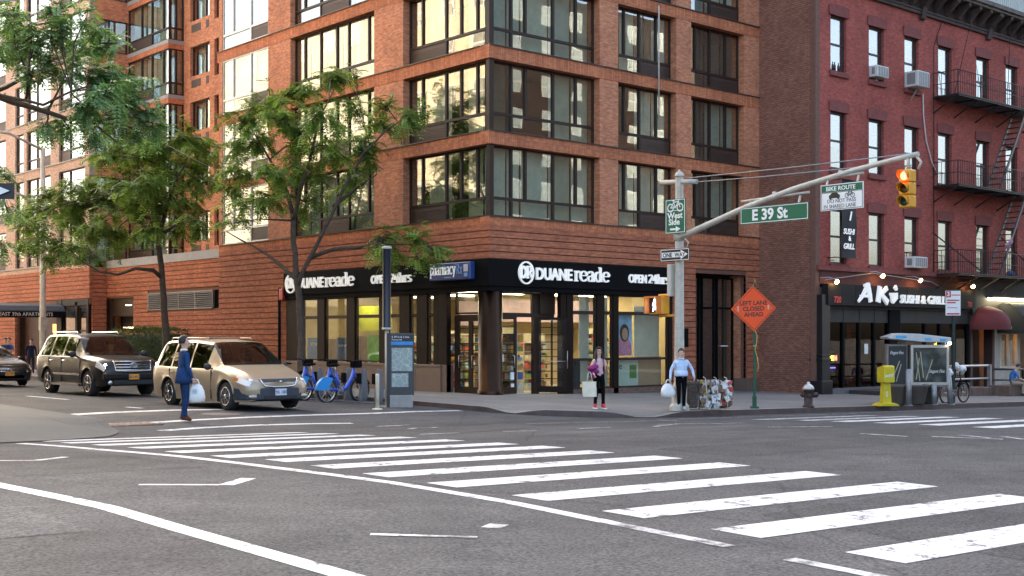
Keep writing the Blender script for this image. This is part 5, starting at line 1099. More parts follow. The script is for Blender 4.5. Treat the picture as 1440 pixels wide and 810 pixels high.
def bicycle(name, label, loc, rz, frame, guard, share=True, group=None):
    t = thing(name, label, 'bicycle', loc, rz, group); r = .32 if share else .335
    for x, nm in ((0,'wheel'), (1.08,'wheel')):
        b = B(); wheel2(b, x, r-.02, .03); w = b.obj(nm, M_RUB, t, True)
        b = B(); wheel2(b, x, r-.055, .014); 
        b.v = [(vx, vy, vz+.035) for vx, vy, vz in b.v]; b.obj('rim', M_ALU, w, True)
        b = B()
        for i in range(14): a = 2*pi*i/14; b.bar((x,.01*(-1)**i,r), (x+(r-.06)*cos(a),0,r+(r-.06)*sin(a)), .004)
        b.cyl((x,-.05,r),(x,.05,r),.03); b.obj('spokes', M_ALU, w, True)
    b = B()
    if share:
        b.tube([(.9,0,.88),(.82,0,.62),(.62,0,.36),(.42,0,.3),(.2,0,.33),(0,0,.32)], [.045,.055,.06,.055,.035,.025], 8); b.tube([(.42,0,.3),(.3,0,.78)], .035, 8)
        for s in (-.06,.06): b.tube([(.9,0,.82),(.97,s,.65),(1.08,s,.32)], .018, 6)
    else:
        b.tube([(.32,0,.85),(.42,0,.3),(.88,0,.72),(.32,0,.76)], .02, 6); b.tube([(.42,0,.3),(0,.05,.335)], .014, 6); b.tube([(.32,0,.78),(0,.05,.335)], .012, 6)
        for s in (-.05,.05): b.tube([(.9,0,.85),(.93,s,.65),(1.08,s,.335)], .013, 6)
    b.obj('frame', frame, t, True)
    b = B()
    n = 14; a0, a1 = (35, 178) if share else (40,170)
    vs = [(cos(radians(a0+(a1-a0)*i/n))*(r+.035), s, r+sin(radians(a0+(a1-a0)*i/n))*(r+.035)) for i in range(n+1) for s in (-.045,.045)]
    b.add(vs, [(2*i,2*i+1,2*i+3,2*i+2) for i in range(n)], True)
    if share:
        for s in (-.046,.046): b.add([(0,s,r)]+[(cos(radians(60+118*i/10))*(r+.03), s, r+sin(radians(60+118*i/10))*(r+.03)) for i in range(11)], [(0,i+1,i+2) for i in range(10)])
    b.obj('rear_guard', guard, t, True, fix=False)
    b = B(); vs = [(1.08+cos(radians(20+130*i/n))*(r+.03), s, r+sin(radians(20+130*i/n))*(r+.03)) for i in range(n+1) for s in (-.035,.035)]; b.add(vs, [(2*i,2*i+1,2*i+3,2*i+2) for i in range(n)], True); b.obj('front_guard', M_BLACK, t, True, fix=False)
    b = B(); b.tube([(.3,0,.76),(.26,0,.95)], .016, 6); b.obj('seat_post', M_ALU, t, True); b = B(); b.ball((.22,0,.98),.14,.09,.04); b.ball((.33,0,.98),.1,.035,.03); b.obj('saddle', M_BLACK, t, True)
    b = B(); b.tube([(.88,0,.85),(.84,0,1.05)], .018, 6); b.tube([(.72,-.28,1.1),(.8,-.2,1.1),(.86,0,1.06),(.8,.2,1.1),(.72,.28,1.1)], .014, 6); b.obj('handlebar', M_BLACK, t, True)
    if share: b = B(); b.box(.86,1.06,-.16,.16,.9,1.1); b.obj('basket', M_BLACK, t, True, bev=.03)
    b = B(); b.cyl((.42,-.09,.3),(.42,.09,.3),.03); b.bar((.42,.09,.3),(.52,.09,.18),.02); b.bar((.42,-.09,.3),(.32,-.09,.42),.02); b.box(.47,.57,.09,.17,.16,.19); b.box(.27,.37,-.17,-.09,.41,.44); b.lathe([(.09,-.055),(.09,-.05)], (.42,0,.3), 14, 'y'); b.obj('crank', M_STEEL, t, True)
    if share: t.scale = (1.1,1.1,1.1)
    return t
bicycle('share_bicycle', 'blue share bicycle docked beside the map totem', (-6.4,-.3,road(-6.4,-.3)), .06, M_BBLUE, M_BLITE, True, 'blue share bicycles')
bicycle('share_bicycle', 'blue share bicycle docked nearer the tan van', (-6.4,1.0,road(-6.4,1.0)), .04, M_BBLUE, M_BLITE, True, 'blue share bicycles')
bicycle('share_bicycle', 'blue share bicycle with only its bars showing over the van hood', (-6.4,2.4,road(-6.4,2.4)), .02, M_BBLUE, M_BLITE, True, 'blue share bicycles')
# ---- phone kiosk
x, y = 10.6, -8.9; z = W(x, y)
t = thing('phone_kiosk', 'silver public phone kiosk with a canopy and two dark advertising panels', 'kiosk', (x,y,z), RZ0+.05)
M_ALF = mat('brushed aluminium', (.42,.39,.35), .4, .6, .15, 4)
b = B(); b.box(-.92,-.22,-.15,.1,.2,1.95); b.box(-.16,1.02,-.32,.2,.55,1.92); b.obj('cabinet', mat('kiosk grey', (.22,.2,.18), .5, .3, .2, 4), t, True, bev=.015)
b = B(); b.box(-.2,1.06,-.36,-.325,.62,.71); b.box(-.2,1.06,-.36,-.325,1.83,1.92); b.box(-.2,-.12,-.36,-.325,.71,1.83); b.box(.98,1.06,-.36,-.325,.71,1.83); b.obj('panel_frame', M_ALF, t, True)
def ad_mat(name, sc):
    m, tt, p = nodes(name); L = tt.links.new; tc = nd(tt, 'TexCoord'); w = nd(tt, 'TexNoise'); w.inputs['Scale'].default_value = sc; w.inputs['Detail'].default_value = 3; L(tc.outputs['Object'], w.inputs['Vector'])
    r = ramp(tt, .4, .75, (.02,.026,.024,1), (.12,.14,.13,1)); L(w.outputs[0], r.inputs[0]); L(r.outputs[0], p.inputs['Base Color']); p.inputs['Roughness'].default_value = .18; return m
b = B(); b.box(-.12,.98,-.345,-.328,.71,1.83); b.obj('advert', ad_mat('dim advert print', 2.5), t, True); b = B(); b.box(-.86,-.28,-.17,-.152,.62,1.88); b.obj('advert', MATS['header black'], t, True)
b = B()
for (a, c, e, f) in ((.1,1.1,-.02,1.68),(.22,.85,.12,1.7),(.3,.78,.52,1.45),(-.02,.8,.08,1.5),(-.75,.8,-.5,1.4),(-.62,.72,-.45,1.3)): b.bar((a,-.35 if a > -.2 else -.175,c if c < 1.1 else .75),(e,-.35 if a > -.2 else -.175,f),.03,.004,(0,1,0))
b.obj('advert_stems', mat('straw print', (.36,.31,.2), .5), t, True)
b = B(); text_mesh(b, 'Elegant Fins', .15, lambda u, v, d: (.38+u, -.346-d, 1.02+v), 0, .003, 0, .75, shear=.3); text_mesh(b, 'Elegant Fins', .15, lambda u, v, d: (-.82+u, -.171-d, 1.62+v), 0, .003, 0, .62, shear=.3); b.obj('letters', M_SWHITE, t, True)
b = B(); pr = [(-1.0,2.18),(-.6,2.3),(0,2.28),(1.08,2.16),(1.08,2.0),(.02,2.02),(-.1,2.04),(-.98,2.12)]; b.prism(pr, lambda u, v, d: (u, d, v), -.5, .3); b.obj('canopy', mat('pale canopy', (.45,.46,.47), .4, .3, .12, 4), t, True, bev=.015)
b = B(); b.box(-.75,-.4,-.512,-.502,2.14,2.22); b.box(.2,.42,-.512,-.502,2.07,2.14); b.box(.7,.9,-.512,-.502,2.05,2.12); b.obj('canopy_decal', mat('canopy blue', (.05,.35,.65), .5), t, True)
b = B(); b.box(-.85,-.3,-.1,.05,0,.2); b.box(.1,.2,-.05,.05,0,.55); b.box(.7,.8,-.05,.05,0,.55); b.cyl((-.5,-.05,1.95),(-.3,-.05,2.15),.05); b.cyl((.9,-.4,1.92),(.9,-.4,2.02),.03); b.obj('support', M_STEEL, t, True)
b = B(); b.ball((1.04,-.45,1.98),.06); b.obj('lamp', mat('kiosk lamp', (1,.95,.8), .5, emit=4), t, True)
# ---- yellow newspaper box
x, y = 8.05, -9.5; z = W(x, y)
t = thing('newspaper_box', 'bright yellow newspaper box on a pedestal at the curb', 'newspaper box', (x,y,z), RZ0+.25)
M_NY = mat('newspaper yellow', (.58,.47,.02), .45, 0, .08, 5)
b = B(); b.prism([(-.24,.72),(.22,.72),(.22,1.18),(-.14,1.26),(-.24,1.22)], lambda u, v, d: (d, u, v), -.18, .18); b.obj('box', M_NY, t, True, bev=.02)
b = B(); b.prism([(-.15,.08),(.15,.08),(.1,.72),(-.1,.72)], lambda u, v, d: (u, d, v), -.12, .12); b.obj('pedestal', M_NY, t, True, bev=.01); b = B(); b.prism([(-.36,0),(.36,0),(.3,.05),(.16,.1),(-.16,.1),(-.3,.05)], lambda u, v, d: (u, d, v), -.25, .25); b.obj('foot', M_NY, t, True, bev=.01)
b = B(); text_mesh(b, 'amNY', .13, lambda u, v, d: (-.16+u*.85, -.246-d, .9+v), 0, .004, .004, shear=.2); text_mesh(b, 'daily', .1, lambda u, v, d: (-.05+v, -.125-d, .28+u), 0, .004, .002); b.obj('letters', M_SWHITE, t, True)
# planters, bollards
for i, (x, y, lb) in enumerate(((9.1,-9.2,'brown tub planter beside the yellow newspaper box'),(10.15,-9.25,'brown tub planter under the lit advertising panel'),(11.1,-9.15,'brown tub planter below the kiosk end near the bicycle'))):
    t = thing('planter', lb, 'planter', (x,y,W(x,y)), group='tub planters round the phone kiosk'); b = B(); b.lathe([(.26,0),(.3,.05),(.4,.55),(.44,.58),(.44,.64),(.36,.64),(.34,.5)], (0,0,0), 18); b.obj('tub', mat('brown tub', (.10,.082,.07), .7, 0, .2, 5), t, True); b = B(); b.lathe([(.34,.5),(.3,.54),(.01,.58)], (0,0,0), 14); b.obj('soil', mat('soil', (.05,.035,.025), .95), t, True)
for i, (x, y, h, tilt, lb) in enumerate(((9.0,-9.72,1.12,0,'tall steel bollard left of the advertising panel'),(10.7,-9.6,.64,0,'short steel bollard below the advertising panel'),(11.3,-9.85,1.1,-.09,'leaning tall steel bollard in front of the bicycle'))):
    t = thing('bollard', lb, 'bollard', (x,y,W(x,y)), group='steel bollards at the curb'); c = Vector((.753,-.658,0))*tilt*h; b = B(); b.tube([(0,0,0),(c.x,c.y,h)], .09, 14); b.lathe([(.13,0),(.13,.02)], (0,0,0), 14); b.obj('post', M_STEEL, t, True); b = B(); b.ball((c.x,c.y,h),.09,.09,.03); b.obj('cap', M_STEEL, t, True)
# notice on the green post
x, y = 12.8, -9.1; z = W(x, y); t = thing('parking_sign', 'white and red notice sign on a dark green post near the kiosk', 'sign', (x,y,z), RZ0+.1)
b = B(); b.box(-.045,.045,-.02,.06,0,2.95); b.obj('post', mat('dark green post', (.015,.035,.03), .5, .2), t, True); b = B(); b.box(-.3,.22,-.045,-.022,2.95,3.78); b.obj('plate', M_SWHITE, t, True)
b = B(); b.box(-.29,-.12,-.05,-.046,3.56,3.77); b.obj('number_panel', mat('notice red', (.55,.03,.03), .5), t, True); b = B(); b.box(-.1,.2,-.05,-.046,3.62,3.65); b.box(-.26,.18,-.05,-.046,3.44,3.48); b.obj('red_print', mat('notice red', (.55,.03,.03), .5), t, True); b = B(); b.box(-.26,.05,-.05,-.046,3.36,3.4); b.box(-.24,.1,-.05,-.046,3.2,3.22); b.obj('red_print', MATS['notice red'], t, True); b = B(); b.box(-.26,.18,-.05,-.046,2.98,3.03); b.obj('red_print', mat('notice red', (.55,.03,.03), .5), t, True); b = B(); text_mesh(b, '3', .2, lambda u, v, d: (-.26+u, -.051-d, 3.6+v), 0, .003, .006); b.obj('letters', M_SWHITE, t, True)
# delivery bicycle with bagged handlebars
t = bicycle('delivery_bicycle', 'black bicycle with white plastic bags over saddle and handlebar', (12.35,-9.05,W(12.35,-9.05)), -.05, M_BLACK, M_STEEL, False)
b = B(); M_BAG = mat('white plastic bag', (.72,.72,.72), .5, 0, .1, 9); b.ball((.2,0,1.0),.17,.15,.11); b.ball((.26,.02,1.1),.1,.1,.06); b.obj('saddle_bag', M_BAG, t, True); b = B(); b.ball((.84,-.12,1.13),.14,.12,.12); b.ball((.98,.05,1.06),.15,.15,.14); b.ball((.78,.08,1.24),.09,.09,.12); b.obj('handlebar_bag', M_BAG, t, True)
# railing and low wall before the next shop
t = thing('street_railing', 'grey pipe railing in front of the tenement doorway', 'railing', (20,-5.2,W(20,-5.2)))
M_RAIL = mat('pale rail', (.45,.44,.42), .4, .4); b = B()
for x in (17.9,19.3,22.5): z = W(x,-5.2); b.box(x-.07,x+.07,-5.27,-5.13,z,.75)
b.obj('post', M_STEEL, t); b = B(); b.tube([(17.4,-5.2,.72),(22.6,-5.2,.7)], .05, 8); b.tube([(17.4,-5.2,.2),(22.6,-5.2,.18)], .04, 8); b.obj('rail', M_RAIL, t)
t = thing('step_railing', 'dark pipe railing beside the seated man', 'railing', (24,-5.4,W(24,-5.4))); b = B(); b.tube([(22.7,-5.2,.55),(25.3,-5.2,.5),(25.4,-5.2,-.5)], .05, 8); b.tube([(22.7,-5.2,.1),(25.3,-5.2,.05)], .035, 8); b.obj('rail', M_SASH, t)
t = thing('low_wall', 'low brown stone block wall under the railing', 'wall', (19,-5.6,W(19,-5.6))); 
for i in range(9):
    x = 16.0+i*.82; z = W(x,-5.5); b = B(); b.box(x,x+.8,-5.75,-5.35,z-.1,z+.33+rnd.uniform(-.01,.01)); b.obj('stone_block', mat('brown stone', (.13,.085,.065), .85, 0, .3, 6, .3), t, bev=.015)
b = B(); b.box(16,23.4,-5.3,TY-.2,-.62,-.2); b.obj('stone_block', mat('areaway dark', (.04,.035,.03), .9), t)
t = thing('stone_step', 'low stone step the seated man sits on', 'step', (23.8,-6.2,-.5)); b = B(); b.box(21.9,26,-6.4,-5.5,-.62,-.08); b.obj('step', MATS['brown stone'], t, bev=.02)
# ---- bundled recycling cart behind the man in the pale shirt
t = thing('recycling_cart', 'wire pushcart packed with bundled cartons and bottles at the curb', 'cart', (-.15,-9.05,W(-.15,-9.05)), RZ0)
b = B()
for xx in (-.62,-.1):
    for yy in (-.25,.25): b.bar((xx,yy,.03),(xx,yy,.82),.03)
for zz in (.1,.3,.5,.7,.82):
    for yy in (-.26,.26): b.bar((-.62,yy,zz),(-.1,yy,zz),.012)
    for xx in (-.63,-.09): b.bar((xx,-.25,zz),(xx,.25,zz),.012)
for k in range(7): b.bar((-.62+k*.087,-.262,.1),(-.62+k*.087,-.262,.82),.01)
b.tube([(-.62,-.2,.82),(-.8,-.2,.98),(-.8,.2,.98),(-.62,.2,.82)], .015, 6); b.obj('wire_basket', M_SASH, t, True)
b = B(); b.box(-.6,-.12,-.24,.24,.06,.78); 
b.obj('dark_sacks', mat('brown sacking', (.11,.07,.05), .8, 0, .7, 14, .6, 18), t, True, bev=.06, seg=2)
M_REC = [mat(nm, c, .6, 0, .5, 14, .3, 25) for nm, c in (('yellow carton',(.42,.32,.06)),('white carton',(.55,.54,.5)),('blue carton',(.1,.16,.32)),('red carton',(.4,.06,.05)),('crushed can',(.4,.4,.39)),('brown carton',(.2,.115,.065)),('clear film',(.6,.6,.58)))]
for i, (xa, xb, pal) in enumerate(((-.08,.24,(0,5,1,4,5,0,6)), (.24,.5,(1,2,4,6,1,5,6)), (.5,.8,(5,1,5,6,1,5,3)))):
    b = B()
    for k in range(95):
        b.cm = rnd.choice(pal); cx = rnd.uniform(xa+.04, xb-.04); cy = rnd.uniform(-.26,.22); cz = rnd.uniform(.08,.78+.05*sin(i*2)); n0 = len(b.v); b.cbox((0,0,0), rnd.uniform(.06,.16), rnd.uniform(.04,.12), rnd.uniform(.05,.18)); R_ = Matrix.Rotation(rnd.uniform(-.5,.5), 3, 'Y') @ Matrix.Rotation(rnd.uniform(-.6,.6), 3, 'Z') @ Matrix.Rotation(rnd.uniform(-.3,.3), 3, 'X')
        for j in range(n0, len(b.v)): v = R_ @ Vector(b.v[j]); b.v[j] = (max(xa-.02,min(xb+.02,v.x+cx)), max(-.3+.012*(k % 3), v.y+cy), max(.02, min(.8+.008*(k % 4), v.z+cz)))
    o = b.obj('bundle', M_REC, t, True); o['kind'] = 'stuff'
for xx in (.08,.37,.65): b = B(); b.tube([(xx,-.33,.03),(xx+.02,-.335,.45),(xx-.02,-.31,.86),(xx,.2,.88)], .006, 5); b.obj('binding_cord', M_SWHITE, t, True)
# ---- side street: lamp post, canopy, hedge, alarm pole, corner sign
x, y = -4.4, 26.7; z = W(x, y); t = thing('street_lamp', 'grey lamp post behind the dark SUV', 'lamp post', (x,y,z))
b = B(); b.tube([(0,0,0),(0,0,1),(0,0,10.5)], [.16,.15,.1], 10); b.obj('pole', M_GALV, t, True); b = B(); b.tube([(0,0,7.7),(-1.0,.1,8.3),(-2.4,.2,8.6)], .06, 8); b.obj('arm', M_GALV, t, True); b = B(); b.tube([(0,0,10.4),(-1.5,0,11),(-3,0,11.1)], .06, 8); b.obj('arm', M_GALV, t, True); b = B(); b.ball((-3.3,0,11.1),.45,.16,.1); b.obj('lamp_head', M_GALV, t, True); b = B(); b.box(-.14,.14,-.14,.14,2.1,2.7); b.obj('band', M_GALV, t, True)
t = thing('entrance_canopy', 'black entrance canopy lettered 300 EAST 39TH APARTMENTS', 'canopy', (-2,37.5,0))
b = B(); pr = [(36.3,2.95),(36.3,3.3),(36.6,3.55),(37.4,3.7),(38.2,3.55),(38.5,3.3),(38.5,2.95)]; b.prism(pr, lambda u, v, d: (d, u, v), -4.6, .48); b.obj('canvas', mat('slate canvas', (.05,.058,.07), .7, 0, .15, 3), t); b = B(); b.box(-4.62,.46,36.27,36.3,2.93,3.24); b.obj('valance', M_BLACK, t); b = B(); text_mesh(b, '300 EAST 39th APARTMENTS', .27, lambda u, v, d: (-3.55+u, 36.265-d, 3.0+v), 0, .008, .002, .98); b.obj('letters', mat('canopy letters', (.5,.48,.42), .6), t)
for yy in (36.4,38.4): b = B(); b.cyl((-4.3,yy,W(-4.3,yy)),(-4.3,yy,3),.04); b.obj('canopy_post', mat('brass post', (.5,.4,.22), .35, .8), t)
t = thing('alarm_pole', 'black pole with a red alarm bell on the brick wall by the tree', 'pole', (-.12,12.95,0)); b = B(); b.cyl((-.1,12.95,-.2),(-.1,12.95,3.85),.06); b.obj('pole', M_BLACK, t); b = B(); b.box(-.2,-.02,12.55,12.85,3.35,3.8); b.obj('alarm_box', mat('alarm red', (.4,.02,.02), .4), t, bev=.02)
x, y = -18.3, -6.5; z = W(x, y); t = thing('corner_sign_pole', 'grey pole with a black arrow sign at the left edge', 'pole', (x,y,z)); b = B(); b.cyl((x,y,z),(x,y,8.3),.1,.08,8); b.obj('pole', M_GALV, t); b = B(); b.box(-18.2,-17.72,-6.98,-6.94,4.5,4.8); b.v = [(vx, -6.57-(vx+18.2)*.85 + (vy+6.96), vz) for vx, vy, vz in b.v]; b.obj('sign_plate', M_SBLACK, t); b = B(); b.tube([(x,y,8.2),(-17.95,-6.83,8.3),(-17.5,-7.25,8.34)], .06, 8); b.obj('lamp_arm', M_SWHITE, t)
b = B(); b.add([(-17.95,-6.81,4.56),(-17.78,-6.955,4.65),(-17.95,-6.81,4.74)], [(0,1,2)]); b.v = [(vx-.03,vy-.03,vz) for vx,vy,vz in b.v]; b.obj('arrow', M_SWHITE, t)
t = thing('wall_cable', 'pale cable hanging down the avenue front from above', 'cable', (8.1,-.05,9.6)); b = B(); b.tube([(8.05,-.08,14.0),(8.05,-.08,9.9)], .03, 6); b.obj('cable', M_GALV, t)
t = thing('span_wire', 'thin wire strung across the side street in front of the trees', 'wire', (-4,26,9)); b = B(); b.tube([(-19,-3,9.5),(-12,4,8.7),(-4,12,8.4),(-.05,16.5,8.6)], .012, 5); b.obj('wire', M_GALV, t)
# ================================================================ vehicles
M_CGL = glass_mat('car glass', (.2,.23,.22), .035, .005, 0); M_CGLD = glass_mat('tinted car glass', (.08,.08,.08), .045, .005, 0)
M_CHROME = mat('chrome', (.62,.62,.62), .14, 1, .05); M_PLASTIC = mat('black plastic', (.02,.02,.022), .55); M_LAMP = glass_mat('lamp cover', (.85,.85,.85), .14, .02, 0); M_LREF = mat('lamp reflector', (.72,.72,.7), .3, .15)
M_AMBER = mat('amber lens', (.75,.17,.01), .3, 0, .05); M_REDL = mat('red lens cover', (.45,.01,.01), .25, 0, .05); M_SEAT = mat('dark seats', (.035,.033,.032), .85)
def lerp(a, b, t): return a+(b-a)*t
def vehicle(name, label, loc, rz, S, paint, wheels, wr, archR, patches, glass, sc=1.0, cat='car', low=None):
    """S: stations front to rear (y, zbottom, zbelt, ztop, w_low, w_mid, w_belt, w_top); patches/glass: (name, material, y0, y1, seg0, seg1, side) cut out of the skin"""
    t = thing(name, label, cat, loc, rz); t.scale = (sc,)*3; WM[t.name] = WM[t.name] @ Matrix.Scale(sc, 4)
    S = sorted(S, key=lambda s: -s[0])
    cuts = set(s[0] for s in S)
    for p in patches+glass: cuts.add(p[2]); cuts.add(p[3])
    for wy in wheels:
        for k in range(-9, 10): cuts.add(round(wy+archR*sin(pi/2*k/9), 4))
    ys = sorted(cuts, reverse=True); d = []
    for a, c in zip(ys, ys[1:]):
        n = max(1, int((a-c)/.09)); d += [lerp(a, c, i/n) for i in range(n)]
    d.append(ys[-1]); ys = []
    for y in d:
        if not ys or ys[-1]-y > .006: ys.append(y)
    def st(y):
        for i in range(len(S)-1):
            if S[i][0] >= y >= S[i+1][0]:
                u = (S[i][0]-y)/(S[i][0]-S[i+1][0]); out = []
                for k in range(1, 8):
                    p0 = S[max(i-1,0)][k]; p1 = S[i][k]; p2 = S[i+1][k]; p3 = S[min(i+2,len(S)-1)][k]
                    h0 = S[i][0]-S[i+1][0]; ha = S[max(i-1,0)][0]-S[i][0] or h0; hb = S[i+1][0]-S[min(i+2,len(S)-1)][0] or h0
                    m1 = 0 if (p1-p0)*(p2-p1) <= 0 else 2*((p1-p0)/ha)*((p2-p1)/h0)/(((p1-p0)/ha)+((p2-p1)/h0)); m2 = 0 if (p2-p1)*(p3-p2) <= 0 else 2*((p2-p1)/h0)*((p3-p2)/hb)/(((p2-p1)/h0)+((p3-p2)/hb))
                    v = (2*u**3-3*u*u+1)*p1 + (u**3-2*u*u+u)*h0*m1 + (3*u*u-2*u**3)*p2 + (u**3-u*u)*h0*m2
                    out.append(v)
                return out
        return list(S[-1][1:])
    rings = []
    for y in ys:
        zb, zl, zt, w0, wm, wl, wt = st(y); za = zb
        for wy in wheels:
            if abs(y-wy) < archR: za = max(za, wr+sqrt(max(0, archR**2-(y-wy)**2)))
        za = min(za, zl-.06); zm = max(lerp(zb, zl, .55), za+.02)
        def wside(z):
            return lerp(w0, wm, sm((z-zb)/(zm-zb+1e-6))) if z <= zm else lerp(wm, wl, ((z-zm)/(zl-zm+1e-6))**2)
        wi = w0*.72 if za > zb+.01 else w0*.93
        ring = [(0,zb),(wi,zb),(wi,za-(0 if za > zb+.01 else 0)),(wside(za),za+.0001),(lerp(wside(za), wside(zm), .5)+.004,lerp(za,zm,.5)),(wside(zm),zm),(wside(lerp(zm,zl,.5)),lerp(zm,zl,.5)),(wl,zl-.02),(wl-.018,zl)]
        hh = zt-zl; ring += [(lerp(wl-.03, wt, .5)+.012*min(1,hh*2), zl+hh*.46), (wt, zl+hh*.88), (wt-.05, zl+hh*.96), (wt*.6, zl+hh*.995), (0, zt)]
        rings.append(ring)
    n = len(rings[0]); N = n
    # nodes: right side 0..n-1; left mirrored
    def idx(i, j, s): return (i*2+(0 if s > 0 else 1))*N+j
    V = []
    for i, y in enumerate(ys):
        for s in (1, -1):
            for w, z in rings[i]: V.append((s*w, y, z))
    groups = {}
    defs = list(glass)+list(patches)
    for i in range(len(ys)-1):
        ym = (ys[i]+ys[i+1])/2
        for s in (1, -1):
            for j in range(N-1):
                key = 'body'
                if j in (1,2) : key = 'well'
                if j == 0: key = 'well'
                for k, p in enumerate(defs):
                    if p[3] < ym < p[2] and p[4] <= j < p[5]:
                        key = k if (len(p) < 7 or not p[6]) else (k, s); break
                q = [idx(i,j,s), idx(i,j+1,s), idx(i+1,j+1,s), idx(i+1,j,s)]
                groups.setdefault(key, []).append(q if s > 0 else q[::-1])
    caps = []
    for i in (0, len(ys)-1):
        q = [idx(i,j,1) for j in range(N)] + [idx(i,j,-1) for j in range(N-1,-1,-1)]; caps.append(q)
    groups.setdefault('body', []); groups['body'] += caps
    def mk(nm, faces, m, off=0):
        used = sorted(set(v for f in faces for v in f)); mp = {v: k for k, v in enumerate(used)}
        me = bpy.data.meshes.new(nm); me.from_pydata([V[v] for v in used], [], [[mp[v] for v in f] for f in faces])
        for x in (m if isinstance(m, list) else [m]): me.materials.append(x)
        bm = bmesh.new(); bm.from_mesh(me); bmesh.ops.remove_doubles(bm, verts=bm.verts, dist=.0005); bmesh.ops.recalc_face_normals(bm, faces=bm.faces)
        c = Vector((0,-.3,.9)); flip = sum((f.normal.dot(f.calc_center_median()-c) < 0)*f.calc_area() for f in bm.faces) > .5*sum(f.calc_area() for f in bm.faces)
        if flip: bmesh.ops.reverse_faces(bm, faces=bm.faces)
        bm.normal_update()
        if off:
            for v in bm.verts: v.co += v.normal*off
        for f in bm.faces: f.smooth = True
        bm.to_mesh(me); bm.free(); me.set_sharp_from_angle(angle=radians(32))
        o = bpy.data.objects.new(nm, me); COL.objects.link(o); adopt(o, t, True); return o
    body = mk('body', groups.pop('body'), paint); mk('underbody', groups.pop('well'), M_PLASTIC)
    for k, f in groups.items():
        p = defs[k[0] if isinstance(k, tuple) else k]; mk(p[0], f, p[1], .004 if p in glass else .006)
    return t, body
def car_wheel(t, x, y, r, wdt, spokes, m, style=0):
    s = 1 if x > 0 else -1
    b = B(); b.lathe([(r*.62,-wdt/2),(r*.9,-wdt/2),(r,-wdt/2+.03),(r,wdt/2-.03),(r*.9,wdt/2),(r*.64,wdt/2)], (x,y,r), 32, 'x'); w = b.obj('wheel', M_RUB, t, True)
    xo = x+s*wdt/2
    b = B(); b.lathe([(r*.66,-.015*s),(r*.66,.008*s),(r*.60,.012*s),(r*.58,-.07*s)], (xo,y,r), 32, 'x'); b.obj('rim', m, w, True)
    b = B(); b.lathe([(r*.6,-.075*s),(r*.59,-.07*s),(.02,-.07*s)], (xo,y,r), 24, 'x'); b.obj('brake', M_PLASTIC, w, True)
    for i in range(spokes):
        a = 2*pi*i/spokes+.2; b = B(); ca_, sa_ = cos(a), sin(a); wd = .05 if spokes > 6 else .09
        for k in ((-1,1) if style else (0,)):
            a2 = a+k*.14; b.bar((xo-s*.01,y+.03*cos(a),r+.03*sin(a)), (xo-s*.006,y+r*.6*cos(a2),r+r*.6*sin(a2)), wd*(.5 if style else .8), .035, (1,0,0))
        b.obj('spoke', m, w, True)
    b = B(); b.lathe([(.055,0),(.05,.012*s),(.01,.016*s)], (xo,y,r), 14, 'x'); b.obj('hub_cap', m, w, True)
def plate(t, y, z, col, ink, txt, w=.31, h=.16):
    b = B(); b.box(-w/2, w/2, y-.01, y+.012, z-h/2, z+h/2); o = b.obj('license_plate', mat(col[0], col[1], .5), t, True); b = B(); text_mesh(b, txt, .1, lambda u, v, d: (-u, y+.0125+d, z-.035+v), 0, .002, .002, .85, 'CENTER'); b.obj('plate_number', ink, o, True)
def seats(t, rows, w=.5, z=.75, top=1.25):
    for y in rows:
        for x in (-w, w):
            b = B(); b.box(x-.25,x+.25,y-.1,y+.4,z-.25,z); b.box(x-.24,x+.24,y-.22,y-.08,z,top-.12); b.box(x-.12,x+.12,y-.2,y-.1,top-.1,top+.1); b.obj('seat', M_SEAT, t, True, bev=.04)
    b = B(); b.tube([(x_, y_, z_) for x_, y_, z_ in [(-w+.19*cos(2*pi*i/14), rows[0]+.62+.08*sin(2*pi*i/14), z+.25+.17*sin(2*pi*i/14)) for i in range(15)]], .014, 6); b.obj('steering_wheel', M_PLASTIC, t, True)
def occupant(label, x, y, z, veh, col, skin=(.42,.24,.16), hair=(.03,.02,.015)):
    """someone seated in a vehicle: head, shoulders and chest as one skin"""
    o = thing('person', label, 'person', (0,0,0)); M_ = WM[veh.name]
    b = B(); pr = [(.17,.0,.1),(.2,.18,.12),(.22,.36,.12),(.2,.44,.1),(.08,.5,.075),(.06,.56,.065),(.075,.6,.09),(.09,.68,.11),(.085,.76,.105),(.05,.82,.07),(.01,.835,.02)]; n = 16; vs = []
    for i, (rx, zz, ry) in enumerate(pr):
        for j in range(n): a = 2*pi*j/n; vs.append(M_ @ Vector((x+rx*cos(a), y+ry*sin(a), z+zz)))
    fs = [(i*n+j, i*n+(j+1)%n, (i+1)*n+(j+1)%n, (i+1)*n+j) for i in range(len(pr)-1) for j in range(n)]
    b.add(vs, fs, True); b.mi = [0 if i < 4*n else (1 if i < 8*n else 2) for i in range(len(fs))]
    ob = b.obj('body', [mat('occupant '+label[:18], col, .85), mat('skin %.2f' % skin[0], skin, .6), mat('hair %.2f' % hair[0], hair, .7)], o); return o
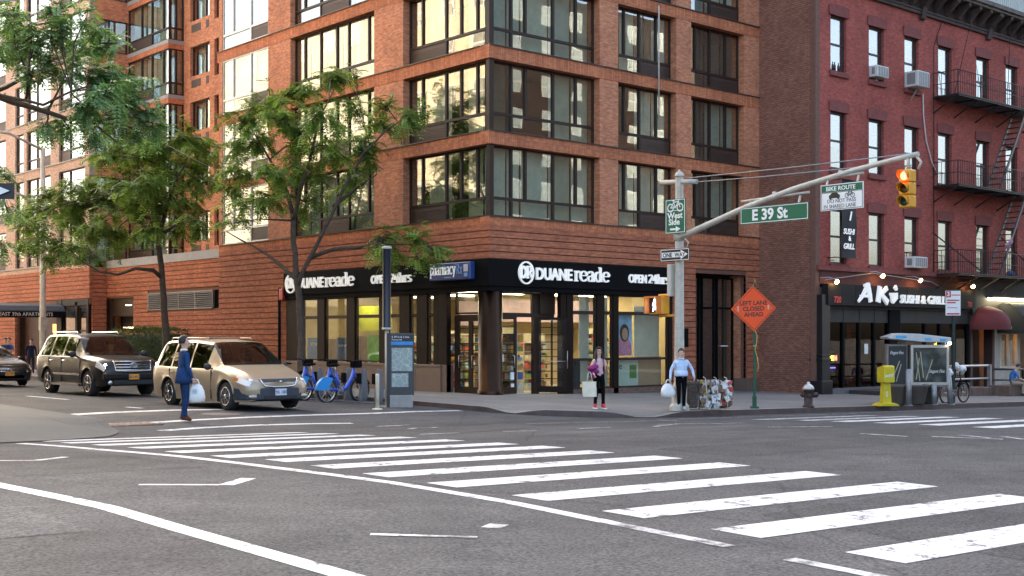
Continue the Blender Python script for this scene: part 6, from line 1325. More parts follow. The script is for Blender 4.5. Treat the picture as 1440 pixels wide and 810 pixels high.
# ---- tan minivan
TAN = mat('champagne paint', (.37,.29,.195), .36, .35, .04, 1.5, coat=.35)
SV = [(2.53,.34,.60,.64,.50,.58,.52,.34),(2.50,.28,.66,.71,.62,.70,.64,.5),(2.38,.24,.73,.79,.78,.86,.78,.64),(2.15,.22,.82,.91,.89,.94,.86,.7),(1.88,.21,.89,.99,.94,.97,.90,.74),(1.6,.2,.94,1.05,.95,.985,.93,.78),(1.34,.2,.975,1.10,.95,.99,.94,.83),
      (.9,.2,.99,1.41,.95,.99,.945,.77),(.46,.2,1.0,1.67,.95,.99,.945,.70),(.1,.2,1.005,1.70,.95,.99,.945,.70),(-.6,.2,1.01,1.735,.95,.99,.945,.71),(-1.5,.2,1.02,1.73,.95,.99,.94,.70),(-2.1,.22,1.03,1.69,.93,.98,.93,.68),(-2.3,.25,1.03,1.6,.91,.96,.91,.66),(-2.45,.3,1.02,1.3,.87,.92,.88,.64),(-2.53,.36,1.0,1.07,.82,.88,.84,.6)]
glassV = [('windscreen',M_CGL,1.32,.48,10,13,0),('windscreen',M_CGL,.72,.36,9,10,0) if 0 else ('side_window',M_CGL,.56,-.28,8,10,1),('side_window',M_CGLD,-.36,-1.32,8,10,1),('side_window',M_CGLD,-1.4,-2.16,8,10,1),('rear_window',M_CGLD,-2.28,-2.47,10,13,0)]
BUMP = mat('navy grey bumper', (.03,.038,.052), .5, 0, .15, 4)
patV = [('headlight',M_LREF,2.44,2.02,6,8,1),('tail_light',M_REDL,-2.36,-2.52,6,8,1)]
VX, VY = -10.25, -1.58
van, vb = vehicle('minivan', 'tan minivan with a dark front bumper waiting at the crosswalk', (VX,VY,road(VX,VY)+.0), pi, SV, TAN, (1.58,-1.45), .345, .415, patV, glassV, 1.015, 'minivan')
for x in (-.84,.84):
    for y in (1.58,-1.45): car_wheel(van, x, y, .345, .23, 7, M_CHROME, 1)
b = B(); b.prism([(-.42,.60),(.42,.60),(.46,.72),(.5,.78),(-.5,.78),(-.46,.72)], lambda u, v, d: (u, d-(.06*(u/.5)**2), v), 2.40, 2.555); b.obj('grille', mat('grille mesh', (.09,.09,.09), .5, .3, .4, 40), van, True)
b = B(); b.tube([(-.52,2.47,.79),(-.47,2.5,.70),(-.42,2.53,.61),(-.2,2.565,.585),(.2,2.565,.585),(.42,2.53,.61),(.47,2.5,.70),(.52,2.47,.79)], .02, 6); b.obj('grille_surround', M_CHROME, van, True)
b = B(); b.prism([(-.2,.715),(-.06,.69),(.06,.69),(.2,.715),(.06,.73),(-.06,.73)], lambda u, v, d: (u, d, v), 2.54, 2.575); b.ball((0,2.57,.71),.035,.015,.03); b.obj('winged_emblem', M_CHROME, van, True)
for s in (-1,1):
    b = B(); P = [(s*.56,2.48,.64),(s*.84,2.24,.68),(s*.92,2.02,.76),(s*.86,2.06,.84),(s*.72,2.3,.79),(s*.56,2.45,.75)]; c = Vector((s*.74,2.3,.73)); b.add([c+Vector((s*.03,.05,.02))]+[Vector(p)+Vector((s*.012,.02,.004)) for p in P], [(0,i+1,(i+1)%6+1) for i in range(6)], True); b.obj('lamp_cover', M_LAMP, van, True)
    b = B(); b.ball((s*.7,2.37,.73),.07,.05,.055); b.obj('headlight_bulb', mat('lamp bulb', (.8,.8,.76), .15, .3), van, True); b = B(); b.add([(s*.90,2.1,.70),(s*.955,1.99,.74),(s*.945,2.0,.82),(s*.89,2.1,.80)], [(0,1,2,3)]); b.v = [(vx+s*.012, vy+.02, vz) for vx, vy, vz in b.v]; b.obj('turn_signal', M_AMBER, van, True)
    b = B(); b.ball((s*.7,2.48,.36),.12,.05,.04); b.obj('fog_light', mat('pale fog lens', (.5,.45,.36), .3), van, True)
    b = B(); b.ball((s*1.08,.92,1.06),.1,.07,.085); b.bar((s*.95,.94,1.0),(s*1.06,.92,1.03),.05,.04); b.obj('wing_mirror', M_PLASTIC, van, True)
    for y in (.02,-1.05): b = B(); b.tube([(s*.985,y,.9),(s*1.01,y-.02,.9),(s*1.01,y-.16,.9),(s*.985,y-.18,.9)], .014, 6); b.obj('door_handle', TAN, van, True)
    b = B(); b.box(s*.988,s*1.002,-1.0,1.1,.5,.53); b.obj('side_moulding', TAN, van, True)
    for y0 in (.9,-.32,-1.36): b = B(); b.box(s*.962,s*.9935,y0-.005,y0+.005,.26,.98); b.obj('door_seam', M_PLASTIC, van, True)
    b = B(); b.tube([(s*.6,.1,1.72),(s*.6,.05,1.765),(s*.6,-1.9,1.765),(s*.6,-1.98,1.7)], .018, 6); b.obj('roof_rail', TAN, van, True)
    for wy in (1.58,-1.45):
        b = B(); b.tube([(s*(.978 if wy < 0 else .965), wy+.43*cos(radians(a)), .345+.43*sin(radians(a))) for a in range(10,171,10)], .022, 6); b.obj('arch_lip', TAN, van, True)
for y in (-.5,-1.5): b = B(); b.bar((-.6,y,1.768),(.6,y,1.768),.05,.025); b.obj('roof_bar', TAN, van, True)
b = B(); b.box(-.75,.75,1.24,1.34,1.09,1.11); b.bar((-.1,1.28,1.12),(.6,1.2,1.17),.02); b.bar((-.75,1.28,1.12),(-.1,1.2,1.17),.02); b.obj('wiper', M_PLASTIC, van, True)
b = B(); b.box(-.55,-.35,2.45,2.56,.31,.38) if 0 else b.box(-.45,.45,2.55,2.575,.3,.37); b.obj('lower_grille', M_PLASTIC, van, True)
b = B(); pl = [(-.975,2.0),(-.93,2.2),(-.82,2.4),(-.6,2.52),(-.3,2.57),(.3,2.57),(.6,2.52),(.82,2.4),(.93,2.2),(.975,2.0)]; b.prism(pl, lambda u, v, d: (u, v, d), .27, .57); b.obj('front_bumper', BUMP, van, True, bev=.03, seg=2)
plate(van, 2.585, .46, ('pale plate',(.55,.58,.62)), mat('plate ink', (.05,.08,.2), .5), 'YBL 1087')
seats(van, (.0,-1.0)); b = B(); b.box(-.85,.85,-2.2,1.0,.3,.5); b.box(-.8,.8,.75,1.05,.5,.98); b.obj('cabin_floor', M_SEAT, van, True)
occupant('driver at the wheel of the tan minivan', -.45, -.1, .62, van, (.12,.12,.13))
# ---- dark grey SUV
GREY = mat('charcoal paint', (.014,.0115,.0105), .3, 0, .05, 1.5, coat=.1, spec=.4)
SS = [(2.58,.42,.74,.80,.60,.68,.66,.48),(2.54,.36,.82,.92,.76,.84,.80,.62),(2.40,.33,.95,1.06,.86,.93,.88,.72),(2.15,.32,1.05,1.15,.93,.98,.93,.78),(1.7,.32,1.1,1.19,.96,1.0,.96,.82),(1.2,.32,1.14,1.23,.97,1.01,.97,.86),
      (.8,.32,1.17,1.52,.97,1.01,.97,.80),(.42,.32,1.18,1.80,.97,1.01,.97,.74),(.1,.32,1.185,1.86,.97,1.01,.97,.73),(-.8,.32,1.19,1.885,.97,1.01,.97,.73),(-1.8,.33,1.2,1.87,.97,1.01,.965,.72),(-2.25,.36,1.2,1.82,.95,1.0,.95,.70),(-2.45,.4,1.2,1.6,.93,.97,.93,.69),(-2.58,.46,1.18,1.3,.88,.93,.89,.68),(-2.62,.5,1.1,1.2,.84,.88,.85,.66)]
glassS = [('windscreen',M_CGL,1.17,.45,10,13,0),('side_window',M_CGL,.5,-.32,8,10,1),('side_window',M_CGLD,-.42,-1.32,8,10,1),('side_window',M_CGLD,-1.42,-2.2,8,10,1),('rear_window',M_CGLD,-2.3,-2.55,10,13,0)]
patS = [('headlight',M_LREF,2.5,2.12,6,8,1),('tail_light',M_REDL,-2.36,-2.58,6,8,1)]
SX, SY = -9.75, 7.95
suv, sb = vehicle('suv', 'large dark charcoal SUV with headlights on behind the tan minivan', (SX,SY,road(SX,SY)), pi, SS, GREY, (1.58,-1.52), .39, .47, patS, glassS, 1.03, 'suv')
for x in (-.85,.85):
    for y in (1.58,-1.52): car_wheel(suv, x, y, .39, .26, 5, M_CHROME, 1)
b = B(); b.prism([(-.52,.78),(.52,.78),(.58,1.06),(-.58,1.06)], lambda u, v, d: (u, d-.05*(u/.58)**2-(v-.78)*.22, v), 2.4, 2.615); b.obj('grille', M_PLASTIC, suv, True)
for z in (.80,.88,.96,1.05): b = B(); b.tube([(-.57,2.565-(z-.78)*.22,z),(0,2.625-(z-.78)*.22,z),(.57,2.565-(z-.78)*.22,z)], .02, 6); b.obj('grille_bar', M_CHROME, suv, True)
b = B(); b.tube([(-.58,2.5,1.08),(-.54,2.57,.78),(0,2.63,.76),(.54,2.57,.78),(.58,2.5,1.08)], .024, 6); b.obj('grille_surround', M_CHROME, suv, True)
b = B(); b.tube([(.1*cos(2*pi*i/16),2.615,.94+.07*sin(2*pi*i/16)) for i in range(17)], .014, 6); b.tube([(.05*cos(2*pi*i/12),2.62,.955+.05*sin(2*pi*i/12)) for i in range(13)], .01, 6); b.obj('oval_emblem', M_CHROME, suv, True)
b = B(); b.box(-.9,.9,2.36,2.62,.52,.72); b.obj('bumper', GREY, suv, True, bev=.05, seg=3); b = B(); b.box(-.62,.62,2.5,2.6,.36,.51); b.obj('lower_grille', M_PLASTIC, suv, True, bev=.02)
for s in (-1,1):
    b = B(); P = [(s*.63,2.5,.8),(s*.9,2.3,.84),(s*.965,2.1,.96),(s*.92,2.12,1.05),(s*.66,2.4,1.03)]; c = Vector((s*.8,2.36,.93)); b.add([c+Vector((s*.04,.06,.02))]+[Vector(p)+Vector((s*.014,.025,.004)) for p in P], [(0,i+1,(i+1)%5+1) for i in range(5)], True); b.obj('lamp_cover', M_LAMP, suv, True)
    b = B(); b.ball((s*.77,2.4,.92),.075,.06,.065); b.obj('headlight_bulb', mat('lit headlight', (1,.78,.5), .4, emit=24), suv, True)
    b = B(); b.lathe([(.075,0),(.065,.02),(.01,.025)], (s*.72,2.6,.43), 14, 'y'); b.obj('fog_light', M_CHROME, suv, True)
    b = B(); b.ball((s*1.14,.85,1.26),.12,.08,.1); b.bar((s*.96,.85,1.17),(s*1.1,.85,1.22),.06,.05); b.obj('wing_mirror', M_PLASTIC, suv, True)
    for y in (.0,-1.0): b = B(); b.tube([(s*1.005,y,1.06),(s*1.035,y-.02,1.06),(s*1.035,y-.2,1.06),(s*1.005,y-.22,1.06)], .017, 6); b.obj('door_handle', M_CHROME, suv, True)
    b = B(); b.box(s*1.008,s*1.025,-1.0,1.05,.62,.68); b.obj('side_moulding', M_CHROME, suv, True); b = B(); b.box(s*.9,s*1.06,-1.02,1.08,.3,.36); b.obj('running_board', M_CHROME, suv, True)
    for y0 in (1.05,-.37,-1.37): b = B(); b.box(s*.985,s*1.0135,y0-.005,y0+.005,.4,1.15); b.obj('door_seam', M_PLASTIC, suv, True)
    b = B(); b.tube([(s*.64,.1,1.86),(s*.64,0,1.93),(s*.64,-1.9,1.93),(s*.64,-2.05,1.84)], .022, 6); b.obj('roof_rail', M_CHROME, suv, True)
    for wy in (1.58,-1.52): b = B(); b.tube([(s*.985, wy+.485*cos(radians(a)), .39+.485*sin(radians(a))) for a in range(10,171,10)], .028, 6); b.obj('arch_lip', GREY, suv, True)
plate(suv, 2.63, .6, ('amber plate',(.75,.32,.02)), mat('plate ink', (.05,.08,.2), .5), 'GKT 4412')
seats(suv, (.05,-.95), .5, .95, 1.45); b = B(); b.box(-.9,.9,-2.2,1.0,.4,.65); b.box(-.8,.8,.8,1.1,.65,1.14); b.obj('cabin_floor', M_SEAT, suv, True)
occupant('driver of the dark SUV in a light top', -.45, -.05, .78, suv, (.35,.3,.24)); occupant('passenger beside the driver in the dark SUV', .45, -.05, .78, suv, (.25,.32,.2))
b = B(); b.box(.1,.3,.56,.6,1.66,1.72) if 0 else b.box(-.12,.12,.6,.62,1.62,1.68); b.obj('rear_view_mirror', M_PLASTIC, suv, True)
# ---- black sedan cut by the left edge
BLK = mat('black paint', (.010,.010,.013), .22, .3, .05, 1.5, coat=.9)
SD = [(2.36,.3,.58,.62,.5,.6,.55,.4),(2.32,.24,.64,.69,.66,.74,.68,.52),(2.15,.2,.74,.80,.80,.86,.78,.64),(1.7,.19,.82,.90,.88,.92,.86,.72),(1.1,.18,.88,.97,.90,.925,.88,.76),(.65,.18,.91,1.15,.90,.925,.885,.70),(.15,.18,.92,1.38,.90,.925,.885,.60),(-.4,.18,.93,1.45,.90,.925,.885,.58),(-1.0,.18,.94,1.4,.90,.925,.88,.57),(-1.7,.2,.95,1.1,.89,.92,.87,.66),(-2.1,.22,.95,1.02,.86,.89,.84,.68),(-2.36,.32,.88,.92,.74,.78,.72,.56)]
glassD = [('windscreen',M_CGL,1.05,.2,10,13,0),('side_window',M_CGL,.3,-.42,8,10,1),('side_window',M_CGLD,-.5,-1.2,8,10,1),('rear_window',M_CGLD,-1.05,-1.68,10,13,0)]
DX, DY = -9.9, 17.9
sed, db = vehicle('sedan', 'black sedan at the left edge behind the SUV', (DX,DY,road(DX,DY)), pi, SD, BLK, (1.42,-1.4), .33, .39, [('headlight',M_LREF,2.28,1.85,6,8,1),('tail_light',M_REDL,-2.2,-2.34,6,8,1)], glassD, 1.05, 'sedan')
for x in (-.78,.78):
    for y in (1.42,-1.4): car_wheel(sed, x, y, .33, .21, 10, M_ALU)
b = B(); b.prism([(-.55,.52),(.55,.52),(.5,.66),(-.5,.66)], lambda u, v, d: (u, d-.06*(u/.5)**2, v), 2.2, 2.385); b.obj('grille', M_PLASTIC, sed, True)
for z in (.54,.6,.65): b = B(); b.tube([(-.54,2.32,z),(0,2.395,z),(.54,2.32,z)], .014, 6); b.obj('grille_bar', M_CHROME, sed, True)
b = B(); b.tube([(.07*cos(2*pi*i/14),2.405,.6+.05*sin(2*pi*i/14)) for i in range(15)], .01, 6); b.obj('oval_emblem', M_CHROME, sed, True)
b = B(); b.box(-.6,.6,2.28,2.36,.26,.42); b.obj('lower_grille', M_PLASTIC, sed, True, bev=.02)
for s in (-1,1):
    b = B(); P = [(s*.6,2.3,.6),(s*.84,2.0,.66),(s*.86,1.9,.75),(s*.68,2.16,.73)]; c = Vector((s*.75,2.12,.69)); b.add([c+Vector((s*.03,.05,.02))]+[Vector(p)+Vector((s*.012,.02,.004)) for p in P], [(0,i+1,(i+1)%4+1) for i in range(4)], True); b.obj('lamp_cover', M_LAMP, sed, True)
    b = B(); b.ball((s*1.0,.6,.98),.09,.06,.06); b.bar((s*.88,.62,.92),(s*.98,.6,.96),.04,.03); b.obj('wing_mirror', BLK, sed, True)
    for y0 in (.85,-.46): b = B(); b.box(s*.9,s*.928,y0-.005,y0+.005,.26,.9); b.obj('door_seam', M_PLASTIC, sed, True)
plate(sed, 2.39, .47, ('amber plate',(.75,.32,.02)), mat('plate ink', (.05,.08,.2), .5), 'FHD 2093')
seats(sed, (-.1,-.9), .42, .6, 1.05)
# ================================================================ people
PEOPLE = []
BASE = {'pelvis':(0,0,.96,.145,.105),'belly':(0,0,1.1,.135,.10),'chest':(0,.0,1.29,.165,.115),'nb':(0,.01,1.45,.075,.07),'neck':(0,0,1.51,.054,.054),'jaw':(0,-.012,1.575,.066,.076),'head':(0,-.002,1.66,.078,.098),'crown':(0,.008,1.73,.062,.078),
 'sl':(.175,0,1.41,.062,.062),'el':(.235,.03,1.13,.044,.046),'wl':(.25,-.04,.89,.030,.034),'hl':(.252,-.06,.83,.026,.042),
 'sr':(-.175,0,1.41,.062,.062),'er':(-.235,.03,1.13,.044,.046),'wr':(-.25,-.04,.89,.030,.034),'hr':(-.252,-.06,.83,.026,.042),
 'pl':(.09,0,.9,.092,.095),'kl':(.1,-.015,.5,.06,.064),'al':(.1,.02,.1,.043,.05),'tl':(.11,-.13,.045,.042,.036),'bl':(.1,.05,.05,.038,.04),
 'pr':(-.09,0,.9,.092,.095),'kr':(-.1,-.015,.5,.06,.064),'ar':(-.1,.02,.1,.043,.05),'tr':(-.11,-.13,.045,.042,.036),'br':(-.1,.05,.05,.038,.04)}
BONES = [('pelvis','belly','torso'),('belly','chest','torso'),('chest','nb','torso'),('nb','neck','skin'),('neck','jaw','skin'),('jaw','head','skin'),('head','crown','skin'),
 ('chest','sl','torso'),('sl','el','sleeve'),('el','wl','fore'),('wl','hl','skin'),('chest','sr','torso'),('sr','er','sleeve'),('er','wr','fore'),('wr','hr','skin'),
 ('pelvis','pl','leg'),('pl','kl','leg'),('kl','al','shin'),('al','tl','shoe'),('al','bl','shoe'),('pelvis','pr','leg'),('pr','kr','leg'),('kr','ar','shin'),('ar','tr','shoe'),('ar','br','shoe')]
def person(label, loc, rz, H, cols, pose={}, fat=1.0, hair=(.02,.014,.01), long_hair=False, extra=None):
    k = H/1.78; t = thing('person', label, 'person', loc, rz); J = {}
    for n, v in BASE.items():
        p = list(v); 
        if n in pose: q = pose[n]; p[:len(q)] = q
        f = fat if n in ('pelvis','belly','chest') else 1
        J[n] = (p[0]*k, p[1]*k, p[2]*k, p[3]*k*f, p[4]*k*f)
    names = list(J); me = bpy.data.meshes.new('body'); me.from_pydata([J[n][:3] for n in names], [(names.index(a), names.index(c)) for a, c, _ in BONES], [])
    o = bpy.data.objects.new('body', me); COL.objects.link(o); md = o.modifiers.new('skin', 'SKIN'); md.use_smooth_shade = True
    for i, n in enumerate(names):
        sv = me.skin_vertices[0].data[i]; sv.radius = (J[n][3], J[n][4]); sv.use_root = (n == 'pelvis')
    o.modifiers.new('sub', 'SUBSURF').levels = 2; o.modifiers['sub'].render_levels = 2
    PEOPLE.append((t, o, J, cols, k, hair, long_hair, extra)); return t
def finish_people():
    bpy.context.view_layer.update(); dg = bpy.context.evaluated_depsgraph_get(); done = []
    for rec in PEOPLE: done.append((rec, bpy.data.meshes.new_from_object(rec[1].evaluated_get(dg))))
    for (t, o, J, cols, k, hair, lh, extra), me in done:
        bpy.data.objects.remove(o); keys = ['torso','sleeve','fore','leg','shin','shoe','skin','lip','eye']
        def cm(c):
            return mat('cloth %.3f %.3f %.3f' % tuple(c), c, .9, 0, .25, 9, .3, 30, spec=.08)
        skin = cols.get('skin', (.56,.34,.24)); ms = []
        for q in keys:
            if q == 'skin' or cols.get(q) == 'skin' or (q not in cols and q in ('fore',)): ms.append(mat('skin tone %.2f' % skin[0], skin, .55, 0, .08, 12))
            elif q == 'lip': ms.append(mat('lip tone', (.35,.12,.1), .5))
            elif q == 'eye': ms.append(mat('eye dark', (.02,.015,.012), .4))
            else: ms.append(cm(cols[q]))
        me.materials.clear()
        for m in ms: me.materials.append(m)
        segs = [(Vector(J[a][:3]), Vector(J[c][:3]), q) for a, c, q in BONES]
        for p in me.polygons:
            c = p.center; best = None
            for a, d, q in segs:
                ab = d-a; u = max(0, min(1, (c-a).dot(ab)/max(1e-9, ab.length_squared))); ds = (c-(a+ab*u)).length
                if best is None or ds < best[0]: best = (ds, q, u)
            q = best[1]
            if q == 'fore' and 'fore' not in cols: q = 'skin'
            p.material_index = keys.index(q); p.use_smooth = True
        # hands: palm with four fingers and a thumb; face: nose, ears, eyes, mouth
        b = B(); b.v = [tuple(v.co) for v in me.vertices]; b.f = [list(p.vertices) for p in me.polygons]; b.mi = [p.material_index for p in me.polygons]; b.sm = [True]*len(b.f); b.cm = 6
        for s in 'lr':
            w = Vector(J['w'+s][:3]); h = Vector(J['h'+s][:3]); d = (h-w).normalized(); sx = Vector((0,1,0)) if abs(d.y) < .8 else Vector((0,0,1)); e = (sx-d*sx.dot(d)).normalized(); inn = d.cross(e)*(1 if s == 'l' else -1)
            for i, L in enumerate((.075,.085,.08,.06)):
                a = h + e*((i-1.5)*.021*k); b.tube([a, a+d*L*.5*k, a+d*L*.85*k-inn*.018*k, a+d*L*.95*k-inn*.035*k], [.0105*k,.0095*k,.009*k,.006*k], 6)
            a = w.lerp(h, .45)-e*.025*k; b.tube([a, a-e*.03*k+d*.03*k, a-e*.035*k+d*.06*k], [.013*k,.011*k,.008*k], 6)
        hd = Vector(J['head'][:3]); jw = Vector(J['jaw'][:3]); up = (hd-jw).normalized(); fw = Vector((0,-1,0)); fw = (fw-up*fw.dot(up)).normalized(); rt = fw.cross(up); K = k
        def fp(x, y, z): return hd + rt*x*K + fw*y*K + up*z*K
        b.tube([fp(0,.088,.0), fp(0,.105,-.03), fp(0,.118,-.045), fp(0,.09,-.058)], [.008*K,.012*K,.015*K,.008*K], 6)
        for sgn in (-1,1): c = fp(sgn*.082,-.005,-.02); b.ball(c, .014*K,.02*K,.032*K,8,6)
        b.cm = 8
        for sgn in (-1,1): b.ball(fp(sgn*.032,.088,-.005), .012*K,.008*K,.007*K,8,5); b.tube([fp(sgn*.015,.094,.018), fp(sgn*.05,.084,.018)], .004*K, 5)
        b.cm = 7; b.tube([fp(-.024,.086,-.085), fp(0,.094,-.083), fp(.024,.086,-.085)], [.004*K,.007*K,.004*K], 6)
        ob = b.obj('body', ms, t, True, fix=False)
        # hair
        h = B(); n, m_ = 18, 10; vs = []; rx, ry, rz_ = .094*K, .115*K, .125*K; cc = hd+up*.018*K-fw*.008*K
        for i in range(m_+1):
            ph = pi/2 - (pi*.62)*i/m_
            for j in range(n):
                a = 2*pi*j/n; v = rt*cos(ph)*cos(a)*rx + fw*cos(ph)*sin(a)*ry + up*sin(ph)*rz_
                front = sin(a)
                if front > .2 and ph < .55: v = (rt*cos(.55)*cos(a)*rx*.9 + fw*cos(.55)*sin(a)*ry*.86 + up*sin(.55)*rz_*.9)
                vs.append(cc+v*(1+.03*mnoise.noise(Vector((cos(a)*3,sin(a)*3,ph*3)))))
        h.add(vs, [(i*n+j, i*n+(j+1)%n, (i+1)*n+(j+1)%n, (i+1)*n+j) for i in range(m_) for j in range(n)], True)
        if lh:
            for j in range(26):
                a = radians(-20+220*j/25)+pi*0; x = cos(a)*.09; y = -abs(sin(a))*.07-.012
                p0 = fp(x*1.02, y*.9+.01, .03); p1 = fp(x*1.12, y*1.1, -.1); p2 = fp(x*1.25+.01*sin(j), y*1.1+.02, -.25); p3 = fp(x*1.15, y+.03, -.36-.03*sin(j*2.1)); h.tube([p0,p1,p2,p3], [.02*K,.024*K,.022*K,.008*K], 6)
        if lh:
            for sgn in (-1,1):
                for q in range(5): h.tube([fp(sgn*.06,.035-.012*q,.075), fp(sgn*(.096+.003*q),.03-.02*q,-.03), fp(sgn*(.108+.004*q),.045-.022*q,-.16), fp(sgn*(.10+.006*q),.075-.03*q,-.31-.02*q)], [.014*K,.022*K,.026*K,.008*K], 6)
        h.obj('hair', mat('hair %.3f' % hair[0], hair, .55, 0, .3, 20), t, True, fix=False)
        if extra: extra(t, k, J)
def face_dir(dx, dy): return atan2(dx, -dy)
def shell(t, name, prof, m, closed=False, n=28):
    """cloth hung round the body: rings (z, rx, ry, cx, cy)"""
    b = B(); vs = []
    for i, (z, rx, ry, cx, cy) in enumerate(prof):
        for j in range(n): a = 2*pi*j/n; q = 1+.025*sin(5*a+i)+.02*sin(9*a+2*i); vs.append((cx+rx*q*cos(a), cy+ry*q*sin(a), z))
    b.add(vs, [(i*n+j, i*n+(j+1)%n, (i+1)*n+(j+1)%n, (i+1)*n+j) for i in range(len(prof)-1) for j in range(n)], True); o = b.obj(name, m, t, True, fix=False); md = o.modifiers.new('thick', 'SOLIDIFY'); md.thickness = .008; return o
def bag(label, loc, rz, w, d, h, m, handle=.18, print_=None, sag=1.15, sq=.6):
    t = thing('carrier_bag', label, 'bag', loc, rz); b = B(); n = 20; prof = [(0,.7),(.06,.98),(.3,sag),(.6,1.0),(.85,.72),(1,.42)] if sq > .4 else [(0,.96),(.03,1),(.5,1),(.97,.97),(1,.95)]; vs = []
    for i, (z, q) in enumerate(prof):
        for j in range(n):
            a = 2*pi*j/n; r = (abs(cos(a))**sq*(1 if cos(a) > 0 else -1), abs(sin(a))**sq*(1 if sin(a) > 0 else -1)); kk = 1+.06*sin(3*a+i*1.7)+.04*sin(7*a+i); vs.append((r[0]*w/2*q*kk, r[1]*d/2*q*kk, z*h))
    b.add(vs, [(i*n+j, i*n+(j+1)%n, (i+1)*n+(j+1)%n, (i+1)*n+j) for i in range(len(prof)-1) for j in range(n)]+[list(range(n))[::-1]], True); b.obj('sack', m, t, True, fix=False)
    b = B()
    for s in (-1,1): b.tube([(-w*.2,s*d*.12,h*.97),(-w*.1,s*.01,h+handle*.8),(0,0,h+handle),(w*.1,s*.01,h+handle*.8),(w*.2,s*d*.12,h*.97)], .012, 6)
    b.obj('handles', m, t, True)
    if print_: b = B(); print_(b, w, d, h); b.obj('print', mat('faint print', (.35,.45,.55), .6), t, True)
    return t
M_BAGW = mat('thin white plastic', (.72,.72,.69), .45, 0, .08, 6); M_TOTE = mat('canvas tote', (.68,.63,.5), .85, 0, .08, 8)
fwv = Vector((cos(HEAD), sin(HEAD))); rgv = Vector((sin(HEAD), -cos(HEAD)))
# man in the blue suit, seen from behind on the crosswalk
def suit(t, k, J):
    m = mat('cloth 0.020 0.050 0.130', (.02,.05,.13), .8)
    shell(t, 'jacket_skirt', [(1.12*k,.165*k,.135*k,0,0),(1.0*k,.185*k,.15*k,0,0),(.9*k,.2*k,.16*k,0,.01),(.8*k,.205*k,.165*k,0,.012)], m)
    b = B(); b.lathe([(.066*k,1.475*k),(.075*k,1.49*k),(.066*k,1.515*k)], (0,.005,0), 16); b.obj('collar', M_SWHITE, t, True)
d = rgv*.85+fwv*.5
p1 = (-14.0,-6.55); person('man in a navy suit and brown shoes crossing with a white bag', (p1[0],p1[1],road(*p1)), face_dir(d.x, d.y), 1.83, dict(torso=(.02,.05,.13),sleeve=(.02,.05,.13),fore=(.02,.05,.13),leg=(.016,.038,.10),shin=(.016,.038,.10),shoe=(.16,.05,.02)),
  {'el':(.25,.03,1.13),'wl':(.25,-.03,.9),'hl':(.252,-.04,.84),'wr':(-.25,-.1,.91),'er':(-.25,.0,1.14),'hr':(-.25,-.13,.85),'kl':(.09,-.03,.5),'al':(.09,.0,.1),'tl':(.1,-.16,.045),'ar':(-.09,.03,.1)}, 1.12, (.012,.01,.009), False, suit)
q = Vector((p1[0],p1[1]))+rgv*.24+fwv*.04; 
def logo(b, w, d, h):
    for i in range(3): b.box(-.05,.05,-d*.52-.014,-d*.5-.012,h*.5+i*.035,h*.5+i*.035+.018)
bag('full white plastic bag in the suited man\'s hand', (q.x,q.y,road(q.x,q.y)+.42), RZ0, .34, .2, .4, M_BAGW, .1, logo)
# woman with tote and purple jacket
def woman(t, k, J):
    b = B(); m = mat('purple knit', (.22,.012,.13), .85, 0, .3, 9, .3)
    for i in range(9): a = i*.7; b.ball((-.2*k+.06*cos(a), -.13*k+.05*sin(a*1.3), (1.08+.018*i)*k), .12*k,.09*k,.06*k, 10, 7)
    b.ball((-.22*k,-.15*k,.98*k),.09*k,.06*k,.12*k); b.obj('folded_jacket', m, t, True)
    b = B(); b.box(.135*k,.185*k,-.335*k,-.325*k,1.16*k,1.26*k); b.obj('phone', M_BLACK, t, True)
    b = B(); b.tube([(-.05*k,-.1*k,1.668*k),(.05*k,-.1*k,1.668*k)], .008*k, 6); b.obj('glasses', M_BLACK, t, True)
    for s in (-1,1): b = B(); x = J['tl' if s > 0 else 'tr']; b.box(x[0]-.045*k,x[0]+.045*k,x[1]-.06*k,x[1]+.2*k,x[2]-.05*k,x[2]-.022*k); b.obj('sole', M_SWHITE, t, True)
d = -fwv+rgv*.18; p2 = (-2.7,-7.7)
person('woman in pink top and black leggings carrying a purple jacket', (p2[0],p2[1],W(*p2)), face_dir(d.x, d.y), 1.63, dict(torso=(.68,.42,.45),sleeve='skin',leg=(.004,.004,.005),shin=(.004,.004,.005),shoe=(.6,.06,.07),skin=(.64,.4,.3)),
  {'er':(-.24,-.02,1.14),'wr':(-.21,-.2,1.02),'hr':(-.2,-.24,.97),'el':(.235,.03,1.15),'wl':(.17,-.25,1.16),'hl':(.16,-.3,1.2),'kl':(.11,-.05,.5),'al':(.12,-.02,.1),'tl':(.14,-.17,.05),'kr':(-.08,-.02,.5),'ar':(-.1,.08,.1),'tr':(-.12,-.07,.05),'br':(-.1,.12,.06),'sl':(.15,0,1.41),'sr':(-.15,0,1.41),'chest':(0,0,1.29,.145,.11),'belly':(0,0,1.1,.115,.09)}, .95, (.012,.009,.008), True, woman)
q = Vector(p2)-rgv*.26-fwv*.2; bag('cream canvas tote bag held by the woman in pink', (q.x,q.y,W(q.x,q.y)+.32), RZ0-.1, .36, .1, .4, M_TOTE, .26, None, 1.0, .25)
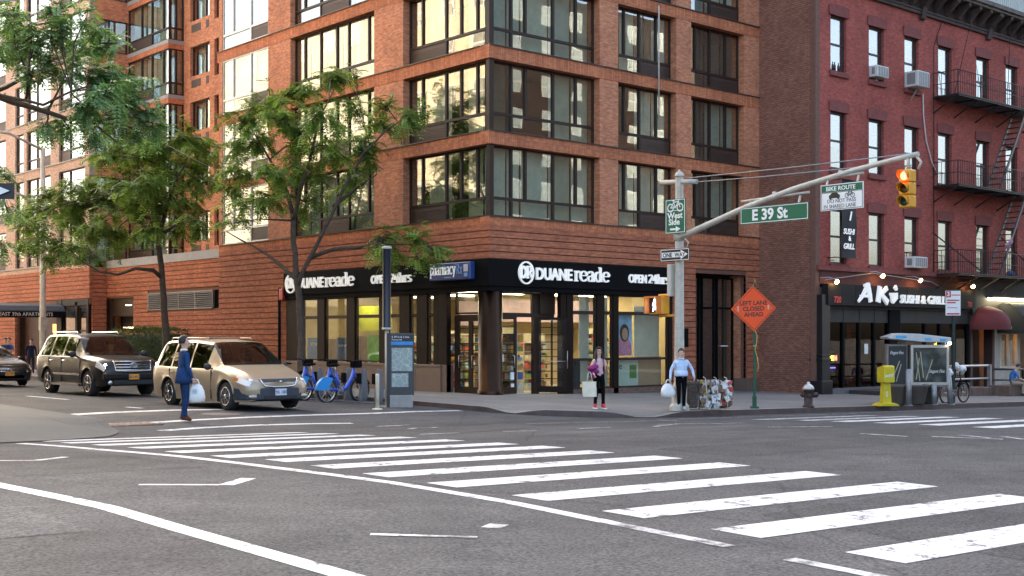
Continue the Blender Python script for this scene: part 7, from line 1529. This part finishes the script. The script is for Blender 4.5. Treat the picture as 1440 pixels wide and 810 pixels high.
# man in the pale blue shirt by the cart
def shirtman(t, k, J):
    m = mat('cloth 0.480 0.600 0.780', (.48,.60,.78), .8); shell(t, 'shirt_hem', [(1.16*k,.175*k,.14*k,0,0),(1.04*k,.185*k,.148*k,0,0),(.99*k,.18*k,.142*k,0,0)], m)
    b = B(); b.lathe([(.07*k,1.465*k),(.082*k,1.48*k),(.07*k,1.505*k)], (0,.0,0), 16); b.obj('collar', m, t, True); b = B(); b.tube([(.181*k*cos(a*pi/12),.143*k*sin(a*pi/12),.985*k) for a in range(25)], .014*k, 6); b.obj('belt', M_BLACK, t, True)
d = -fwv+rgv*.1; p3 = (-1.25,-9.3)
person('man in a pale blue shirt standing in front of the signal pole', (p3[0],p3[1],W(*p3)), face_dir(d.x, d.y), 1.64, dict(torso=(.48,.60,.78),sleeve=(.48,.60,.78),fore=(.48,.60,.78),leg=(.004,.004,.005),shin=(.004,.004,.005),shoe=(.35,.33,.3),skin=(.62,.38,.29)),
  {'er':(-.3,.02,1.15),'wr':(-.33,-.05,.92),'hr':(-.33,-.07,.86),'el':(.33,.03,1.17),'wl':(.36,-.04,.98),'hl':(.36,-.07,.93),'kl':(.07,-.05,.5),'al':(.06,-.03,.1),'tl':(.07,-.18,.045),'kr':(-.07,.02,.5),'ar':(-.04,.12,.12),'tr':(-.04,.0,.05),'br':(-.04,.16,.08)}, 1.16, (.05,.03,.025), False, shirtman)
q = Vector(p3)-rgv*.36-fwv*.07; bag('crumpled white plastic bag held by the man in the pale blue shirt', (q.x,q.y,W(q.x,q.y)+.36), RZ0+.3, .34, .2, .36, M_BAGW, .1)
# seated man in blue T-shirt
d = rgv*.95-fwv*.1; p4 = (22.35,-6.2)
person('man in a blue T-shirt and khaki trousers sitting on the step', (p4[0],p4[1],-.08-.44), face_dir(d.x, d.y), 1.76, dict(torso=(.05,.17,.42),sleeve=(.05,.17,.42),leg=(.33,.27,.2),shin=(.33,.27,.2),shoe=(.02,.02,.02)),
  {'pelvis':(0,.05,.56),'belly':(0,-.02,.7),'chest':(0,-.1,.88),'nb':(0,-.17,1.03),'neck':(0,-.21,1.08),'jaw':(0,-.25,1.12),'head':(0,-.29,1.2),'crown':(0,-.3,1.27),'sl':(.18,-.12,1.0),'sr':(-.18,-.12,1.0),'el':(.22,-.25,.74),'er':(-.22,-.25,.74),'wl':(.12,-.46,.66),'wr':(-.12,-.46,.66),'hl':(.08,-.52,.66),'hr':(-.08,-.52,.66),
   'pl':(.1,-.05,.53),'pr':(-.1,-.05,.53),'kl':(.14,-.5,.54),'kr':(-.14,-.46,.54),'al':(.13,-.5,.1),'ar':(-.13,-.44,.1),'tl':(.14,-.66,.045),'tr':(-.14,-.6,.045),'bl':(.13,-.46,.05),'br':(-.13,-.4,.05)}, 1.05, (.015,.012,.01))
# people by the apartment entrance
for i, (x, y, lb, c, hh, rot) in enumerate(((-4.35,31.7,'person in a dark blue polo at the far left by the entrance',(.03,.06,.13),1.74,.3),(-4.0,32.2,'person in a bright blue shirt by the entrance canopy',(.03,.12,.36),1.76,-.2),(-3.35,31.0,'person in a navy shirt standing by the entrance canopy',(.012,.02,.05),1.72,.5),(-2.75,30.9,'doorman in a dark suit with white shirt and tie',(.01,.01,.014),1.78,.1))):
    ex = None
    if i == 3:
        def ex(t, k, J):
            b = B(); b.prism([(-.045*k,1.43*k),(.045*k,1.43*k),(.012*k,1.1*k),(-.012*k,1.1*k)], lambda u, v, d: (u, d, v), -.135*k, -.12*k); b.obj('shirt_front', M_SWHITE, t, True)
    fold = {'el':(.25,-.02,1.13),'wl':(.05,-.2,1.12),'hl':(-.02,-.2,1.12),'er':(-.25,-.02,1.13),'wr':(-.05,-.2,1.1),'hr':(.02,-.2,1.1)} if i in (0,1) else {}
    d = -fwv+rgv*rot; person(lb, (x,y,W(x,y)), face_dir(d.x, d.y), hh, dict(torso=c,sleeve=c,leg=(.02,.025,.04),shin=(.02,.025,.04),shoe=(.01,.01,.01),**({'fore':c} if i > 1 else {})), fold, 1.05, (.03,.02,.014), False, ex)
finish_people()
# ================================================================ trees
TBL = [[[-3.97, 5.0, 0.23], [-3.97, 5.0, 1.73], [-4.03, 5.05, 3.15], [-4.12, 5.13, 3.98], [-4.17, 5.18, 5.05], [-4.19, 5.19, 6.0]], [[-4.13, 5.14, 3.82], [-4.23, 5.89, 4.25], [-4.39, 6.7, 4.74], [-4.64, 7.58, 5.16], [-4.89, 8.46, 5.57]], [[-4.08, 5.1, 3.51], [-4.02, 4.76, 4.14], [-3.92, 4.39, 4.67], [-3.68, 3.9, 5.59], [-3.45, 3.41, 6.61], [-3.01, 2.74, 7.86], [-2.56, 2.06, 8.63], [-2.17, 1.44, 8.94]], [[-4.19, 5.19, 6.0], [-4.14, 5.81, 6.96], [-4.25, 6.57, 7.92], [-4.51, 7.46, 9.1]], [[-4.19, 5.19, 5.76], [-4.28, 4.6, 6.65], [-4.3, 3.96, 7.64], [-4.36, 3.35, 8.83], [-4.26, 2.59, 9.76]], [[-3.76, 4.82, 4.53], [-3.29, 4.07, 4.8], [-2.81, 3.32, 4.85], [-2.34, 2.58, 4.95], [-1.7, 1.69, 4.86]], [[-4.33, 5.32, 6.71], [-4.24, 6.34, 7.17], [-4.46, 7.64, 7.52], [-4.46, 8.75, 7.8]], [[-3.15, 4.29, 6.24], [-2.05, 4.65, 6.95], [-0.93, 4.99, 7.56]]]
TBC = [[-5.3, 6.88, 9.3, 0.82], [-4.49, 6.87, 9.75, 0.92], [-3.72, 6.51, 10.04, 0.88], [-2.79, 6.55, 10.71, 0.84], [-2.66, 5.26, 10.85, 0.63], [-1.66, 5.45, 11.26, 0.4], [-4.64, 2.83, 8.95, 0.95], [-4.3, 5.09, 8.7, 0.99], [-4.04, 7.65, 8.67, 0.99], [-5.42, 7.14, 8.35, 0.72], [-4.69, 7.97, 7.53, 0.89], [-5.63, 4.2, 7.08, 0.91], [-4.03, 4.87, 7.41, 0.99], [-3.77, 3.34, 7.85, 0.92], [-2.42, 3.9, 8.4, 0.86], [-1.71, 3.46, 8.9, 0.81], [-2.56, 0.92, 8.83, 0.63], [-1.64, 1.31, 9.1, 0.37], [-5.87, 5.37, 6.25, 0.79], [-3.54, 7.06, 6.43, 0.74], [-3.06, 5.76, 6.36, 0.68], [-6.6, 5.31, 5.51, 0.41], [-1.88, 4.91, 9.8, 0.73], [-2.91, 1.96, 9.38, 0.5], [-1.51, 3.54, 5.21, 0.62], [-2.17, 1.25, 5.04, 0.68], [-1.99, 0.36, 4.66, 0.54], [-0.67, 4.29, 4.56, 0.64], [-1.78, 1.39, 4.15, 0.46], [-2.8, 2.32, 4.73, 0.41], [-1.7, 5.83, 7.45, 0.75], [-2.99, 6.32, 8.5, 0.89], [-5.24, 4.88, 9.04, 0.79], [-4.84, 8.46, 6.82, 0.6], [-2.16, 3.65, 7.8, 0.52]]
TAL = [[[-3.93, 14.93, 0.86], [-4.0, 14.99, 2.26], [-4.08, 15.06, 3.66], [-4.14, 15.12, 4.64], [-4.23, 15.19, 5.48], [-4.23, 15.19, 6.46]], [[-4.12, 15.1, 4.22], [-4.55, 14.94, 4.48], [-5.25, 15.02, 4.51], [-5.94, 15.09, 4.27], [-6.61, 15.15, 4.36], [-7.34, 15.26, 4.77]], [[-4.21, 15.17, 5.48], [-4.38, 15.76, 6.06], [-4.61, 16.41, 6.8], [-4.79, 17.01, 7.69]], [[-4.19, 15.15, 5.76], [-4.17, 14.7, 6.7], [-4.05, 14.15, 7.77], [-3.85, 13.53, 8.69]], [[-4.23, 15.19, 6.46], [-4.08, 15.95, 7.65], [-4.11, 16.86, 8.73], [-4.25, 17.87, 9.4]], [[-4.14, 15.12, 5.9], [-3.3, 15.37, 6.38], [-2.41, 15.59, 6.88]]]
TAC = [[-7.61, 19.38, 6.83, 0.85], [-8.12, 16.55, 5.77, 0.92], [-6.0, 19.79, 6.96, 1.11], [-5.87, 17.94, 6.12, 0.97], [-4.73, 18.86, 7.27, 1.23], [-5.77, 19.26, 7.95, 1.05], [-5.97, 15.33, 8.0, 1.15], [-5.22, 15.1, 9.01, 1.1], [-6.47, 14.84, 8.99, 0.92], [-4.99, 13.41, 9.25, 1.08], [-4.58, 12.49, 9.45, 0.91], [-3.39, 13.09, 9.37, 0.77], [-3.61, 15.36, 8.62, 1.19], [-5.82, 13.15, 7.54, 1.17], [-2.79, 15.16, 8.53, 1.03], [-5.47, 15.16, 6.65, 1.1], [-4.61, 14.21, 7.05, 1.15], [-2.62, 15.98, 7.33, 0.98], [-2.85, 13.85, 7.84, 0.67], [-6.56, 15.95, 5.13, 0.66], [-7.36, 17.8, 5.05, 0.61], [-7.77, 19.71, 5.55, 0.63], [-5.6, 13.33, 5.84, 0.69], [-2.73, 17.16, 6.33, 0.7], [-4.28, 11.94, 6.01, 0.58], [-4.99, 17.58, 5.86, 0.75], [-6.96, 19.96, 7.64, 0.81], [-7.89, 15.06, 5.16, 0.64], [-2.09, 15.3, 9.04, 0.63], [-8.52, 18.02, 6.25, 0.55]]
TCL = [[[-17.17, 1.8, -0.33], [-17.15, 1.78, 2.29], [-17.04, 1.69, 4.39], [-16.85, 1.52, 5.96], [-16.58, 1.29, 6.83]], [[-16.85, 1.52, 5.78], [-16.23, 0.54, 7.21], [-15.7, -0.37, 7.67], [-15.37, -1.1, 7.48], [-15.16, -1.73, 7.32], [-14.81, -2.48, 7.59], [-14.6, -3.11, 7.66]], [[-16.58, 1.29, 6.83], [-15.92, 0.98, 7.74], [-15.19, 0.6, 8.1], [-14.72, 0.45, 8.44], [-14.17, 0.24, 8.7], [-13.62, 0.02, 8.9]], [[-15.46, 0.31, 7.76], [-15.03, -0.4, 7.49], [-14.48, -1.22, 7.18], [-14.06, -1.92, 7.02], [-13.72, -2.55, 6.5]], [[-16.58, 1.29, 6.83], [-16.09, 1.52, 8.51], [-15.38, 1.57, 9.52], [-14.52, 1.48, 9.82], [-13.64, 1.37, 10.13]], [[-16.25, 1.0, 7.01], [-15.5, 1.22, 6.4], [-14.86, 1.55, 6.04], [-14.41, 2.04, 5.85]]]
TCC = [[-15.25, 0.43, 9.69, 0.56], [-15.42, -1.69, 9.01, 0.6], [-14.88, -2.01, 9.2, 0.6], [-14.27, -2.01, 9.47, 0.51], [-14.64, 1.4, 9.15, 0.58], [-14.89, -1.4, 8.64, 0.58], [-13.78, -0.15, 9.19, 0.57], [-13.09, -0.05, 9.41, 0.51], [-12.73, -0.32, 9.41, 0.33], [-14.4, -1.24, 8.31, 0.59], [-13.93, -1.61, 8.31, 0.62], [-13.26, -1.52, 8.33, 0.6], [-12.47, -1.21, 8.22, 0.57], [-13.98, -2.55, 7.65, 0.64], [-12.71, -1.11, 7.67, 0.64], [-12.24, -1.33, 7.51, 0.54], [-11.89, -1.39, 7.19, 0.4], [-14.45, -2.43, 7.28, 0.57], [-12.8, -0.25, 7.32, 0.55], [-15.33, -1.44, 8.06, 0.37], [-14.86, -0.86, 6.84, 0.34], [-14.02, -0.52, 6.97, 0.39], [-14.61, 1.23, 9.4, 0.47], [-13.95, -1.65, 6.76, 0.41], [-12.21, -0.85, 7.04, 0.36], [-15.31, 0.35, 5.8, 0.25], [-15.51, -0.4, 4.86, 0.31], [-15.58, -0.32, 4.08, 0.24], [-15.55, -0.9, 9.73, 0.51], [-15.03, -1.75, 9.73, 0.44], [-16.22, -0.43, 8.86, 1.01], [-16.07, 1.59, 7.99, 1.25], [-16.59, 3.28, 9.45, 1.47]]
def leaf_mat(name, c):
    m, t, p = nodes(name); L = t.links.new; out = t.nodes['Material Output']
    tc = nd(t, 'TexCoord'); nz = nd(t, 'TexNoise'); nz.inputs['Scale'].default_value = 1.1; nz.inputs['Detail'].default_value = 4; L(tc.outputs['Object'], nz.inputs['Vector'])
    r = ramp(t, .35, .68, c4(c, .62), c4(c, 1.35)); L(nz.outputs[0], r.inputs[0]); L(r.outputs[0], p.inputs['Base Color']); p.inputs['Roughness'].default_value = .5; p.inputs['Specular IOR Level'].default_value = .35
    tr = nd(t, 'BsdfTranslucent'); hs = nd(t, 'MixRGB', blend_type='MULTIPLY'); hs.inputs[0].default_value = 1; hs.inputs[2].default_value = (1.0,1.0,.55,1); L(r.outputs[0], hs.inputs[1]); L(hs.outputs[0], tr.inputs[0])
    mx = nd(t, 'MixShader'); mx.inputs[0].default_value = .45; L(p.outputs[0], mx.inputs[1]); L(tr.outputs[0], mx.inputs[2]); L(mx.outputs[0], out.inputs[0]); return m
M_BARK = mat('dark bark', (.075,.055,.042), .9, 0, .4, 7, .8, 22)
def frond(b, p, d, L, rr, m):
    """one pinnate leaf: paired leaflets along a drooping midrib"""
    d = d.normalized(); side = d.cross(Vector((0,0,1)))
    if side.length < .1: side = Vector((1,0,0))
    side.normalize(); n = 6; vs = []; fs = []
    for i in range(n):
        t = (i+.6)/n; c = p + d*(L*t) + Vector((0,0,-.42*L*t*t)); dd = (d + Vector((0,0,-.84*t))).normalized()
        ll = L*.32*(1-.4*abs(t-.45)); w = ll*.52
        for s in (-1, 1):
            a = (side*s*.86 + dd*.5 + Vector((0,0,-.18+rr.uniform(-.12,.12)))).normalized(); k = len(vs)
            q = a.cross(dd).normalized().cross(a).normalized()
            vs += [c, c + a*ll*.5 + q*w*.5, c + a*ll, c + a*ll*.5 - q*w*.5]; fs.append((k, k+1, k+2, k+3))
    b.cm = m; b.add(vs, fs, False)
def tree(label, limbs, clus, seed, dens, flen, r0, lm):
    rr = random.Random(seed); base = limbs[0][0]; base = (base[0], base[1], walk(base[0], base[1])-.02)
    t = thing('street_tree', label, 'tree', base, group='street trees')
    pts = []
    for i, l in enumerate(limbs):
        P = [Vector(p) for p in l]
        if i == 0: P[0] = Vector(base)
        # refine and roughen
        Q = []
        for a, c in zip(P, P[1:]):
            k = max(1, int((c-a).length/.35))
            for j in range(k): Q.append(a.lerp(c, j/k) + Vector([rr.uniform(-1,1)*.02 for _ in range(3)]))
        Q.append(P[-1]); ra = r0 if i == 0 else r0*.55; rb = r0*.6 if i == 0 else r0*.12
        R = [ra+(rb-ra)*(j/(len(Q)-1)) for j in range(len(Q))]
        if i == 0: R[0] *= 1.5; R[1] *= 1.15
        b = B(); b.tube(Q, R, 10 if i == 0 else 7); b.obj('trunk' if i == 0 else 'limb', M_BARK, t)
        pts += [(q, R[j]) for j, q in enumerate(Q) if i > 0 or j > len(Q)*.6]
    tw = B(); f = B()
    for (x, y, z, rad) in clus:
        c = Vector((x, y, z)); q, rq = min(pts, key=lambda a: (a[0]-c).length)
        mid = q.lerp(c, .5) + Vector((rr.uniform(-.2,.2), rr.uniform(-.2,.2), rr.uniform(0,.25)))
        tw.tube([q, mid, c], [min(rq*.7,.04), .022, .012], 5)
        ends = []
        for k in range(int(7+rad*6)):
            v = Vector((rr.gauss(0,1), rr.gauss(0,1), rr.gauss(0,.75))); v = v.normalized()*rad*rr.uniform(.45,1.12); e = c+v
            s = c.lerp(q, rr.uniform(0,.5)); m_ = s.lerp(e, .5)+Vector((0,0,rr.uniform(.02,.15)))
            tw.tube([s, m_, e], [.012,.008,.004], 4, caps=False); ends.append((s, m_, e))
        nf = int(dens*rad*rad*1.3)+14
        for k in range(nf):
            s, m_, e = rr.choice(ends); u = rr.uniform(.15,1); p = s.lerp(m_, u*2) if u < .5 else m_.lerp(e, u*2-1)
            o = (e-s).normalized(); d = Vector((rr.gauss(0,1), rr.gauss(0,1), rr.gauss(-.15,.35)))+o*.7
            frond(f, p, d, flen*rr.uniform(.65,1.25), rr, 0 if rr.random() < .6 else (1 if rr.random() < .6 else 2))
    tw.obj('twigs', M_BARK, t, fix=False)['kind'] = 'stuff'
    f.obj('foliage', lm, t, fix=False)['kind'] = 'stuff'
    return t
LA = [leaf_mat('locust leaf', (.19,.31,.06)), leaf_mat('locust leaf light', (.30,.42,.09)), leaf_mat('locust leaf dark', (.11,.19,.04))]
LC = [leaf_mat('cool leaf', (.16,.29,.115)), leaf_mat('cool leaf light', (.24,.40,.17)), leaf_mat('cool leaf dark', (.08,.17,.065))]
tree('honey locust with a forked trunk beside the blue bicycles', TBL, TBC, 3, 140, .40, .145, LA)
TREE_A = tree('honey locust between the SUV and the minivan', TAL, TAC, 8, 150, .43, .165, LA)
tree('near honey locust reaching in from the top left corner', TCL, TCC, 5, 190, .35, .16, LC)
for i, (x, y, a) in enumerate(((-18.4,13,.6),(-18.4,24,2.4),(-18.6,37,4.1))):
    copy_thing(TREE_A, ['first','second','third'][i]+' street tree across the side street, seen only mirrored in glass', (x, y, walk(x, y)), a)
# hedge against the set-back wall
def hedge():
    rr = random.Random(4); x0, x1, y0, y1 = -.75, .6, 21.9, 28.2; t = thing('hedge', 'clipped dark green hedge against the brick wall behind the SUV', 'hedge', ((x0+x1)/2,(y0+y1)/2,.02))
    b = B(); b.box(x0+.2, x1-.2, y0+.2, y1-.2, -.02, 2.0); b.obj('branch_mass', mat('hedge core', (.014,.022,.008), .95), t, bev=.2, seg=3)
    f = B(); c = Vector(((x0+x1)/2,(y0+y1)/2,1.2))
    for i in range(9000):
        u = rr.random(); side = rr.random(); y = rr.uniform(y0, y1)
        if side < .55: p = Vector((x0, y, rr.uniform(.1,2.3)))
        elif side < .85: p = Vector((rr.uniform(x0,x1), y, 2.3))
        else: p = Vector((rr.uniform(x0,x1), y0, rr.uniform(.1,2.3)))
        bump = .16*mnoise.noise(p*1.3); dirn = (p-c); dirn.y *= .3; dirn.normalize(); p = p + dirn*(bump-.02+rr.uniform(-.1,.05))
        if p.z > 2.1: p.z -= .25*max(0, abs((p.x-c.x)/(x1-x0)*2)-.5) + .3*max(0, abs((p.y-c.y)/(y1-y0)*2)-.8)
        a = Vector((rr.gauss(0,1),rr.gauss(0,1),rr.gauss(0,1))).normalized(); q = a.cross(Vector((rr.gauss(0,1),rr.gauss(0,1),rr.gauss(0,1)))).normalized(); l = rr.uniform(.05,.09)
        f.cm = 0 if rr.random() < .7 else 1; f.add([p, p+a*l*.5+q*l*.3, p+a*l, p+a*l*.5-q*l*.3], [(0,1,2,3)])
    f.obj('foliage', [leaf_mat('hedge leaf', (.03,.07,.015)), leaf_mat('hedge leaf light', (.05,.105,.022))], t, fix=False)['kind'] = 'stuff'
hedge()
